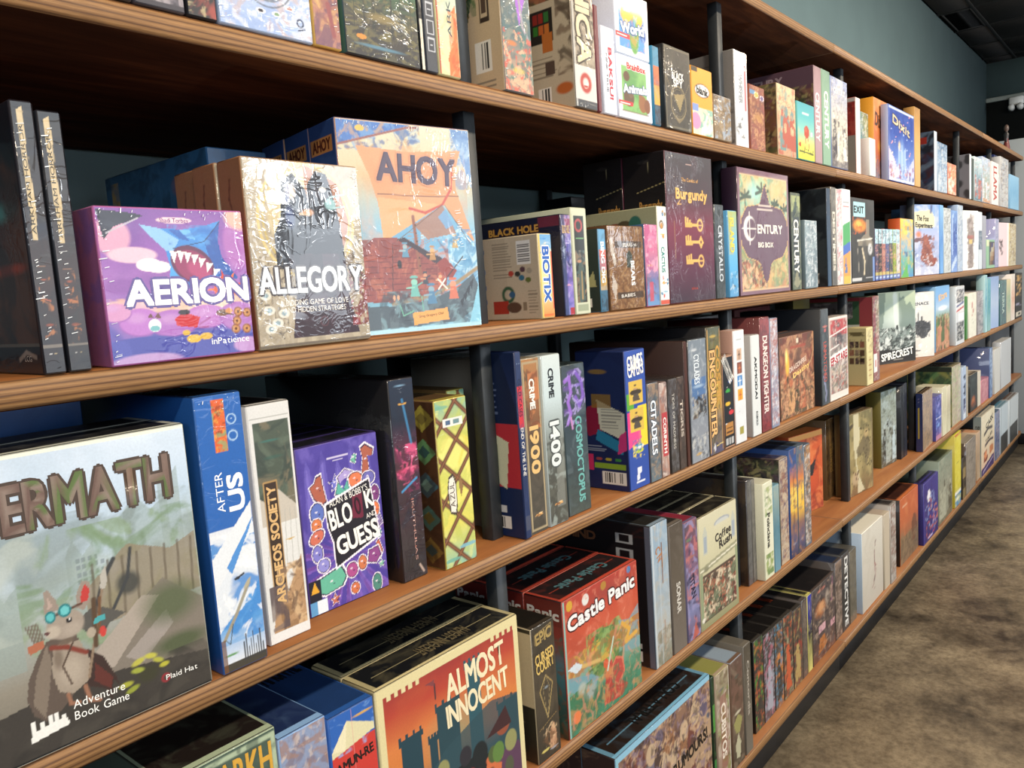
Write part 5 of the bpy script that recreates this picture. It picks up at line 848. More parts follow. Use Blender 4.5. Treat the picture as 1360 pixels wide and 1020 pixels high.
@art
def bluefig(cv, P):
    cv.g('8c5880', '4c68b0', '34408c', '3c3880'); cv.r(0, .48, 1, .5, 'c8c8e0'); cv.e(.5, .34, .25, .1, '88b0e0', .9, .5); cv.e(.5, .8, .2, .06, 'b0a0d8', .9, .5); cv.fb(['2c3470', '8c90d0'], 50, .7, .5); cv.r(0, 0, 1, .1, 'b88098', .8); cv.r(.85, 0, 1, 1, 'b8a898')
@art
def arrows(cv, P):
    cv.fill('a0b0c8')
    for y in (.8, .62, .5): cv.p([(.15, y), (.8, y+.07), (.8, y-.07)], '1c243c')
    cv.r(.1, .1, .9, .4, '404868'); cv.fb(['c8c8d8', '242c48'], 60, .8, .5, .05, (.1, .1, .9, .4)); cv.r(.1, .02, .8, .12, 'c8d0d8')
@art
def statue(cv, P):
    cv.g('2c2018', '24282a', '1e2426'); cv.e(.4, .25, .35, .18, '8c4c28', 1, .3); cv.e(.38, .3, .18, .06, 'b06c3c', .9, .5); cv.e(.5, .15, .3, .06, '6a3820'); cv.r(.25, .8, .7, .9, '3c4444'); cv.fb(['343c3c'], 40, .6)
@art
def coll(cv, P):
    cv.g('5c4838', '6c4c44', '745444', '604c48'); cv.fb(['8c6c58', '4c3838', 'a88870'], 22, .8, .48); cv.p([(.5, .3), (1, .5), (1, .7), (.6, .62)], '9c7858'); cv.figs(8, ['8c6448', '5c5468', 'a88c70', '4c3c38', 'b8a084', '6c4038', '586070'], .3, .93, .5, (.05, .95)); cv.fb(['c8a888', '3c3034', '7c6c80'], 60, .7, .53); cv.p([(.5, .5), (.66, .4), (1, .54), (1, .64)], 'a88c70', .8)
    cv.r(0, .965, 1, 1, '88b8d0'); cv.r(0, 0, .02, 1, '88b8c8')
@art
def fruitspine(cv, P):
    cv.g('8c7464', 'a08878', '98887c', '8c8468'); cv.fb(['70604c', 'b8a898', '7c8448'], 44, .8, .5); cv.e(.4, .84, .3, .05, '5c6068', .8, .5); cv.r(.25, .1, .75, .78, '8c5448', .55); cv.r(.95, 0, 1, 1, 'd8d4c4')
@art
def painted(cv, P):
    cv.g('4c4438', '5c4c40', '6c5044', '5c4840'); cv.fb(['7c6c5c', '44382c'], 30, .7); cv.e(.5, .84, .28, .07, '484c44', .9, .5); cv.e(.5, .5, .35, .08, 'c8c0a8', .8, .5); cv.p([(.1, .42), (.5, .48), (.9, .42), (.6, .3), (.3, .32)], '908c58'); cv.p([(.2, .2), (.5, .3), (.7, .2), (.6, .06), (.3, .08)], 'b0ac90')
@art
def portrait(cv, P):
    cv.g('6c4434', '4c4040', '504440', '484448'); cv.fb(['5c5454', '3c3434'], 30, .7); cv.e(.35, .68, .3, .16, 'a86c44', .9, .5); cv.e(.38, .7, .18, .1, 'c89468', .9, .5); cv.e(.65, .75, .12, .16, 'b8a898', .6, .5); cv.r(.25, .36, .55, .46, 'c89ca4'); cv.r(.78, .3, .98, .38, 'c09098'); cv.p([(.2, .08), (.3, .28), (.5, .3), (.65, .12)], 'a86838'); cv.e(.4, .93, .2, .03, 'c87868', .8, .4); cv.l([(.85, .65), (.9, .95)], .03, '8c5c78'); cv.fb(['282428', 'a8907c'], 60, .7, .55)
@art
def sketch(cv, P):
    cv.g('b8b0a4', 'c4beb2', 'ccc8bc'); cv.fb(['b8b2a4'], 20, .4)
    for k in range(7): cv.l([(.52+.02*k, .16), (.56+.015*k, .4), (.58-.005*k, .62), (.6+.012*k, .78)], .006, ['8c6c68', 'a88c88', '5c4c4c'][k % 3], .8)
    cv.l([(.45, .2), (.56, .24)], .008, '8c5c58'); cv.l([(.56, .5), (.66, .44)], .01, 'a05c58')
@art
def desert(cv, P):
    cv.g('6c5840', '7c6448', '84684c', 'b0603c', 'b8603a', 'b86038'); cv.fb(['a85838', 'c87c50'], 16, .5, .5, .1, (0, .4, 1, 1)); cv.p([(0, .3), (.5, .36), (1, .32), (1, 0), (0, 0)], '74604c'); cv.p([(.55, .3), (.62, .5), (.72, .62), (.85, .6), (.95, .35), (.8, .2), (.6, .22)], '6a4434', .9); cv.fb(['8c7458', '5c4c3c'], 40, .7, .5, .05, (0, 0, 1, .4)); cv.r(.1, .86, .4, .89, 'd0a080', .8)
@art
def moon(cv, P):
    cv.g('302868', '383078', '3c347c'); cv.fb(['2c2460', '443c88'], 14, .5); cv.e(.35, .74, .11, .11, 'e8e4e8')
    for i in range(10):
        x, y = cv.rs.uniform(.2, .85), cv.rs.uniform(.15, .7); cv.ring(x, y, cv.rs.uniform(.06, .13), .016, cv.rs.choice(['b0584c', '7c8cb8', 'a8506c', '5c4c98', 'c87858']), .9)
    cv.dots(14, ['b85848', '88a0c0', '5c50a0'], .02, .045, (.2, .15, .85, .65)); cv.r(.3, .03, .6, .06, 'b8a8c8')
@art
def yellowfoot(cv, P):
    cv.g('4c88a8', 'c8bc40', 'ccc044', 'd0c448', 'c8bc40'); cv.r(0, 0, 1, .2, '3c80b0'); cv.e(.4, .1, .3, .08, 'e0e4e4'); cv.r(0, .17, 1, .2, 'e0e0d8'); cv.e(.45, .6, .25, .015, '5c5c28'); cv.r(0, .96, 1, 1, 'b85838'); cv.fb(['b8ac38', 'd8d068'], 40, .5)
@art
def cask(cv, P):
    cv.g('d4ac90', 'd8c0a4', 'd8ccb0', 'dcd4bc'); cv.fb(['c8bca0'], 20, .4); cv.l([(.2, .66), (.5, .72), (.8, .68)], .03, '4c4848'); cv.l([(.25, .46), (.6, .5), (.85, .47)], .025, '4c4448'); cv.p([(.15, .18), (.2, .36), (.4, .38), (.45, .2)], '7c3c34'); cv.p([(.6, .24), (.62, .38), (.85, .38), (.9, .26)], 'b87850'); cv.e(.3, .3, .1, .06, 'd08860'); cv.p([(0, 0), (0, .1), (1, .2), (1, .08), (1, 0)], '3c2c60'); cv.p([(.1, .03), (.9, .12), (.9, .15), (.1, .06)], 'b8a8c0', .7)
@art
def halfdark(cv, P):
    cv.fill(P[0]); cv.r(0, 0, 1, .38, P[1]); cv.fb(['4c4c48'], 30, .5, .5, .06, (0, 0, 1, .38)); cv.r(.93, 0, 1, 1, 'd8dcdc', .8); cv.r(0, 0, .05, 1, '8c9498', .8)

def side_art(cv, name, P):
    cv.fill(P[0]); cv.fb([P[0]], 20, .3); T = []
    if name == 'tanback':
        cv.fill('cdb696'); cv.p([(0, 1), (.7, 1), (.0, .35)], '2c4430'); cv.fb(['3c6c3c', 'a85838', '8c8c6c'], 50, .8, .5, .05, (0, .45, .35, 1)); cv.r(.42, .4, .7, .68, '3c3028'); cv.r(.46, .43, .66, .65, 'c8b498'); cv.r(.5, .45, .62, .63, '54443a'); cv.dots(4, ['54443a'], .03, .05, (.45, .72, .6, .8)); cv.bar(.25, .12, .7, .3); cv.r(.1, .06, .8, .07, '8c8070'); cv.r(.1, .03, .8, .04, '8c8070')
    elif name == 'tiles':
        cv.fill('c0b49c'); cv.lines(.05, .82, .9, .98, 6, '6a6052'); cv.r(.0, .66, .75, .82, '5c4c38'); cv.fb(['8c7c48', '38402c', 'a0644c'], 50, .8, .48, .05, (0, .66, .75, .82)); cv.r(0, .42, .6, .62, '282420')
        for i, c_ in enumerate(['8c2c24', '8c2c24', '346c34', '34742c', 'b8602c', 'c07030']): cv.r(.15+.13*(i % 3), .54-.07*(i//3), .27+.13*(i % 3), .6-.07*(i//3), c_)
        cv.r(.35, .36, .58, .47, 'b86c30'); cv.lines(.05, .2, .65, .34, 5, '6a6052'); cv.r(.4, .22, .6, .3, '54443a'); cv.bar(.2, .03, .5, .15); cv.e(.8, .12, .22, .12, 'b8642c', 1, .3); cv.fb(['7c6a58', '504438'], 30, .8, .5, .05, (.66, .2, 1, 1))
    elif name == 'inkback':
        cv.fill('8c8884'); cv.lines(.1, .7, .8, .9, 6, '5c5a58'); cv.r(.25, .88, .5, .92, 'a05050'); cv.e(.4, .4, .25, .12, '2c2826', .8, .5); cv.fb(['24201e', 'b0aaa4'], 30, .7, .52, .05, (0, 0, 1, .55))
    elif name in ('busy', 'landscape'):
        cv.fb(['4c5c38', '7c5444', P[0], '2c2c24'], 20, .8, .46); cv.fb(['a89c68', '604050'], 60, .6, .54)
        if name == 'landscape': cv.r(0, .82, 1, 1, '5c4450'); T = [('CENTURY', .45, .91, .08, .5, 0, '9c8890')]
    elif name == 'redside': cv.r(0, .52, 1, .95, '8c2820'); cv.fb(['5c1c18', 'a84838'], 60, .7, .5, .05, (0, .52, 1, .95)); cv.r(0, 0, 1, .5, '8c8478'); cv.e(.4, .1, .3, .08, '3c342c'); cv.r(0, .95, 1, 1, 'b8b0a8')
    elif name == 'comic': cv.fb(['283858', '3c1c24', '5c7088'], 16, .8, .5); cv.r(.1, .8, .9, .92, '8c2820'); cv.e(.4, .35, .3, .08, 'a03028', .9, .5); cv.e(.3, .55, .25, .08, 'a87850', .7, .5)
    elif name == 'spots': cv.dots(16, ['3c3c40'], .08, .16, (0, .02, 1, .98))
    elif name == 'arkside': cv.g('24202a', '3c2a26', '4a2a24', '1e2830', '181c28'); cv.e(.8, .62, .2, .05, '4c8c8c', .8, .7); cv.e(.75, .4, .3, .03, 'c84828', .8, .8); cv.fb(['5c3828', '1c1c24'], 14, .6); cv.r(0, .1, 1, .115, '5a5450'); cv.r(0, 0, 1, .1, '1c1a24'); cv.l([(.78, .05), (.86, .08), (.95, .06)], .012, '8c8078'); T = [('LCG', .87, .055, .022, .07, 0, 'c8c0b8')]
    elif name == 'tanside': cv.g('7c4a34', '8c5c40', '94684c'); cv.r(.0, 0, .55, 1, '94644a', .6); cv.l([(.5, .9), (.4, .8), (.55, .7), (.45, .55)], .04, '5c2c24', .8); cv.l([(.6, .3), (.5, .2)], .03, 'd0b8a0', .6)
    elif name == 'ahoyside': cv.g('28406c', '2c4c88', '2c4a84'); cv.r(.1, .5, .92, .72, 'b07848', 0); cv.r(.05, .86, .9, .935, 'c08850'); cv.l([(.05, .3), (.9, .32)], .03, '283858'); T = [('AHOY', .48, .9, .05, .7, 0, '5c2c20')]
    elif name == 'biotixside':
        cv.fill('bfae94'); cv.r(.52, .0, 1, 1, 'd0c0a4', .5); cv.lines(.3, .5, .62, .95, 14, '6a6052'); cv.bar(.68, .66, .9, .95, True)
        for x, y, c_ in ((.58, .56, 'b84838'), (.68, .55, '3c3c34'), (.76, .6, '5c4048'), (.74, .5, '3c7088'), (.84, .47, '687038'), (.86, .58, 'a89c88')): cv.e(x, y, .045, .035, c_)
        cv.ring(.52, .3, .08, .03, '3c5c40'); cv.e(.58, .3, .05, .04, '3c6080'); cv.r(.28, .06, .52, .22, 'a83828'); cv.e(.6, .14, .12, .07, '5c4434'); cv.r(.74, .1, .8, .2, '8c7c64'); cv.lines(.82, .05, .97, .35, 8, '7c705e')
        for y, c_ in ((.85, '3c5c88'), (.6, '3c70a8'), (.4, '34609c'), (.22, '34609c')): cv.e(.12, y, .06, .06, c_)
    elif name == 'blackhole': cv.g('1a1c30', '14162a', '181a30'); cv.r(.8, .9, 1, 1, '6c2838'); T = [('BLACK HOLE', .55, .9, .07, .5, 0, 'c89848', '4c2c1c')]
    elif name == 'darkback': cv.fill('28322e'); cv.lines(.35, .4, .75, .85, 9, '8ca090'); cv.p([(.7, .3), (.9, .5), (.95, .3)], 'a8a070'); cv.bar(.45, .05, .85, .16)
    elif name == 'cactusside': cv.fill('b0ac88'); cv.e(.5, .82, .1, .06, '8c4438'); cv.e(.62, .84, .1, .06, '5c5038'); cv.e(.75, .85, .08, .09, '3c7060'); T = [('CACTUS', .25, .84, .08, .32, 0, '3c8070')]
    elif name == 'burgside': cv.fill('1a1618'); cv.l([(.3, .75), (1, .8)], .008, 'b0a070'); cv.l([(.62, .95), (.66, .3)], .006, '8c8468'); cv.e(.5, .95, .15, .04, '302c2c'); T = [('Burgundy', .65, .66, .06, .55, 0, 'b88848')]
    elif name == 'barcode': cv.fill('20262c'); cv.bar(.6, .03, .92, .13); cv.r(.3, .8, .75, .88, '8c8464'); cv.fb(['3c4448', '14181c'], 20, .7); cv.l([(.5, .7), (.65, .65), (.55, .6)], .02, '8c9090', .6); cv.l([(.55, .5), (.65, .45)], .02, '8c9090', .6)
    elif name == 'azulside':
        cv.fill('5c3c24')
        for i in range(4):
            for j in range(5): x, y = .12+.26*i, .1+.2*j; cv.p([(x, y-.08), (x+.1, y), (x, y+.08), (x-.1, y)], ['5c9080', 'b8a848', '4c7078', '8c6c34', '70a068'][(i+j*2) % 5]); cv.p([(x, y-.04), (x+.05, y), (x, y+.04), (x-.05, y)], ['3c5c58', '8c7c3c', '8cb0a0'][(i*2+j) % 3])
        cv.fb(['3c2418'], 20, .6, .5)
    elif name == 'coldside': cv.g('1c2c54', '1c2c54', '223464', '1a2a50'); cv.p([(0, 1), (.6, 1), (1, .7), (1, .62), (0, .55)], '16233f', .8); cv.r(.05, .27, 1, .62, 'c03440'); cv.p([(.1, .58), (.42, .55), (.42, .32), (.1, .34)], 'b8b078'); cv.p([(.35, .56), (.72, .52), (.6, .26), (.3, .3)], 'd8d8b8'); cv.r(.2, .36, .4, .5, '4c6c48'); cv.lines(.2, .66, .5, .85, 6, '6c7ca0'); cv.r(.2, .13, .55, .17, 'd8d8d8'); cv.bar(.25, .04, .65, .11)
    elif name == 'trivia':
        cv.fill('1c2854'); cv.fb(['203060'], 14, .6); cv.e(.45, .86, .22, .05, '8c7038', .8, .3); cv.p([(.1, .5), (.2, .6), (.5, .64), (.5, .42), (.2, .38)], '8c2040'); cv.p([(.4, .66), (.98, .56), (.98, .36), (.45, .44)], 'd0d0c0'); cv.lines(.5, .44, .92, .6, 7, '6c6c6c'); cv.p([(.4, .44), (.95, .34), (.9, .26), (.35, .36)], '2c80a8'); cv.p([(.85, .4), (1, .44), (1, .3), (.8, .26)], 'd03c80'); cv.r(.3, .6, .7, .7, '907028', .7); cv.r(.02, .13, .28, .25, 'd03468'); cv.e(.4, .22, .07, .03, 'a04848'); cv.e(.6, .22, .07, .03, 'b0a038'); cv.e(.8, .22, .07, .03, '3c8c44'); cv.r(.3, .15, .95, .19, '88a838'); cv.bar(.45, .04, .95, .13); cv.lines(.05, .27, .6, .32, 3, 'a8b0c0')
    elif name == 'portraits':
        cv.fill('c4b888'); cv.r(.1, .87, .9, .93, '6a6040'); cv.fb(['c4b888'], 70, .9, .5, .04, (.1, .87, .9, .93))
        for i in range(3):
            for j in range(3): cv.r(.08+.3*i, .38+.14*j, .32+.3*i, .49+.14*j, ['5c4434', '8c5c48', '4c3c3c', '7c6c5c', '3c2c28'][(i*2+j) % 5])
        cv.lines(.15, .1, .85, .32, 6, '8c8460'); cv.fb(['302420', 'a08870'], 60, .6, .54, .04, (.08, .38, .92, .8))
    elif name == 'redgreen': cv.r(0, 0, 1, 1, '34543c'); cv.r(0, .75, .7, .95, '4c4a4c'); cv.fb(['8c8c8c', '2c2c2c'], 30, .8, .5, .05, (0, .75, .7, .95)); cv.r(0, .96, 1, 1, '782c34'); cv.r(.45, .55, .8, .68, 'c8ccc0'); cv.r(.8, 0, 1, 1, '8c3c44')
    elif name == 'courtside': cv.fill('201c16'); cv.r(.1, .42, 1, .97, 'bcac90'); cv.bar(.2, .7, .75, .93, True); cv.e(.15, .6, .2, .06, '2c241c'); cv.lines(.2, .03, .9, .38, 10, '5c5440'); cv.e(.5, .47, .06, .02, '604c34')
    elif name == 'castleside': cv.g('1c3c2c', '2c4c4c', '3c7080', '7c2c28', '501818'); cv.r(0, .82, 1, 1, '641e1c'); cv.r(.2, .76, .7, .82, 'd8c8b8', .8); cv.l([(.2, .65), (.7, .5), (.6, .2)], .06, '8c5c34'); cv.fb(['6c4430', '2c5c54'], 40, .7, .52, .05, (0, 0, 1, .75)); T = [('Panic', .5, .9, .07, .85, 0, 'c8c8c8')]
    elif name == 'darkicons': cv.fill('1a1619'); cv.r(.72, .86, .86, .93, 'b8b8b8'); cv.r(.72, .75, .86, .82, 'b8b8b8'); cv.r(.72, .64, .86, .71, '807c78'); cv.r(.75, .87, .83, .92, '1a1619'); cv.r(.75, .76, .83, .81, '1a1619'); cv.r(.5, .3, .85, .6, '28282c'); cv.bar(.7, .03, .9, .1); cv.r(.7, .12, .9, .16, 'c8c8c4'); cv.r(.96, 0, 1, 1, '6c7080'); T = [('THE MIND', .3, .88, .06, .5, 0, '704830')]
    elif name == 'darkfig': cv.g('1c1412', '3c3024', '241c1c', '302c34'); cv.l([(.3, .3), (.55, .4), (.8, .55)], .06, 'a08858', .8); cv.r(.4, .1, .85, .2, 'd8d8d4'); cv.r(.55, .12, .7, .18, '242424'); cv.fb(['4c3c2c'], 20, .7); cv.e(.7, .05, .15, .03, 'a8a8a8')
    elif name == 'navyside': cv.fill('1e2c5c'); cv.r(.35, .22, .6, .75, 'b8a030'); cv.l([(.4, .85), (.55, .88), (.4, .92)], .04, 'b0a8c0'); cv.e(.4, .05, .3, .03, 'a8b4d0')
    elif name == 'leafs': cv.fb(['5c8050', '2c4430', '8c8c4c', '98945c'], 16, .8, .46); cv.r(0, .92, 1, 1, '283028')
    elif name == 'pinkside': cv.g('8c4c3c', '4c5880', '4c5c8c', 'a05068'); cv.fb(['6c6c98', '8c5440'], 16, .7)
    elif name == 'seriesside': cv.fill('100f10'); cv.e(.6, .45, .3, .08, '3c1c48', .8, .7); cv.e(.7, .2, .2, .05, '1c3c20', .8, .7); cv.r(.55, .86, .85, .96, 'a8a8a4'); cv.r(.6, .88, .8, .94, '201c20')
    elif name == 'bluestripe': cv.g('244868', '2c5c84', '306088'); cv.r(.06, .1, .14, .96, 'a8905c'); cv.e(.78, .85, .12, .06, '9c4c40', .8, .4); cv.fb(['3c6c94', '1c3c58'], 30, .6)
    elif name == 'cask': cv.fill('84908f'); T = [('CASK', .55, .8, .1, .6, 0, '20282c')]
    return T

# ------------------------------------------------------------------ lettering: each glyph becomes a small flat mesh once
GLY = {}
def load_glyphs(chars):
    dg_objs = []
    for wname, off in (('b', .0),):
        for ch in chars:
            cu = bpy.data.curves.new('g', 'FONT'); cu.body = ch; cu.size = 1.0; cu.offset = off; cu.resolution_u = 3; cu.fill_mode = 'FRONT'
            o = bpy.data.objects.new('g', cu); COL.objects.link(o); dg_objs.append((wname, ch, o))
    dg = bpy.context.evaluated_depsgraph_get()
    for wname, ch, o in dg_objs:
        me = o.evaluated_get(dg).to_mesh(); n = len(me.vertices)
        co = np.zeros(n*3); me.vertices.foreach_get('co', co); co = co.reshape(-1, 3)[:, :2]
        lo = np.zeros(len(me.loops), np.int32); me.loops.foreach_get('vertex_index', lo)
        tt = np.zeros(len(me.polygons), np.int32); me.polygons.foreach_get('loop_total', tt)
        GLY[(wname, ch)] = (co, lo, tt); o.evaluated_get(dg).to_mesh_clear()
    for wname, ch, o in dg_objs:
        cu = o.data; bpy.data.objects.remove(o); bpy.data.curves.remove(cu)
def text2d(s, wname):
    """unit text: returns verts, loops, totals; cap height about .7"""
    V = []; L = []; T = []; x = 0; b = 0
    for ch in s:
        if ch == ' ': x += .32; continue
        co, lo, tt = GLY[('b', ch)]; mn, mx = co[:, 0].min(), co[:, 0].max()
        c2, l2, t2 = GLY[(wname, ch)]
        v = c2.copy(); v[:, 0] += x-mn; V.append(v); L.append(l2+b); T.append(t2); b += len(v); x += mx-mn+.085
    return np.concatenate(V), np.concatenate(L), np.concatenate(T), max(x-.085, .01)
def add_text(parts, w, h, t, z):
    s, u, v, cap, ln, rot = t[:6]; col = t[6]; outl = t[7] if len(t) > 7 else None
    vert = abs(abs(rot)-90) < 30
    capm = cap*(w if vert else h); lenm = ln*(h if vert else w)
    near = capm > .010
    V, L, T, W_ = text2d(s, 'b')
    P0 = np.stack([(V[:, 0]/W_-.5)*lenm, (V[:, 1]/.70-.5)*capm], 1)
    a = math.radians(rot); R = np.array([[math.cos(a), -math.sin(a)], [math.sin(a), math.cos(a)]])
    sx = min(lenm/W_, capm/.7*1.2); ring = lambda r: [(r*math.cos(k*.785), r*math.sin(k*.785)) for k in range(8)]
    lay = []
    if outl: lay += [(dx, dy, outl, 0) for dx, dy in ring(.105)]
    lay += [(dx, dy, col, 1) for dx, dy in ((ring(.045)[1::2]+ring(.03) if near else [])+[(0, 0)])]
    for li, (dx, dy, c, k) in enumerate(lay):
        P = (P0+np.array([dx*sx, dy*sx]))@R.T+np.array([u*w, v*h])
        if c[0] == '~':      # weathered lettering: several tones by corner
            tn = [lin(c[1+6*i:7+6*i]) for i in range((len(c)-1)//6)]; q = np.random.RandomState(5).randint(0, len(tn), len(P)); C = np.array(tn)[q]
        else: C = np.tile(lin(c), (len(P), 1))
        parts.append((P, np.full(len(P), z+k*.00005+li*.000025), L, T, C))
def face_mesh(name, w, h, pxu, pxv, paint, texts, seed):
    """a printed sheet w x h metres in local (u, v); returns mesh data in 2D + offset"""
    nx = int(np.clip(w*pxu/1.25, 3, 230)); ny = int(np.clip(h*pxv/1.25, 4, 260))
    cv = Cv(w, h, nx, ny, seed); tx = list(texts); U0_, V0_ = cv.U, cv.V; r = paint(cv); cv.U, cv.V = U0_, V0_
    if r: tx += r
    cols = np.clip(cv.c.reshape(-1, 3), 0.002, .92)
    P = np.stack([cv.U.ravel()*w, cv.V.ravel()*h], 1); i = np.arange(ny)[:, None]*(nx+1)+np.arange(nx)[None, :]; i = i.ravel()
    L = np.stack([i, i+1, i+nx+2, i+nx+1], 1).ravel(); T = np.full(nx*ny, 4)
    parts = [(P, np.zeros(len(P)), L, T, cols)]
    for k, t in enumerate(tx): add_text(parts, w, h, t, .0001+k*.00005)
    b = 0; VV = []; ZZ = []; LL = []; TT = []; CC = []
    for (p, z, l, t, c) in parts: VV.append(p); ZZ.append(z); LL.append(l+b); TT.append(t); CC.append(c); b += len(p)
    return np.concatenate(VV), np.concatenate(ZZ), np.concatenate(LL), np.concatenate(TT), np.concatenate(CC)
def place_face(name, fm, axes, origin, mat_, parent):
    V, Z, L, T, C = fm; ax, ay, an = [np.array(a, float) for a in axes]
    co = np.array(origin, float)+V[:, :1]*ax+V[:, 1:]*ay+(Z+.0003)[:, None]*an
    return link(name, new_mesh(name, co, L, T, C), mat_, parent)

ROWN = {1: 'top row', 2: 'second shelf', 3: 'third shelf', 4: 'fourth shelf', 5: 'bottom shelf'}
ORD = ['first', 'second', 'third', 'fourth', 'fifth']
WRAPPED = set('emblem forest coral azteca baksu ghost aerion allegory ahoy ark1 ark2 hole burg crys afterus keyb azul nineteen fourteen cosmo citad cycl encou tide1 tide2 corin menace spy court cnx coffee dkl dkl2 bear flower bigbox silver'.split())
SEAM_GLINTS = {'aerion': 'lt', 'allegory': 'lr', 'ahoy': 'rt', 'forest': 'lb', 'emblem': 'l', 'coral': 'l', 'azteca': 'b', 'afterus': 't', 'ark1': 'l', 'ark2': 'l', 'dune': 'l', 'ochre': 'r'}
def build_box(e):
    (key, row, w, h, d, n, cx, cy, yaw, mode, pal, tx, desc, side, sideart, top, toptx, edge, base) = e
    P = pal.split(); rs = random.Random(key); seed = rs.randint(1, 90000)
    wrapped = key in WRAPPED or (mode == 'busy')
    M = M_WRAP if wrapped else M_CARD
    side = side or P[0]; top = top or side; edge = edge or P[0]
    small = w*h < .022 or h < .175
    root = None
    z0 = ZS[row]+base+.0003
    dist = math.hypot(cx, cy+.8); pxv = 1048/dist
    b = min(.0018, w*.18)
    for k in range(n):
        m = MB(); m.box(0, w, 0, d, 0, h, b)
        V = np.array(m.v); C = np.tile(lin(edge), (len(V), 1))
        C[V[:, 2] > h-1e-6] = lin(top); C[(V[:, 0] < 1e-6)] = lin(side); C[(V[:, 1] > d-1e-6)] = lin(side); C[V[:, 0] > w-1e-6] = lin(side)
        m.c = [tuple(c) for c in C]
        nm = 'card_game_box' if small else 'board_game_box'
        o = m.build(nm, M)
        a = math.radians(yaw); o.rotation_euler = (0, 0, a)
        off = k*(d+.0014)
        jx = rs.uniform(-.003, .003) if k else 0
        o.location = (cx+jx*math.cos(a)-off*math.sin(a), cy+off*math.cos(a)+jx*math.sin(a), z0)
        lab = desc+' on the '+ROWN[row] if k == 0 else ORD[k-1]+' copy stacked behind the '+desc
        if len(lab.split()) > 16: lab = desc if k == 0 else ORD[k-1]+' copy behind the '+' '.join(desc.split()[:10])
        tag(o, lab, 'game box', 'boxed games on the '+ROWN[row])
        if k == 0:
            root = o; pxu = 1048*(.8+cy)/dist**2*1.3+1048*abs(math.sin(a))/dist
            if mode[0] == '@': pf = lambda cv: ART[mode[1:]](cv, P)
            else: pf = lambda cv: generic(cv, mode, P)
            fm = face_mesh('cover', w-2*b, h-2*b, pxu, pxv, pf, tx, seed)
            place_face('cover_print', fm, ((1, 0, 0), (0, 0, 1), (0, -1, 0)), (b, 0, b), M, o)
        # left side
        if (sideart or k > 0 or n > 1) and d > .012:
            sa = sideart; p2 = [side, P[min(1, len(P)-1)]]
            pxs = 1048*max(cx, .3)/dist**2
            if sa:
                def ps(cv): return side_art(cv, sa, p2)
            else:
                def ps(cv): cv.fill(side); cv.fb([P[min(1, len(P)-1)]], 26, .35); return None
            fm = face_mesh('side', d-2*b, h-2*b, pxs, pxv, ps, [], seed+7)
            place_face('side_print', fm, ((0, -1, 0), (0, 0, 1), (-1, 0, 0)), (0, d-b, b), M, o)
        if row >= 3:
            def pt(cv):
                cv.fill(top); cv.fb([edge], 30, .12, .5, .2); cv.r(0, 0, .03, 1, edge, .6); cv.r(.97, 0, 1, 1, edge, .6); cv.l([(.08, .5), (.92, .5)], .004, edge, .5)
                cv.r(0, 0, 1, .035 if d > .1 else .09, edge)
            pxt = pxv*max(.12, (CAM[2]-z0-h)/dist)
            fm = face_mesh('top', w-2*b, d-2*b, pxu, pxt*1.6, pt, toptx or [], seed+13)
            place_face('top_print', fm, ((1, 0, 0), (0, 1, 0), (0, 0, 1)), (b, b, h), M, o)
    # white flakes that imitate glints along the sealed film edges
    if key in SEAM_GLINTS:
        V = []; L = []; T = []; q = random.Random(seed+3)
        for s_ in SEAM_GLINTS[key]:
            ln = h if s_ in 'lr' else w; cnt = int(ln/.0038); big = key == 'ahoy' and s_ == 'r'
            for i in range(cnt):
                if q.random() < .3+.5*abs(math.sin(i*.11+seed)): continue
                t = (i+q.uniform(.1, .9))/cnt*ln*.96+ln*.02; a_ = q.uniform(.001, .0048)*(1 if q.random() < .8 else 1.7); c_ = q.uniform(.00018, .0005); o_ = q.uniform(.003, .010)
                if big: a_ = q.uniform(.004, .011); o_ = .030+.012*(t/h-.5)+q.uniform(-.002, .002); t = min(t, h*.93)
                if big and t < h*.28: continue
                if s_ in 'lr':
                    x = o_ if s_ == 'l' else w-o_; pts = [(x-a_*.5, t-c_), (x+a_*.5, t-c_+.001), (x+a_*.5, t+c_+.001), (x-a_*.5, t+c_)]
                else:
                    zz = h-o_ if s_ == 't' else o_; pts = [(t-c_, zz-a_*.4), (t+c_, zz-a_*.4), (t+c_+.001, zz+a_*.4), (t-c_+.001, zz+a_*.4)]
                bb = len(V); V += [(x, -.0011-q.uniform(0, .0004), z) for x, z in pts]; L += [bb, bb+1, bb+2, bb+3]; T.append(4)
        so = link('film_seam_glint', new_mesh('film_seam_glint', V, L, T), M_GLINT, root)
        so['label'] = 'white flakes imitating glints along the shrink wrap film seam'; so['kind'] = 'stuff'
    return root

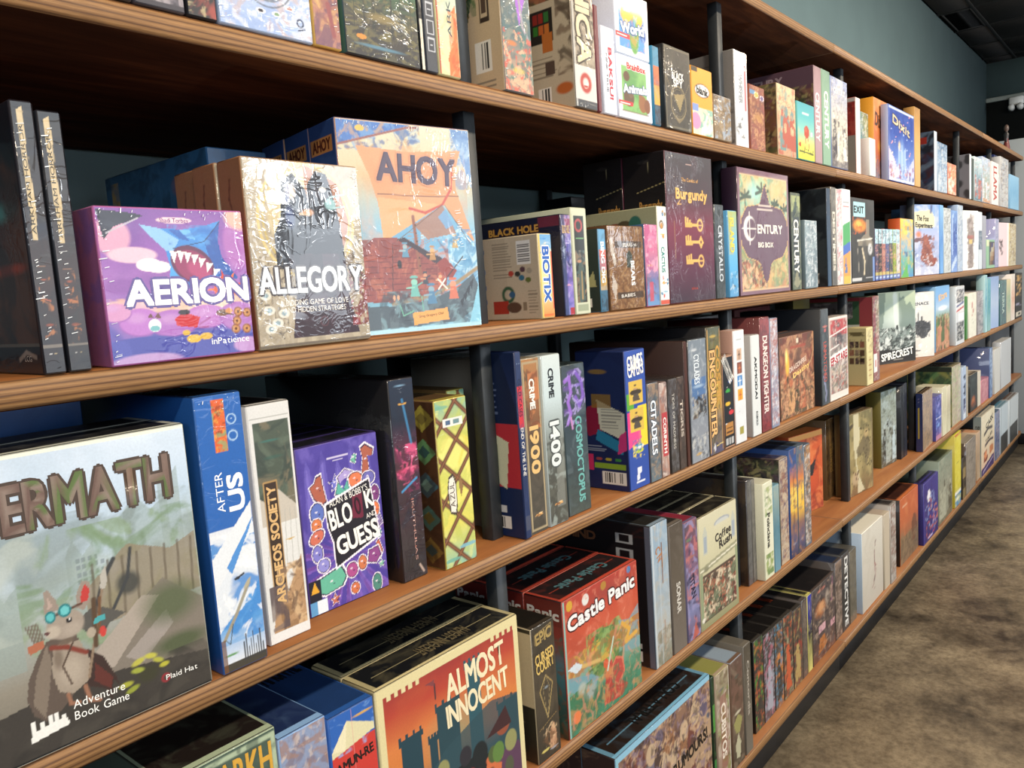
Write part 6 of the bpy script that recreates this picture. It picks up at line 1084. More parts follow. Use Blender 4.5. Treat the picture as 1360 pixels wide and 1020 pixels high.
DATA = [
('dk1', 1, 0.0415, 0.27, 0.06, 1, 0.363, 0.0, 0, 'busy', '222226 4a4a50 8a8a90', [], 'black speckled game box cut by the photo edge', None, None, None, None, None, 0),
('dk2', 1, 0.0543, 0.27, 0.2, 1, 0.4059, 0.0, 0, 'busy', '3c3a44 6a6672 a8a0a8 2a2830', [], 'iridescent charcoal foil game box', None, None, None, None, None, 0),
('dk3', 1, 0.0348, 0.27, 0.2, 1, 0.4619, 0.0, 0, 'fig', '1c1c22 2a2a30 b05048 c8b890', [], 'narrow black game box with a small red figure', None, None, None, None, None, 0),
('emblem', 1, 0.1238, 0.29, 0.06, 1, 0.4981, 0.0, 0, '@emblem', 'aebfdc 8fa6d4 d8d8e8', [], 'pale blue game box with a ring of round emblems', '8fa0bc', None, None, None, None, 0),
('ochre', 1, 0.0417, 0.3, 0.06, 1, 0.6233, 0.0, 0, '@sprig', 'dcae5c a87868 6a4a40', [], 'ochre spine with dark olive sprigs and red blooms', None, None, None, None, None, 0),
('forest', 1, 0.1292, 0.3, 0.05, 1, 0.6709, 0.0, 0, '@forest', '2e3238 3f7a52 8a7a52', [], 'glossy dark forest cover with a green glow', '1f5a5a', None, None, None, None, 0),
('mono', 1, 0.0079, 0.27, 0.06, 1, 0.8016, 0.0, 0, 'bands', '181818 d8d0c0 181818 d8d0c0', [], 'very thin black and cream spine', None, None, None, None, None, 0),
('slate', 1, 0.0235, 0.3, 0.06, 1, 0.811, 0.0, 0, '@icons', '363a44 363a44', [], 'slate grey spine with three white icon squares', None, None, None, None, None, 0),
('dune', 1, 0.0448, 0.3, 0.06, 1, 0.8359, 0.0, 0, '@dunes', 'd8cf9c c8d0c0 d07840', [('ARKKO', 0.6, 0.33, 0.2, 0.3, 90, '3a4450')], 'sand coloured spine with orange rocks and dark lettering', None, None, None, None, None, 0),
('coral', 1, 0.0737, 0.27, 0.075, 1, 0.9793, 0.0, 0, '@coral', '6a6e72 9a5cc0 c87a50', [], 'coral reef game box with a purple plume and tan back', 'd9c2a0', 'tanback', None, None, None, 0),
('azteca', 1, 0.0685, 0.285, 0.1, 1, 1.169, 0.0, 0, '@stonespine', '5a5550 9a8c7c 403a36', [('ASHICA', 0.5, 0.63, 0.62, 0.72, -90, 'd8c8a8', '3a322a')], 'tall box with big carved cream letters down its spine', 'bdb09c', 'tiles', None, None, None, 0),
('maroon', 1, 0.0122, 0.1855, 0.06, 1, 1.2399, 0.0, 0, 'plain', '6a2e38', [], 'thin maroon spine beside the carved letter box', None, None, None, None, None, 0),
('baksu', 1, 0.0446, 0.1552, 0.14, 1, 1.259, 0.0, 0, 'plain', 'd6dcea', [('BAKSU!', 0.62, 0.47, 0.26, 0.6, -90, 'c23a4a'), ('NINE TRUE', 0.32, 0.47, 0.14, 0.45, -90, '333340')], 'white card game box with red letters and smaller black ones', None, None, None, None, None, 0),
('animals', 1, 0.1244, 0.1156, 0.12, 1, 1.3088, 0.0, 0, '@quizgreen', 'e4e8f2 6aa85a', [('BrainBox', 0.55, 0.86, 0.1, 0.55, 0, 'c8303c', 'f2f0ea'), ('Animals', 0.5, 0.5, 0.13, 0.72, 4, 'ffffff', '4a6a90')], "square children's quiz box with a green jungle picture", 'd8dcec', None, None, None, None, 0),
('world', 1, 0.1224, 0.1156, 0.12, 1, 1.3088, 0.0, 0, '@quizblue', 'dfe8f6 4a90d8', [('World', 0.5, 0.45, 0.16, 0.7, 4, 'ffffff', '2a5a90')], 'square quiz box with a blue and yellow picture stacked on the green one', 'd8dcec', None, None, None, None, 0.1164),
('strip', 1, 0.0258, 0.1536, 0.2, 1, 1.442, 0.0, 0, 'bands', '3a84a8 c86a40 d8a040 303848', [], 'narrow blue and orange spine', None, None, None, None, None, 0),
('spy', 1, 0.1141, 0.167, 0.1, 1, 1.4879, 0.0, 0, '@spy', '3c3834 544e46', [('BLACK', 0.5, 0.66, 0.085, 0.46, 2, 'f2f0ea'), ('SPY', 0.5, 0.57, 0.085, 0.36, 2, 'f2f0ea')], 'charcoal card game box with white lettering in an oval', '1a1a1c', None, None, None, None, 0),
('blank', 1, 0.1003, 0.1444, 0.1, 1, 1.6054, 0.0, 0, '@bubble', 'e09a2c d8a0b0', [('blank', 0.5, 0.67, 0.11, 0.54, -3, '181818')], 'orange box with a white speech bubble and pink cartoon', None, None, None, None, None, 0),
('bronze', 1, 0.0915, 0.1005, 0.08, 1, 1.7094, 0.0, 0, 'busy', '8a7458 6e5c48 a8906c 9fb0c4', [], 'small bronze relief card box', None, None, None, None, None, 0),
('ghost', 1, 0.0755, 0.2333, 0.19, 1, 1.8804, 0.024, 0, '@inkspine', 'dfe2e6 e0a0ac 202020', [('WHISPER', 0.45, 0.62, 0.28, 0.3, -90, '9aa0a8')], 'tall white spine with pink lettering and ink figures', '8d8a86', 'inkback', None, None, None, 0),
('brownwar', 1, 0.0946, 0.1636, 0.2, 1, 1.9573, 0.02, 0, '@sticker', '8a4a38 a86a50 d0b060', [], 'rust brown box with two round stickers at its top', None, None, None, None, None, 0),
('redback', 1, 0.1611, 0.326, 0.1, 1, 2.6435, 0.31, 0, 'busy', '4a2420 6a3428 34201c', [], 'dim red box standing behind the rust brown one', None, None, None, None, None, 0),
('cream1', 1, 0.1319, 0.1839, 0.12, 1, 2.0945, 0.004, 0, 'fig', 'd8c49a c89a7a 6a9090 b05a4a', [], 'sand coloured box with a crowded picnic scene', '6a4c34', 'busy', None, None, None, 0),
('popsicle', 1, 0.1344, 0.1558, 0.03, 1, 2.2278, 0.0, 0, '@popsicle', '5cb0b0 d8d860', [], 'teal and yellow card box with a red lollipop figure', None, None, None, None, None, 0),
('centp', 1, 0.0609, 0.2726, 0.3, 1, 2.3651, 0.0, 0, 'grad', 'a88c90 b898a0 907078', [('CENTURY', 0.45, 0.48, 0.55, 0.5, -90, 'f0e0e0')], 'pink spine of a tall box with a landscape lid', '5a3c48', 'landscape', None, None, None, 0),
('centg', 1, 0.0704, 0.2739, 0.19, 1, 2.4326, 0.0, 0, 'grad', '86a890 94b89c 6a8c7a', [('CENTURY', 0.5, 0.48, 0.5, 0.6, -90, 'f2f0ea')], 'pale green spine of a tall box', None, None, None, None, None, 0),
('centb', 1, 0.1557, 0.2674, 0.05, 1, 2.5098, 0.0, 0, 'scene', '8a9ac8 d0c8b8 6a6468 e8e4d8 48444c', [('CENTURY', 0.5, 0.86, 0.06, 0.7, 0, 'f2f0ea')], 'tall blue box showing a white robed crowd', None, None, None, None, None, 0),
('redwh', 1, 0.0493, 0.2471, 0.2, 1, 2.7924, 0.012, 0, 'plain', 'e8dcd4', [], 'white spine with a brick red side', '8c2c24', 'redside', None, None, None, 0),
('tealm', 1, 0.0893, 0.2307, 0.2, 1, 2.9685, 0.047, 0, 'busy', '4a8c98 7a8a50 3a5a68 c8d0c8', [], 'teal and green spine half hidden by a small white box', None, None, None, None, None, 0),
('smallwh', 1, 0.0666, 0.1265, 0.045, 1, 2.901, 0.0, 0, 'plain', 'e8e6e0', [], 'small white spine in front of the orange box', None, None, None, None, None, 0),
('dixo', 1, 0.173, 0.2893, 0.08, 1, 3.062, 0.03, 0, '@dixitorange', 'd88848 c86a34', [('Dixit', 0.42, 0.73, 0.16, 0.66, -8, '4a2c20')], 'large orange box with curly dark lettering', 'e09a30', None, None, None, None, 0),
('dixb', 1, 0.3695, 0.269, 0.026, 1, 3.1331, 0.0, 0, '@dixitblue', '26489c 5a88d0', [('Dixit', 0.48, 0.78, 0.11, 0.66, -8, 'd8c8a8', '3a3040')], 'tall deep blue box with a starry castle scene', 'a8b4d8', None, None, None, None, 0),
('tan1', 1, 0.0894, 0.3087, 0.0415, 1, 3.511, 0.0, 0, 'grad', 'c89858 d0a868 a87c48', [], 'tall tan spine beside the starry blue box', None, None, None, None, None, 0),
('dkcom', 1, 0.0495, 0.2521, 0.25, 1, 3.8452, 0.0, 0, 'plain', 'c8d0dc', [], 'white edged spine with a black and red comic side', '161c2c', 'comic', None, None, None, 0),
('paleb', 1, 0.1874, 0.2144, 0.2, 1, 3.909, 0.0, 0, 'busy', 'a8bcd0 6a94c0 d8dce0 5a7088', [], 'pale blue wrapped spine with stripes', None, None, None, None, None, 0),
('orng', 1, 0.1825, 0.141, 0.045, 1, 4.1089, 0.0, 0, 'fig', 'b86a50 c88060 e0d8c8 d0a878', [], 'small orange red box with a white creature', None, None, None, None, None, 0),
('greyp', 1, 0.0429, 0.2222, 0.2, 1, 4.612, 0.0, 0, 'plain', 'd8dce0', [], 'thin white spine with a grey patterned side', '808088', 'spots', None, None, None, 0),
('dgreen', 1, 0.0594, 0.2066, 0.2, 1, 4.6647, 0.0, 0, 'plain', '2c3c38', [], 'thin dark green spine', None, None, None, None, None, 0),
('wblue', 1, 0.2089, 0.2223, 0.12, 1, 4.7342, 0.0, 0, 'scene', 'd0e0e0 7090a0 486878 e8e8e8 b06050', [], 'white edged box with a blue sea picture', None, None, None, None, None, 0),
('bori', 1, 0.2267, 0.2405, 0.1, 1, 4.9539, 0.0, 0, 'scene', 'b0c0d8 98a8a0 c08858 e0e0f0 e8e8f0', [], 'pale blue box with an orange foot', None, None, None, None, None, 0),
('redtx', 1, 0.225, 0.2392, 0.04, 1, 5.2402, 0.0, 0, 'plain', 'e6dcd8', [('LLAMA', 0.5, 0.5, 0.5, 0.8, -90, 'b04038')], 'white spine with red letters', None, None, None, None, None, 0),
('purpb', 1, 0.1913, 0.326, 0.2, 1, 5.7117, 0.06, 0, 'busy', '4a4c80 6870a0 38385c', [], 'tall purple box standing behind the red lettered one', '404878', None, None, None, None, 0),
('wgrey', 1, 0.2891, 0.2906, 0.05, 1, 5.5334, 0.0, 0, 'busy', 'c8c8c8 a0a8b8 e4e0dc 907868', [], 'white and grey wrapped spine', None, None, None, None, None, 0),
('sblue', 1, 0.3611, 0.2124, 0.0415, 1, 5.8962, 0.0, 0, 'grad', '88b8d8 70a8d0 90c0e0', [], 'small sky blue box at the end', None, None, None, None, None, 0),
('ark1', 2, 0.0202, 0.2483, 0.25, 1, 0.2798, 0.0, 0, '@arkham', '1a1c26 3a2c2c 8a4830', [('ARKHAM HORROR', 0.34, 0.72, 0.2, 0.4, 90, '2c2418')], 'worn black spine with a torn parchment title, front of the pair', '1e1c24', 'arkside', None, None, None, 0),
('ark2', 2, 0.0215, 0.242, 0.25, 1, 0.3014, 0.0, 0, '@arkham', '1a1c26 3a2c2c 8a4830', [('ARKHAM HORROR', 0.34, 0.72, 0.2, 0.4, 90, '2c2418')], 'worn black spine with a torn parchment title, second of the pair', '10141c', None, None, None, None, 0),
('aerion', 2, 0.1601, 0.1574, 0.062, 2, 0.341, 0.0, 0, '@aerion', '9a5cb0 4a50a8', [('AERION', 0.56, 0.455, 0.16, 0.86, 0, 'ffffff', '5a4a90'), ('inPatience', 0.82, 0.095, 0.045, 0.29, 0, 'ffffff'), ('Shadi Torbey', 0.5, 0.93, 0.03, 0.2, 0, '7a3a8a')], 'square violet box with a blue toothed kite and white title', 'a0608c', None, None, None, 'b868b0', 0),
('allegory', 2, 0.1654, 0.2184, 0.05, 3, 0.5058, 0.0, 0, '@allegory', 'a59a84 c8b890', [('ALLEGORY', 0.5, 0.36, 0.14, 0.92, 0, 'dfe4ea', '4a4448'), ('A BIDDING GAME OF LOVE', 0.5, 0.235, 0.03, 0.62, 0, 'e8e4dc'), ('AND HIDDEN STRATEGIES', 0.5, 0.195, 0.03, 0.56, 0, 'e8e4dc')], 'tan box with two hooded figures inside a gold ring', '9a6a48', 'tanside', None, None, None, 0),
('ahoy', 2, 0.2193, 0.288, 0.075, 3, 0.672, 0.038, -9.98, '@ahoy', 'd8a878 c89868', [('AHOY', 0.56, 0.79, 0.13, 0.6, -2, '4a3a50', 'c88c68'), ('Greg Gregory Olaf', 0.585, 0.075, 0.012, 0.2, 3, '6a4a20')], 'large box with a pirate ship picture and a hand drawn title', '2c4c88', 'ahoyside', None, None, None, 0),
('biotix', 2, 0.0365, 0.1401, 0.145, 1, 1.0371, 0.0, 0, '@biotix', 'e4d49a 3a78c0', [('BIOTIX', 0.5, 0.52, 0.52, 0.66, -90, '2a62b8', 'f2f0ea')], 'cream box with blue bubble letters on its spine', 'c8b89c', 'biotixside', None, None, None, 0),
('hole', 2, 0.0301, 0.1734, 0.23, 1, 1.1018, 0.0, 0, '@space', '2a2c50 6a5ca8', [('BLACK HOLE', 0.5, 0.86, 0.08, 0.8, 0, 'e0c090')], 'navy and violet space spine with a dark side panel', '16182a', 'blackhole', None, None, None, 0),
('cthu', 2, 0.0476, 0.1858, 0.24, 1, 1.1333, 0.0, 0, '@cave', 'c8ccb4 2a2e2c', [], 'pale cream box whose spine shows a dark cave figure', 'b8bca4', None, None, None, None, 0),
('bing', 2, 0.0252, 0.1507, 0.12, 1, 1.2145, 0.0, 0, 'bands', '5a98c0 c8604c c8a050 30485a', [('BING DIG', 0.5, 0.6, 0.5, 0.5, -90, 'e8f0f4')], 'blue and orange spine with a dark green side', '283230', 'darkback', None, None, None, 0),
('bear', 2, 0.1276, 0.1578, 0.08, 1, 1.2462, 0.0, 0, '@bear', '7c5634 96704a', [('BEARS vs', 0.6, 0.78, 0.045, 0.4, 2, 'f0ece4'), ('BEARS', 0.66, 0.43, 0.1, 0.3, -90, 'ffffff'), ('BABIES', 0.5, 0.16, 0.04, 0.4, 2, 'f0ece4')], 'furry brown parcel box with two paper bands', '5a3c24', None, None, None, None, 0),
('flower', 2, 0.0512, 0.1627, 0.08, 1, 1.3796, 0.0, 0, '@flower', 'd87ca0 5a8cb8', [], 'pink flower spine fading to blue', '3a5a80', None, None, None, None, 0),
('cactus', 2, 0.0388, 0.1999, 0.2, 1, 1.433, 0.0, 0, '@cactus', 'e4e8e8 3a9088', [('CACTUS', 0.45, 0.46, 0.36, 0.26, -90, '3a9088')], 'white spine with teal letters and small animals', 'b8b490', 'cactusside', None, None, None, 0),
('burg', 2, 0.2141, 0.3129, 0.1, 2, 1.4735, 0.0, 0, '@burgundy', '6a2c40 3c2e38', [('The Castles of', 0.5, 0.83, 0.025, 0.36, 0, 'e8b060'), ('Burgundy', 0.53, 0.735, 0.07, 0.68, 0, 'e8b868'), ('alea', 0.52, 0.09, 0.02, 0.14, 0, 'b04030')], 'big maroon box with gold lettering and three gold keys', '1c181e', 'burgside', None, None, None, 0),
('crys', 2, 0.0478, 0.214, 0.045, 1, 1.6935, 0.0, 0, 'busy', '3c4448 586068 2a3034', [('CRYSTALLO', 0.55, 0.48, 0.42, 0.6, -90, 'c8d0d8')], 'dark grey wrapped spine with pale thin letters', None, None, None, None, None, 0),
('isle', 2, 0.0506, 0.2026, 0.045, 1, 1.7619, 0.0, 0, '@islespine', '58a0d0 7ab8d8', [('ISLAND', 0.42, 0.72, 0.48, 0.4, -90, 'e0cc50')], 'sky blue spine with a yellow title', None, None, None, None, None, 0),
('bigbox', 2, 0.326, 0.3072, 0.0415, 1, 1.8213, 0.0, 0, '@bigbox', '5c3850 caa868', [('ENTURY', 0.595, 0.53, 0.07, 0.5, 0, 'f0eae0'), ('BIG BOX', 0.5, 0.4, 0.04, 0.3, 0, 'f0eae0')], 'plum box with an ornate ogee frame over a tropical scene', '2c1c30', None, None, None, '6a4858', 0),
('centgrey', 2, 0.0689, 0.2651, 0.3, 1, 2.1639, 0.0, 0, '@ogee', '5c6458 aeb08c', [('CENTURY', 0.5, 0.45, 0.52, 0.55, -90, 'f0f0e8')], 'olive grey spine with pale vertical title', '22262a', None, None, None, None, 0),
('silver', 2, 0.0994, 0.1938, 0.02, 1, 2.2654, 0.0, 0, 'busy', '70848c 8ca0a8 5a6c78 d8dce0', [], 'small silver wrapped box with white lettering', None, None, None, None, None, 0),
('navyb', 2, 0.0324, 0.2923, 0.3, 1, 2.4541, 0.0, 0, 'grad', '34506c 2a4058 243850', [], 'tall blue black box with a barcode on its side', '20242c', 'barcode', None, None, None, 0),
('dest', 2, 0.046, 0.2984, 0.3, 1, 2.492, 0.0, 0, 'busy', '4c4640 6a6054 38322e', [('DESTINIES', 0.5, 0.45, 0.5, 0.6, -90, 'e0d8c8')], 'narrow dark brown spine with pale capitals', None, None, None, None, None, 0),
('whpink', 2, 0.0519, 0.2947, 0.05, 1, 2.5431, 0.0, 0, 'busy', 'd8d4d0 c8a0a8 e8e8e4 b8485a', [], 'white spine fading to pink', None, None, None, None, None, 0),
('tricol', 2, 0.0803, 0.2984, 0.05, 1, 2.6003, 0.0, 0, '@tricolor', 'e0e2e4 4a9860', [], 'white spine with green blue and orange sweeps', None, None, None, None, None, 0),
('exit', 2, 0.2562, 0.2772, 0.0415, 1, 2.6861, 0.0, 0, '@exit', '2c2a2a e08a30', [('EXIT', 0.32, 0.87, 0.08, 0.42, 0, '10181c')], 'black box with an orange fire cloud and glass bottle', None, None, None, None, None, 0),
('mini0', 2, 0.0415, 0.1821, 0.1, 1, 2.9477, 0.0, 0, '@mini', '3a3058 a8c8d8 4458a0', [], 'violet slim spine with a pale blue cap in the mini set', None, None, None, None, None, 0),
('mini1', 2, 0.0426, 0.1824, 0.1, 1, 2.9916, 0.0, 0, '@mini', '18181c a8c8d8 4458a0', [], 'black slim spine with a pale blue cap in the mini set', None, None, None, None, None, 0),
('mini2', 2, 0.0436, 0.1827, 0.1, 1, 3.0365, 0.0, 0, '@mini', 'b07068 a8c8d8 4458a0', [], 'rose slim spine with a pale blue cap in the mini set', None, None, None, None, None, 0),
('mini3', 2, 0.0447, 0.183, 0.1, 1, 3.0826, 0.0, 0, '@mini', '384c80 a8c8d8 4458a0', [], 'blue slim spine with a pale blue cap in the mini set', None, None, None, None, None, 0),
('mini4', 2, 0.0458, 0.1833, 0.1, 1, 3.1298, 0.0, 0, '@mini', '485050 a8c8d8 4458a0', [], 'grey slim spine with a pale blue cap in the mini set', None, None, None, None, None, 0),
('mini5', 2, 0.047, 0.1836, 0.1, 1, 3.1782, 0.0, 0, '@mini', '88a030 a8c8d8 4458a0', [], 'lime green slim spine with a pale blue cap in the mini set', None, None, None, None, None, 0),
('mini6', 2, 0.0482, 0.1839, 0.1, 1, 3.2279, 0.0, 0, '@mini', 'c8c8c8 a8c8d8 4458a0', [], 'white slim spine with a pale blue cap in the mini set', None, None, None, None, None, 0),
('yelgr', 2, 0.1883, 0.2265, 0.045, 1, 3.2858, 0.0, 0, '@yelgreen', 'd8c850 5a9858', [], 'yellow green box with an orange side', 'c85a30', None, None, None, None, 0),
('fox', 2, 0.2329, 0.3024, 0.05, 1, 3.705, 0.06, -14.93, '@fox', '8aa4cc c0c8d8', [('The Fox', 0.4, 0.81, 0.075, 0.44, -3, '2c2824'), ('Experiment', 0.45, 0.71, 0.065, 0.62, -3, '2c2824')], 'snowy blue box with a cream title and a red fox', None, None, None, None, None, 0),
('bl1', 2, 0.0677, 0.3029, 0.2, 1, 3.9467, 0.0, 0, 'grad', '6aa0d8 4a80c0 80b0d8', [], 'bright blue slim spine right of the fox box', None, None, None, None, None, 0),
('gw1', 2, 0.1424, 0.2937, 0.25, 1, 4.0297, 0.0, 0, 'busy', 'c0c8c8 8a8c8c d8dce0', [], 'grey and white wrapped spine', None, None, None, None, None, 0),
('bl2', 2, 0.1293, 0.2887, 0.25, 1, 4.1803, 0.0, 0, '@sweep', '6a90c8 2c4c90', [], 'blue spine with a white diagonal sweep', None, None, None, None, None, 0),
('pb2', 2, 0.1208, 0.3185, 0.045, 1, 4.3234, 0.0, 0, 'busy', 'a8bcd8 c8d0d8 8898b0', [], 'tall pale blue spine with grey scribbles', None, None, None, None, None, 0),
('ankh', 2, 0.203, 0.307, 0.05, 1, 4.64, 0.035, -9.93, '@pendant', 'e4e6e4 8a7c78', [('ANKH', 0.5, 0.56, 0.06, 0.4, 0, 'b06860')], 'white box with a slim grey rose pendant design', None, None, None, None, None, 0),
('dw2', 2, 0.1014, 0.3037, 0.2, 1, 4.8505, 0.0, 0, 'bands', 'd0d8e0 4a5c70 c8d0d8', [], 'thin navy and white spine', None, None, None, None, None, 0),
('gry2', 2, 0.1013, 0.2876, 0.2, 1, 4.9695, 0.0, 0, 'plain', '9a9ca8', [], 'thin grey spine set back', None, None, None, None, None, 0),
('grbr', 2, 0.2645, 0.1597, 0.045, 1, 5.0822, 0.0, 0, '@tilesg', '78b088 6a5448', [], 'small green edged box with brown and navy tiles', None, None, None, None, None, 0),
('lilac', 2, 0.1237, 0.2819, 0.2, 1, 5.3593, 0.0, 0, 'busy', 'a0a0c8 b8b8d8 8890b8', [], 'lilac spine taller than its neighbours', None, None, None, None, None, 0),
('pinkw', 2, 0.2915, 0.2679, 0.08, 1, 5.56, 0.03, -5.91, '@brush', 'e0c8cc 2a2020', [], 'pale pink box with small black brush marks', None, None, None, None, None, 0),
('cream2', 2, 0.2726, 0.2672, 0.2, 1, 5.8719, 0.0, 0, 'busy', 'e0d0a0 c8b080 8a6c40 e8e0c8', [], 'cream and gold spine at the end', None, None, None, None, None, 0),
('after', 3, 0.29, 0.2882, 0.062, 2, 0.1162, 0.0, 0, '@aftermath', 'b8c8d8 6a685c', [('AFTERMATH', 0.525, 0.83, 0.155, 0.8, 0, '~7a665c8a7a706a544c5c7040', '4a3c34'), ('Adventure', 0.6, 0.125, 0.03, 0.17, -2, 'f4f4f0'), ('Book Game', 0.605, 0.085, 0.03, 0.18, -2, 'f4f4f0'), ('Plaid Hat', 0.89, 0.085, 0.02, 0.12, -2, 'f4f4f0')], 'huge book game box with a cloaked mouse adventurer', '243830', None, '16161a', None, 'd8dcd0', 0),
('afterus', 3, 0.0573, 0.3133, 0.3, 1, 0.4185, 0.0, 0, '@afterus', '2a68b8 dfe8f0', [('AFTER', 0.33, 0.655, 0.17, 0.145, 90, 'f4f6fa'), ('US', 0.68, 0.645, 0.34, 0.13, 90, 'f4f6fa')], 'bright blue spine with a white title and orange badge', '16488a', None, '0c1420', None, None, 0),
('archeos', 3, 0.0593, 0.2917, 0.3, 1, 0.4909, 0.019, 0, '@archeos', 'dcdcda 5c6658', [('ARCHEOS SOCIETY', 0.36, 0.41, 0.2, 0.5, 90, 'd8b078')], 'white spine with a jungle ruin picture and dark title plate', 'c8c8c4', None, '0e1010', None, None, 0),
('blook', 3, 0.1353, 0.2236, 0.045, 5, 0.5683, 0.046, 0, '@blook', '5a48a0 8a5ab8', [("ALAN & BOBBY'S", 0.575, 0.655, 0.042, 0.5, 8, 'f4f0ea'), ('BLO', 0.455, 0.545, 0.125, 0.28, 8, 'f4f0ea'), ('O', 0.68, 0.575, 0.11, 0.07, 8, '2c1420'), ('K', 0.83, 0.6, 0.11, 0.1, 8, 'f4f0ea'), ('AND', 0.84, 0.495, 0.032, 0.13, 8, 'f4f0ea'), ('GUESS', 0.645, 0.385, 0.115, 0.54, 8, 'f4f0ea')], 'purple party box with a tilted block letter title', '2a2048', None, '14141a', None, None, 0),
('keyb', 3, 0.0482, 0.2928, 0.3, 1, 0.7176, 0.031, 0, '@nebula', '1a1820 c03060', [('KUTHULAS', 0.6, 0.24, 0.1, 0.3, -90, 'b08880')], 'tall black box with a pink and blue nebula spine', '121216', None, '0a0a0c', None, None, 0),
('azul', 3, 0.0688, 0.2534, 0.26, 1, 0.7868, 0.015, 0, '@azul', 'd8c858 5a3020', [('AZUL', 0.35, 0.43, 0.15, 0.15, 90, '4a3a2c')], 'yellow stained glass spine with brown lattice', '6a5030', 'azulside', None, None, None, 0),
('azul2', 3, 0.041, 0.2531, 0.2, 1, 0.885, 0.085, 0, '@azul', 'c8c060 5a3020', [('AZUL', 0.45, 0.5, 0.4, 0.22, 90, '2a2a2a')], 'second stained glass box, mostly hidden by the post', '6a5030', None, None, None, None, 0),
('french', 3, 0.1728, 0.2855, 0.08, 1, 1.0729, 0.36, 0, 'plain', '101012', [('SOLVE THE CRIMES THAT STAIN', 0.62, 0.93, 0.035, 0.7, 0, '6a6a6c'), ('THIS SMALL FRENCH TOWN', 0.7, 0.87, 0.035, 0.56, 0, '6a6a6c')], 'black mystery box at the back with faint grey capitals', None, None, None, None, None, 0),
('cold', 3, 0.0165, 0.3078, 0.08, 1, 0.957, 0.0, 0, '@coldcase', '1e2c54 c83038', [('COLD CASES', 0.5, 0.76, 0.55, 0.2, -90, '101830'), ('END OF THE LINE', 0.5, 0.47, 0.55, 0.26, -90, 'f0ece4')], 'navy and red spine of a detective box', '1a2a50', 'coldside', None, None, None, 0),
('nineteen', 3, 0.0476, 0.2938, 0.26, 1, 0.9764, 0.004, 0, '@tiger', '4c443c a86c3c', [('CRIME', 0.52, 0.8, 0.3, 0.17, -90, 'f0ece4'), ('1900', 0.5, 0.48, 0.5, 0.27, -90, 'e0b878')], 'dark brown spine with a gold year and tiger badge', '8a8478', None, None, None, 'a89c84', 0),
('fourteen', 3, 0.0529, 0.2936, 0.26, 1, 1.0289, 0.003, 0, '@tiger2', 'c4d2d4 4c4c48', [('CRIME', 0.45, 0.84, 0.28, 0.17, -90, '20242a'), ('1400', 0.5, 0.48, 0.5, 0.26, -90, 'dce4e4', '4a5050')], 'white and grey spine with silver digits and tiger badge', 'b8c0bc', None, None, None, None, 0),
('cosmo', 3, 0.0702, 0.27, 0.24, 1, 1.0911, 0.009, 0, '@cosmo', '3a4a50 7a58b8', [('COSMOCTOPUS', 0.62, 0.36, 0.27, 0.58, -90, '6cb0ac')], 'dark teal spine with a purple tentacle', '2a3638', None, None, None, None, 0),
('crimes', 3, 0.0763, 0.2756, 0.115, 1, 1.2852, 0.002, 0, '@capers', '28489c e0c840', [('CRIMES', 0.5, 0.92, 0.1, 0.8, 5, 'f2f0ea', '28489c'), ('CAPERS', 0.5, 0.87, 0.1, 0.8, 5, 'f2f0ea', '28489c')], 'blue trivia box with two oval portraits on its spine', '1e2c58', 'trivia', None, None, None, 0),
('brn0', 3, 0.034, 0.2202, 0.1, 1, 1.366, 0.03, 0, 'plain', '3a2a28', [], 'small dark brown box behind the city spine', None, None, None, None, None, 0),
('citad', 3, 0.0433, 0.2026, 0.028, 1, 1.3629, 0.0, 0, 'busy', '5a6c78 7a6860 3c4c58 a08870', [('CITADELS', 0.45, 0.55, 0.5, 0.55, -90, 'e8eef4', '2a4058')], 'grey blue spine with a large pale title', '50444a', None, None, None, None, 0),
('corin', 3, 0.0325, 0.1982, 0.2, 1, 1.4088, 0.0, 0, '@redband', 'a89490 b03840', [('CORINTH', 0.55, 0.44, 0.4, 0.38, -90, 'f0e8e4')], 'rose spine with a white title on a red band', '6a5a58', None, None, None, None, 0),
('tide1', 3, 0.0354, 0.2007, 0.2, 1, 1.4489, 0.0, 0, 'busy', '302c2c 443c3a 5a5a60', [('TIDES OF MADNESS', 0.5, 0.55, 0.3, 0.6, -90, 'c8c4bc')], 'dark spine with thin pale title', None, None, None, None, None, 0),
('tide2', 3, 0.0304, 0.2009, 0.2, 1, 1.4861, 0.0, 0, 'busy', '3c302c 5a4840 282020', [('TIGRIS', 0.5, 0.55, 0.4, 0.4, -90, 'c0b4a8')], 'dark brown spine with a serif title', None, None, None, None, None, 0),
('cyc0', 3, 0.014, 0.2731, 0.3, 1, 1.5207, 0.0, 0, 'plain', '4a2820', [], 'very thin oxblood box', '3c2a26', None, None, None, None, 0),
('cycl', 3, 0.0842, 0.2734, 0.3, 1, 1.5417, 0.0, 0, '@battle', '7c8894 4c6c90', [('CYCLADES', 0.42, 0.76, 0.3, 0.24, -90, 'e4ecf2')], 'steel grey spine with a sea battle picture', '2c2424', None, '101012', None, None, 0),
('encou', 3, 0.0728, 0.2941, 0.3, 1, 1.6289, 0.0, 0, '@encounter', '5a5034 b8883c', [('COSMIC', 0.75, 0.6, 0.28, 0.5, -90, 'c89848'), ('ENCOUNTER', 0.35, 0.48, 0.4, 0.68, -90, 'e8b878', '3a2c24')], 'gold and black space spine with a glowing outlined title', '141418', None, '1a1a1c', None, None, 0),
('ball', 3, 0.0577, 0.2226, 0.03, 1, 1.7058, 0.0, 0, '@balloons', '181c24 e0b040', [('CLOSE CALL', 0.45, 0.86, 0.35, 0.5, 35, 'f2f0ea')], 'black spine with coloured balloons', None, None, None, None, 'c09070', 0),
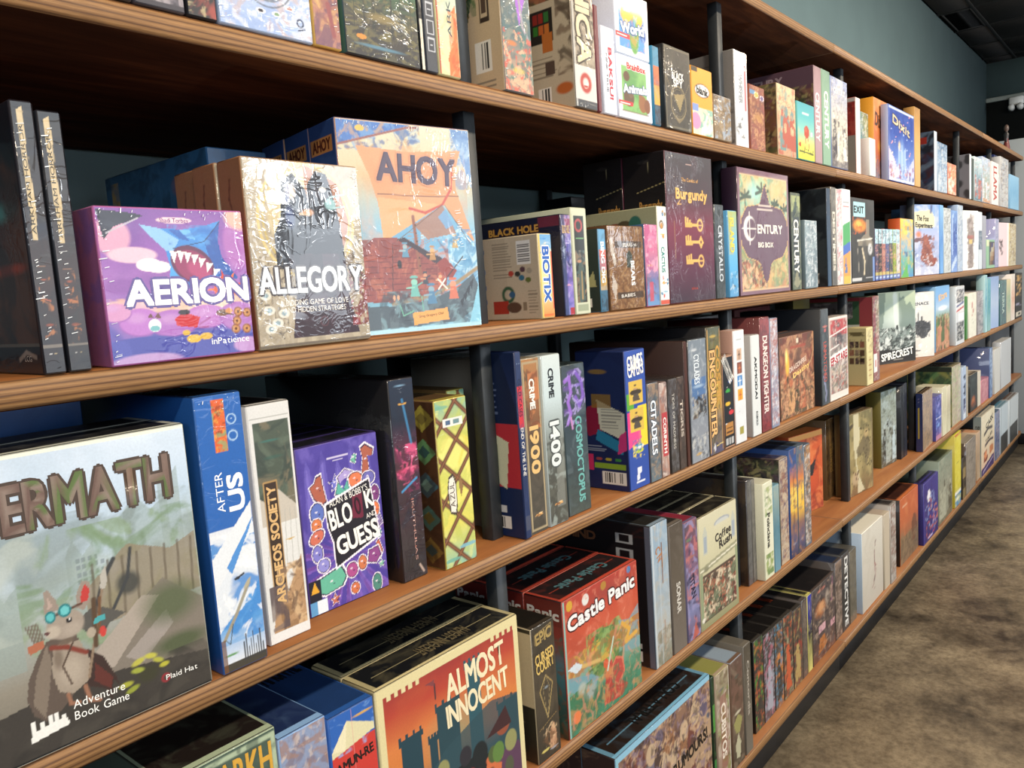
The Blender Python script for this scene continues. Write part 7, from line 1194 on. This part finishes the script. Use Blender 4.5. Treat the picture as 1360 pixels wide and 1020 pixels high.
('pict', 3, 0.0638, 0.2754, 0.0415, 1, 1.7687, 0.0, 0, '@pictos', 'dcdee0 e0a030', [], 'white spine with four square pictograms', 'c09888', None, None, None, None, 0),
('akro', 3, 0.0537, 0.2555, 0.2, 1, 1.87, 0.0, 0, 'plain', 'd4d8d8', [('AKMODAI', 0.5, 0.58, 0.26, 0.42, -90, '282828'), ('KOBOLD', 0.5, 0.17, 0.22, 0.14, -90, '282828')], 'white spine with thin black letters', 'a8a8a8', None, None, None, None, 0),
('dungeon', 3, 0.0612, 0.2959, 0.26, 1, 1.9289, 0.0, 0, 'busy', '7c2c34 90383c 5c2028', [('DUNGEON FIGHTER', 0.5, 0.5, 0.5, 0.68, -90, 'f0e0d8')], 'dark red spine with a white title', '6a3030', None, None, None, None, 0),
('lbl', 3, 0.0522, 0.2893, 0.25, 1, 1.9938, 0.0, 0, 'busy', '8890a8 b8a0a0 d8d8e0 a85a50', [], 'pale blue and rose wrapped spine', None, None, None, None, None, 0),
('bonfire', 3, 0.2674, 0.2301, 0.07, 2, 2.093, 0.015, 0, '@bonfire', '8a5a44 c88858', [('DRAGONFIRE', 0.5, 0.63, 0.06, 0.5, 10, 'd8c0b0'), ('Destiny', 0.6, 0.55, 0.06, 0.5, 10, 'f0c878')], 'dragon fire cover in red and brown', '3a3434', None, '444448', None, None, 0),
('bloke', 3, 0.0677, 0.2905, 0.25, 1, 2.3784, 0.0, 0, '@redspine', '3c4248 c05050', [('UNMATCHED', 0.5, 0.45, 0.4, 0.42, -90, 'b05850')], 'tall charcoal spine with a red title', '22262c', None, None, None, None, 0),
('stare', 3, 0.1771, 0.259, 0.045, 1, 2.4604, 0.002, 0, '@poster', '8a8280 b03c40', [('EP-STARE', 0.5, 0.5, 0.09, 0.9, 6, 'b03040')], 'red and grey poster style box with a white banner', None, None, None, None, 'e0d8d0', 0),
('gridc', 3, 0.0712, 0.2002, 0.065, 1, 2.8357, 0.0, 0, '@creamspine', 'd8cc98 a89c70', [], 'cream box with a grid of small portraits on its side', 'c8bc8c', 'portraits', None, None, None, 0),
('redb3', 3, 0.0742, 0.3029, 0.22, 1, 2.9384, 0.007, 0, '@redlabel', '8c3c44 e8e0dc', [], 'dark red spine with a white label at its foot', '3c5a44', 'redgreen', None, None, None, 0),
('spire', 3, 0.2178, 0.2983, 0.07, 1, 3.455, 0.13, -26.45, '@spirecrest', '8a9a90 c8d8d0', [('SPIRECREST', 0.5, 0.12, 0.1, 0.86, 6, 'e8ece8', '1c2020')], 'misty green waterfall cover with jagged white title', '2c4038', None, None, None, None, 0),
('menace', 3, 0.1512, 0.283, 0.07, 1, 3.71, 0.085, -34.22, '@island', 'dcd8d0 3a3a3c', [('MENACE', 0.5, 0.83, 0.045, 0.6, 0, '6a6a6a')], 'white box with a floating black castle island', None, None, None, None, None, 0),
('rootc', 3, 0.2834, 0.2972, 0.1, 1, 3.961, 0.021, 0, '@rooty', '7aa8d0 6a8a50', [('Kitara', 0.5, 0.85, 0.1, 0.6, 6, 'e8b878')], 'box with a blue sky title and tangled green figures', None, None, None, None, None, 0),
('wcomic', 3, 0.2011, 0.2845, 0.0415, 1, 4.2887, 0.002, 0, '@strip', 'c8ccd0 30343c', [], 'white box with a black and red comic strip', 'c8d0d4', None, None, None, None, 0),
('thgr', 3, 0.0448, 0.2229, 0.15, 1, 4.612, 0.017, 0, 'plain', '3c7838', [], 'thin bright green spine', None, None, None, None, None, 0),
('crm3', 3, 0.2032, 0.2354, 0.14, 1, 4.6866, 0.016, 0, '@brushp', 'e0ddd0 b05a5a', [], 'cream box with a thin pink scribble', None, None, None, None, None, 0),
('gp3', 3, 0.1682, 0.2386, 0.2, 1, 4.8912, 0.011, 0, 'busy', '8a8488 a89aa0 c0b8b8 5c5860', [], 'grey mauve wrapped box', None, None, None, None, None, 0),
('te31', 3, 0.0636, 0.319, 0.045, 1, 5.0608, 0.002, 0, 'grad', 'a8ccd0 5898b0 88b4bc', [], 'tall pale teal spine', None, None, None, None, None, 0),
('te32', 3, 0.0959, 0.2977, 0.045, 1, 5.1361, 0.002, 0, 'grad', '88b0b0 4890a0 60a0b0', [], 'teal spine with cream foot', None, None, None, None, None, 0),
('bl3', 3, 0.211, 0.3025, 0.04, 1, 5.28, 0.02, -5.44, 'grad', '90a8d0 a8b8d0 8098c0', [], 'flat pale blue cover', None, None, None, None, None, 0),
('tg3', 3, 0.2386, 0.2739, 0.05, 1, 5.5521, 0.002, 0, 'busy', '2c6068 3c7478 284c58', [('TERRA', 0.5, 0.5, 0.3, 0.5, -90, 'c0d8d0')], 'dark teal spine with small pale letters', None, None, None, None, None, 0),
('cr31', 3, 0.1497, 0.2723, 0.2, 1, 5.8053, 0.002, 0, 'grad', 'c8c0a8 88a890 d8c8a0', [], 'cream and green thin spine', None, None, None, None, None, 0),
('cr32', 3, 0.1452, 0.3007, 0.2, 1, 5.9858, 0.002, 0, 'grad', 'e0d8d0 d8a890 e0dcd4', [], 'white and orange thin spine', None, None, None, None, None, 0),
('goldk', 3, 0.2913, 0.2999, 0.0415, 1, 6.1569, 0.002, 0, '@goldblack', '201c1c b88c50', [], 'black box with gold dragons at the end', None, None, None, None, None, 0),
('kh', 4, 0.1374, 0.3095, 0.28, 1, 0.3366, 0.0, 0, '@goldcaps', '4c5c54 8a9a80', [('ARKH', 0.7, 0.9, 0.12, 0.5, 0, 'd0a040')], 'grey green box with gold capitals, top corner only', '3c4840', None, '1c1614', None, 'a8b89c', 0),
('rob', 4, 0.0686, 0.2898, 0.3, 1, 0.4754, 0.0, 0, 'fig', '8898b8 7a6c78 9a7868 c8b8b0', [], 'pale blue edged box with a battle scene', None, None, '1c2c54', [('MERCHANTS & ROMANS', 0.45, 0.72, 0.1, 0.5, 0, '0a1020')], '88b0e0', 0),
('amun', 4, 0.0737, 0.2806, 0.3, 1, 0.5465, 0.0, 0, '@pyramid', '2c5ca8 c83c34', [('AMUN-RE', 0.5, 0.755, 0.045, 0.86, 5, '201818')], 'spine with a cream pyramid over a red panel', None, None, '1c3868', [('AMUN-RE', 0.5, 0.6, 0.25, 0.8, 0, '101418')], None, 0),
('almost', 4, 0.2981, 0.2824, 0.07, 2, 0.6229, 0.0, 0, '@almost', 'c8643c 2c4a54', [('ALMOST', 0.655, 0.83, 0.135, 0.44, 3, 'e8dcb8'), ('INNOCENT', 0.66, 0.675, 0.12, 0.47, 3, 'e8dcb8')], 'cream framed box with castles against an orange sky', 'c8b888', None, '14161a', [('ALMOST INNOCENT', 0.55, 0.5, 0.4, 0.35, 180, '6a6048')], 'd8cc9c', 0),
('court', 4, 0.0633, 0.2402, 0.2, 1, 0.956, 0.003, 0, '@court', '40382e b8a060', [('EPIC', 0.5, 0.92, 0.08, 0.7, 5, 'a89058'), ('CURSED', 0.5, 0.77, 0.075, 0.84, 5, 'd8b868', '40382e'), ('COURT', 0.5, 0.7, 0.075, 0.8, 5, 'd8b868', '40382e')], 'dark brown spine with gold title and crystal', 'c0b090', 'courtside', '16140f', None, None, 0),
('castle', 4, 0.2515, 0.2563, 0.085, 3, 1.0442, 0.003, 0, '@castle', 'c05038 7a9c78', [('Castle Panic', 0.5, 0.84, 0.1, 0.9, 3, 'e8e8e8', '4a2020')], 'red and green box of a castle siege with gothic title', '3c1c1c', 'castleside', '1e1618', [('Castle Panic', 0.5, 0.5, 0.3, 0.6, 180, '4c7078')], 'c04a38', 0),
('cnx', 4, 0.0697, 0.3061, 0.3, 1, 1.3531, 0.003, 0, '@iceblue', '8ea4b8 a8a8a0', [('C N', 0.42, 0.79, 0.3, 0.1, -70, 'b07850'), ('M', 0.6, 0.72, 0.3, 0.05, 0, 'b07850')], 'tall ice blue spine with bronze initials', '1c181c', 'darkicons', '20201e', None, None, 0),
('sonar', 4, 0.0605, 0.2856, 0.24, 1, 1.4294, 0.003, 0, 'grad', '6c645c 5a5248 4c443c', [('SONAR', 0.5, 0.42, 0.3, 0.24, -90, 'c8c4bc')], 'grey spine with a thin white title', None, None, '282624', None, None, 0),
('purp4', 4, 0.0604, 0.274, 0.24, 1, 1.4954, 0.003, 0, '@purplefan', '6c6888 a85878', [('TITAN', 0.5, 0.45, 0.35, 0.2, -80, '20203c')], 'violet fantasy spine with a pink top', None, None, '802838', None, None, 0),
('coffee', 4, 0.2017, 0.2653, 0.055, 4, 1.5599, 0.003, 0, '@coffee', 'ccc4a4 6c6c54', [('Coffee', 0.62, 0.76, 0.07, 0.42, 5, '2c2c2c'), ('Rush', 0.68, 0.68, 0.07, 0.34, 5, '2c2c2c')], 'cream cafe box with a crowd below an arched sign', 'b8b090', None, '1c1a18', None, 'd0c8a4', 0),
('dkl', 4, 0.0275, 0.2796, 0.25, 1, 1.87, 0.024, 0, 'busy', '4c4c50 5c5c5c 3c3c40', [], 'dark grey wrapped spine with a black side picture', '241c1a', 'darkfig', None, None, None, 0),
('dkl2', 4, 0.0244, 0.2757, 0.25, 1, 1.899, 0.024, 0, 'busy', '5a5854 4a4846 6c6864', [], 'second dark grey wrapped spine', None, None, None, None, None, 0),
('penel', 4, 0.0632, 0.2602, 0.2, 1, 1.9248, 0.003, 0, '@leafspine', 'd8d8c0 5c7848', [('Poinciana', 0.5, 0.5, 0.32, 0.36, -90, '2c2c28')], 'off white spine with leaves and cursive letters', None, None, 'c8c8b4', None, None, 0),
('te4', 4, 0.0419, 0.2391, 0.2, 1, 1.9917, 0.003, 0, 'grad', '6890a0 4c7888 98a8a0', [], 'teal spine with an orange spot', None, None, None, None, None, 0),
('dunes4', 4, 0.0598, 0.2974, 0.26, 1, 2.052, 0.008, 0, 'busy', 'b8a48c 7c4840 c8b8a0 504868', [], 'cream edged spine with red brown scenes', '1c1418', 'busy', '2c1c1c', None, None, 0),
('sun1', 4, 0.0556, 0.3123, 0.27, 1, 2.1132, 0.004, 0, '@sunset', '30508c e0b040', [], 'sunset spine from blue to yellow, left of a pair', None, None, '142030', None, None, 0),
('sun2', 4, 0.0507, 0.3113, 0.27, 1, 2.1702, 0.003, 0, '@sunset', '586878 d0a040', [], 'sunset spine from grey to yellow, right of a pair', None, None, '182028', None, None, 0),
('sun3', 4, 0.051, 0.3029, 0.2, 1, 2.2296, 0.005, 0, 'busy', '5c6878 a87c50 d0c8c0 3c4450', [], 'narrow mixed spine beside the sunset pair', None, None, None, None, None, 0),
('orange4', 4, 0.202, 0.2711, 0.06, 1, 2.47, 0.14, -11.42, '@orangebird', 'b8502c 8c3420', [], 'deep orange cover set back, with a bird silhouette', None, None, 'c07038', None, None, 0),
('mistr', 4, 0.1146, 0.2835, 0.2, 1, 2.7406, 0.112, 0, 'busy', '5c4424 7c5c30 3c2818', [('Mistwind', 0.5, 0.5, 0.3, 0.35, -90, '8c6c34')], 'dark amber spine in shadow beside the post', None, None, None, None, None, 0),
('leop', 4, 0.2016, 0.2934, 0.05, 1, 2.8, 0.055, -7.13, '@leopard', '8c7c54 c8b890', [], 'ochre box showing a spotted leopard face', None, None, '3c2c28', None, None, 0),
('hunt', 4, 0.1608, 0.3077, 0.06, 1, 3.28, 0.076, -5.71, 'scene', '6c7868 98a098 4c4838 b0c0c4 302c24', [], 'olive box with a misty hunter scene', '6c6430', None, '2c2820', None, None, 0),
('dkn1', 4, 0.0418, 0.3055, 0.2, 1, 3.4694, 0.05, 0, 'plain', '1c2026', [], 'first of two near black boxes left of a post', None, None, None, None, None, 0),
('dkn2', 4, 0.049, 0.3117, 0.2, 1, 3.5173, 0.05, 0, 'plain', '181c28', [], 'second of two near black boxes left of a post', None, None, None, None, None, 0),
('tanb', 4, 0.2202, 0.2533, 0.028, 1, 3.64, 0.005, 2.6, 'busy', 'a88c6c b89c80 98806c 7c7068', [], 'parchment cover with a navy gold lettered side', '1c2c58', 'navyside', '242020', None, None, 0),
('smbp', 4, 0.1204, 0.2031, 0.1, 1, 3.8811, 0.006, 0, '@bluefig', '4c4c90 a8a0c8', [], 'small blue and purple figure box', None, None, None, None, None, 0),
('crm4a', 4, 0.0868, 0.2298, 0.12, 1, 4.0029, 0.003, 0, 'grad', 'd0ccb0 b8b094 c8c4a8', [], 'cream slim box, left of a pair', None, None, 'c8c4ac', None, None, 0),
('crm4b', 4, 0.0739, 0.2222, 0.12, 1, 4.0977, 0.003, 0, 'grad', 'c8c4a8 a8a088 d0c8b0', [], 'cream slim box, right of a pair', None, None, 'c0bca4', None, None, 0),
('grncr', 4, 0.2047, 0.2962, 0.2, 1, 4.2472, 0.011, 0, 'busy', 'b8ac88 98a878 c8b8a0 a88c84', [], 'large cream and pink cover with a leafy green side', '3c5844', 'leafs', '2c3430', None, None, 0),
('arrow', 4, 0.0799, 0.2718, 0.0415, 1, 4.4532, 0.002, 0, '@arrows', 'a0b0c8 20283c', [], 'pale blue spine with dark arrows', None, None, None, None, None, 0),
('arrow2', 4, 0.0412, 0.2608, 0.25, 1, 4.5408, 0.002, 0, 'plain', 'a8a090', [], 'thin tan spine beside the arrows', None, None, None, None, None, 0),
('statue', 4, 0.1968, 0.2004, 0.12, 1, 4.689, 0.01, 0, '@statue', '242826 8c4c28', [], 'dark box with an amber carved head', None, None, 'b0a088', None, None, 0),
('stcr', 4, 0.084, 0.1946, 0.12, 1, 4.8967, 0.01, 0, 'plain', 'c8c0b0', [], 'cream slim box beside the carved head', None, None, None, None, None, 0),
('pink4', 4, 0.2264, 0.1298, 0.1, 1, 4.9962, 0.01, 0, 'busy', 'c87c88 d89098 b06070', [], 'small rose pink box', None, None, None, None, None, 0),
('pinkt', 4, 0.1746, 0.2024, 0.2, 1, 5.7523, 0.12, 0, 'grad', 'd08890 b87078 c88088', [], 'tall rose box behind the small pink one', '40507c', 'pinkside', None, None, None, 0),
('blw4', 4, 0.0913, 0.2909, 0.28, 1, 5.2241, 0.004, 0, 'busy', '6c8cc0 a8c0e0 38507c', [], 'blue and white wrapped spine', '404c74', None, None, None, None, 0),
('wh41', 4, 0.1851, 0.2675, 0.0415, 1, 5.3787, 0.002, 0, 'plain', 'c4c4c0', [], 'off white flat box near the shelf end', None, None, 'c0c0bc', None, None, 0),
('wh42', 4, 0.3816, 0.2899, 0.05, 1, 5.6048, 0.002, 0, 'plain', 'b8bcc0', [], 'large pale grey flat box near the shelf end', None, None, 'b8b8b8', None, None, 0),
('coll', 5, 0.4026, 0.3051, 0.08, 2, 1.1779, 0.0, 0, '@coll', '6c4c44 a8886c', [('RUMOURS!', 0.75, 0.55, 0.09, 0.4, 5, '181414')], 'wide box with a crowded hero scene and pale blue rim', '3c3030', None, '241a16', [('COLLATERAL', 0.55, 0.5, 0.35, 0.5, 180, '101010')], '78b0d0', 0),
('grn5', 5, 0.0145, 0.2793, 0.2, 1, 1.6083, 0.01, 0, 'bands', '18301c 4c8c3c 181c18 38783c', [], 'thin green and black spine', None, None, None, None, None, 0),
('cre5', 5, 0.0711, 0.2777, 0.2, 1, 1.6243, 0.007, 0, '@fruitspine', 'a89480 8c3430', [('CUBITOS', 0.5, 0.45, 0.35, 0.5, -90, 'e0d4c4')], 'cream spine with red letters and a fruit pattern top', None, None, '88884c', None, None, 0),
('brn5', 5, 0.0683, 0.2784, 0.26, 1, 1.6968, 0.003, 0, '@painted', '6c5444 b0a078', [], 'brown spine with a pale painted shape', None, None, '8898a8', None, None, 0),
('conc', 5, 0.0421, 0.2902, 0.28, 1, 1.7747, 0.003, 0, 'grad', '6c665c 5c564c 4c463c', [('Concordia', 0.55, 0.6, 0.35, 0.5, -90, 'a8a094')], 'grey spine with a curly pale title', None, None, '5c5850', None, None, 0),
('ser0', 5, 0.0593, 0.2559, 0.26, 1, 1.8784, 0.022, 0, 'fig', '383430 3c3834 4c8c3c b85c38', [], 'dark character spine with green figure in the wrapped series', '101012', 'seriesside', '0c0a0a', [('MARVELS', 0.62, 0.5, 0.4, 0.3, 0, '7a3018')], None, 0),
('ser1', 5, 0.0736, 0.2464, 0.26, 1, 1.9406, 0.022, 0, 'fig', '383430 4c4448 b86c80 9c9ca8', [], 'dark character spine with pink sparkle in the wrapped series', '101012', None, '0c0a0a', [('MARVELS', 0.62, 0.5, 0.4, 0.3, 0, '7a3018')], None, 0),
('ser2', 5, 0.0609, 0.2452, 0.26, 1, 2.0174, 0.022, 0, 'fig', '383430 5c5048 c87c38 4c88a8', [], 'dark character spine with orange and blue figure in the wrapped series', '101012', None, '0c0a0a', [('MARVELS', 0.62, 0.5, 0.4, 0.3, 0, '7a3018')], None, 0),
('ser3', 5, 0.0722, 0.2452, 0.26, 1, 2.0816, 0.022, 0, 'fig', '383430 4c463c 8c8c70 b85838', [], 'dark character spine with pale figure in the wrapped series', '101012', None, '0c0a0a', [('MARVELS', 0.62, 0.5, 0.4, 0.3, 0, '7a3018')], None, 0),
('ser4', 5, 0.0704, 0.2373, 0.26, 1, 2.1573, 0.022, 0, 'fig', '383430 544840 a8905c 983c30', [], 'dark character spine with ember in the wrapped series', '101012', None, '0c0a0a', [('MARVELS', 0.62, 0.5, 0.4, 0.3, 0, '7a3018')], None, 0),
('ser5', 5, 0.0415, 0.2426, 0.26, 1, 2.231, 0.022, 0, 'busy', '544c48 6c6058 383434', [], 'narrow grey brown spine left of the blue one', None, None, '0c0a0a', None, None, 0),
('blu5', 5, 0.0357, 0.2431, 0.26, 1, 2.2757, 0.022, 0, 'grad', 'c8c070 1c1c34 3038a0 2c3070', [], 'narrow royal blue spine with a pale foot', None, None, '101018', None, None, 0),
('big5', 5, 0.2081, 0.2409, 0.26, 1, 2.3162, 0.022, 0, '@portrait', '504440 a86c40', [], 'brown box with an orange portrait and pink labels', None, None, '141214', None, None, 0),
('dtc1', 5, 0.0672, 0.2639, 0.28, 1, 2.5304, 0.022, 0, 'busy', '4c4440 7c685c 302c2c a89488', [], 'dark picture spine left of the detective spine', None, None, '1c2c48', None, None, 0),
('dtc2', 5, 0.0728, 0.2677, 0.28, 1, 2.6016, 0.022, 0, 'grad', '3c3c3c 2c2c2c 484444', [('DETECTIVE', 0.55, 0.5, 0.45, 0.9, -90, 'd8d8d4')], 'dark spine with tall white detective lettering', None, None, '141c2c', None, None, 0),
('dtc3', 5, 0.0737, 0.2565, 0.28, 1, 2.6803, 0.022, 0, 'busy', '5c584c 6c685c 4c483c', [], 'grey olive wrapped spine', None, None, '4c4a44', None, None, 0),
('white5', 5, 0.2527, 0.2924, 0.3, 1, 2.784, 0.011, 0, '@sketch', 'c8c4b8 8c6c68', [], 'white box with a thin sketched figure', 'a8bcd0', None, 'd8d4c4', None, 'dcd8cc', 0),
('thc5', 5, 0.0704, 0.2905, 0.25, 1, 3.0447, 0.007, 0, 'plain', 'b8ac98', [], 'thin cream box right of the sketch box', None, None, 'a89888', None, None, 0),
('rw5', 5, 0.0734, 0.31, 0.25, 1, 3.1166, 0.003, 0, 'busy', 'a8a098 8c5c50 c8c8c4 706860', [], 'wrapped red and white spine', None, None, '302c2c', None, None, 0),
('or5', 5, 0.2918, 0.2755, 0.28, 1, 3.3198, 0.02, 0, '@desert', 'b86034 7c6448', [], 'orange desert box with a lone rider', '1c1412', None, '34180f', None, 'c87040', 0),
('pur5', 5, 0.271, 0.271, 0.0415, 1, 3.628, 0.002, 0, '@moon', '383078 584898', [], 'royal purple box with linked loops and a white moon', '302c70', None, '141428', None, '5048a0', 0),
('gry5', 5, 0.2872, 0.3054, 0.2, 1, 3.9385, 0.007, 0, 'scene', '7c8878 8c8c7c 6c6450 a8a894 4c483c', [], 'grey green mountain cover', None, None, '1c2420', None, None, 0),
('yel5', 5, 0.1443, 0.369, 0.25, 1, 4.2672, 0.003, 0, '@yellowfoot', 'c8bc40 4c88a8', [], 'bright yellow spine with a blue and white foot', 'b8a838', None, 'b8a838', None, None, 0),
('dks5', 5, 0.0763, 0.2141, 0.0415, 1, 4.4471, 0.002, 0, 'bands', '2c2420 8c7850 2c2420 7c6c48', [], 'short dark spine with gold letters', None, None, None, None, None, 0),
('gry52', 5, 0.2527, 0.2751, 0.0415, 1, 4.5389, 0.002, 0, 'busy', '8c8478 a0968c 787068', [], 'taupe grey cover with pale edge', '4c3c34', None, 'a89c8c', None, None, 0),
('pch5', 5, 0.0917, 0.2706, 0.2, 1, 4.8665, 0.008, 0, 'grad', 'b0987c a08870 b8a088', [], 'peach edged narrow box', None, None, 'c8906c', None, None, 0),
('cask', 5, 0.4206, 0.344, 0.0415, 1, 4.9596, 0.002, 0, '@cask', 'd8ccb0 c07850', [('CASK', 0.6, 0.82, 0.09, 0.55, 8, '3c3c38'), ('TALES', 0.55, 0.56, 0.05, 0.5, 8, '3c3c38')], 'cream poster box with black script and two orange figures', '8c9494', 'cask', '8c8c88', None, None, 0),
('spx5', 5, 0.1479, 0.294, 0.0415, 1, 5.4141, 0.002, 0, 'busy', '6c7ca0 8890b0 4c5878 a89cac', [], 'glossy blue violet spine', None, None, '486880', None, None, 0),
('wx5', 5, 0.3058, 0.2973, 0.05, 1, 5.5896, 0.002, 0, '@halfdark', 'b8c4cc 3c3c3c', [], 'first pale glossy box with a dark lower half', None, None, '487890', None, None, 0),
('wx6', 5, 0.3754, 0.2923, 0.05, 1, 5.9415, 0.002, 0, '@halfdark', 'c0c8cc 3c3c3c', [], 'last pale glossy box on the bottom shelf', None, None, '5c4438', None, None, 0),
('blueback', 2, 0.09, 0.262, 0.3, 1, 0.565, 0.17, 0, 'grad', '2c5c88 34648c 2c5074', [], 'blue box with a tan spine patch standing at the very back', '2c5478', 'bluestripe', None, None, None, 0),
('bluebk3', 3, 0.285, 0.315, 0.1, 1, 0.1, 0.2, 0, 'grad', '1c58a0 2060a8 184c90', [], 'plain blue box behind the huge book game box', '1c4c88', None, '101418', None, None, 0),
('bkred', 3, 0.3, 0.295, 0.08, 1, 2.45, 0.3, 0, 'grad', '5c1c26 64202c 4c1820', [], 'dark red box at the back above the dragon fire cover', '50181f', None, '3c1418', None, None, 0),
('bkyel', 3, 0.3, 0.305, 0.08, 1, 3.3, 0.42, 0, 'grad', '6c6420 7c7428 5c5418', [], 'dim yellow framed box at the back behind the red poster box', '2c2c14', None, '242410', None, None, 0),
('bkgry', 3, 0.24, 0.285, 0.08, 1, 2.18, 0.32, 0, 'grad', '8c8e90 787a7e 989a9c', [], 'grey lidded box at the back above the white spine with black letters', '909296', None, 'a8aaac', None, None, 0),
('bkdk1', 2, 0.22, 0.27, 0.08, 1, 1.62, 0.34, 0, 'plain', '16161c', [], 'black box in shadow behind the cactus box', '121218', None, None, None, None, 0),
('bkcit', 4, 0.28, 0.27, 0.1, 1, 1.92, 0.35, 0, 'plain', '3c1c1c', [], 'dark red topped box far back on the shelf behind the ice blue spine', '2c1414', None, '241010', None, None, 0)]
chars = sorted(set(''.join(t[0] for e in DATA for t in (e[11]+(e[16] or []))))|set('ABCDEFGHIJKLMNOPQRSTUVWXYZabcdefghiklmnoprstuvwxyz')-{' '})
chars = [c for c in chars if c != ' ']
load_glyphs(chars)
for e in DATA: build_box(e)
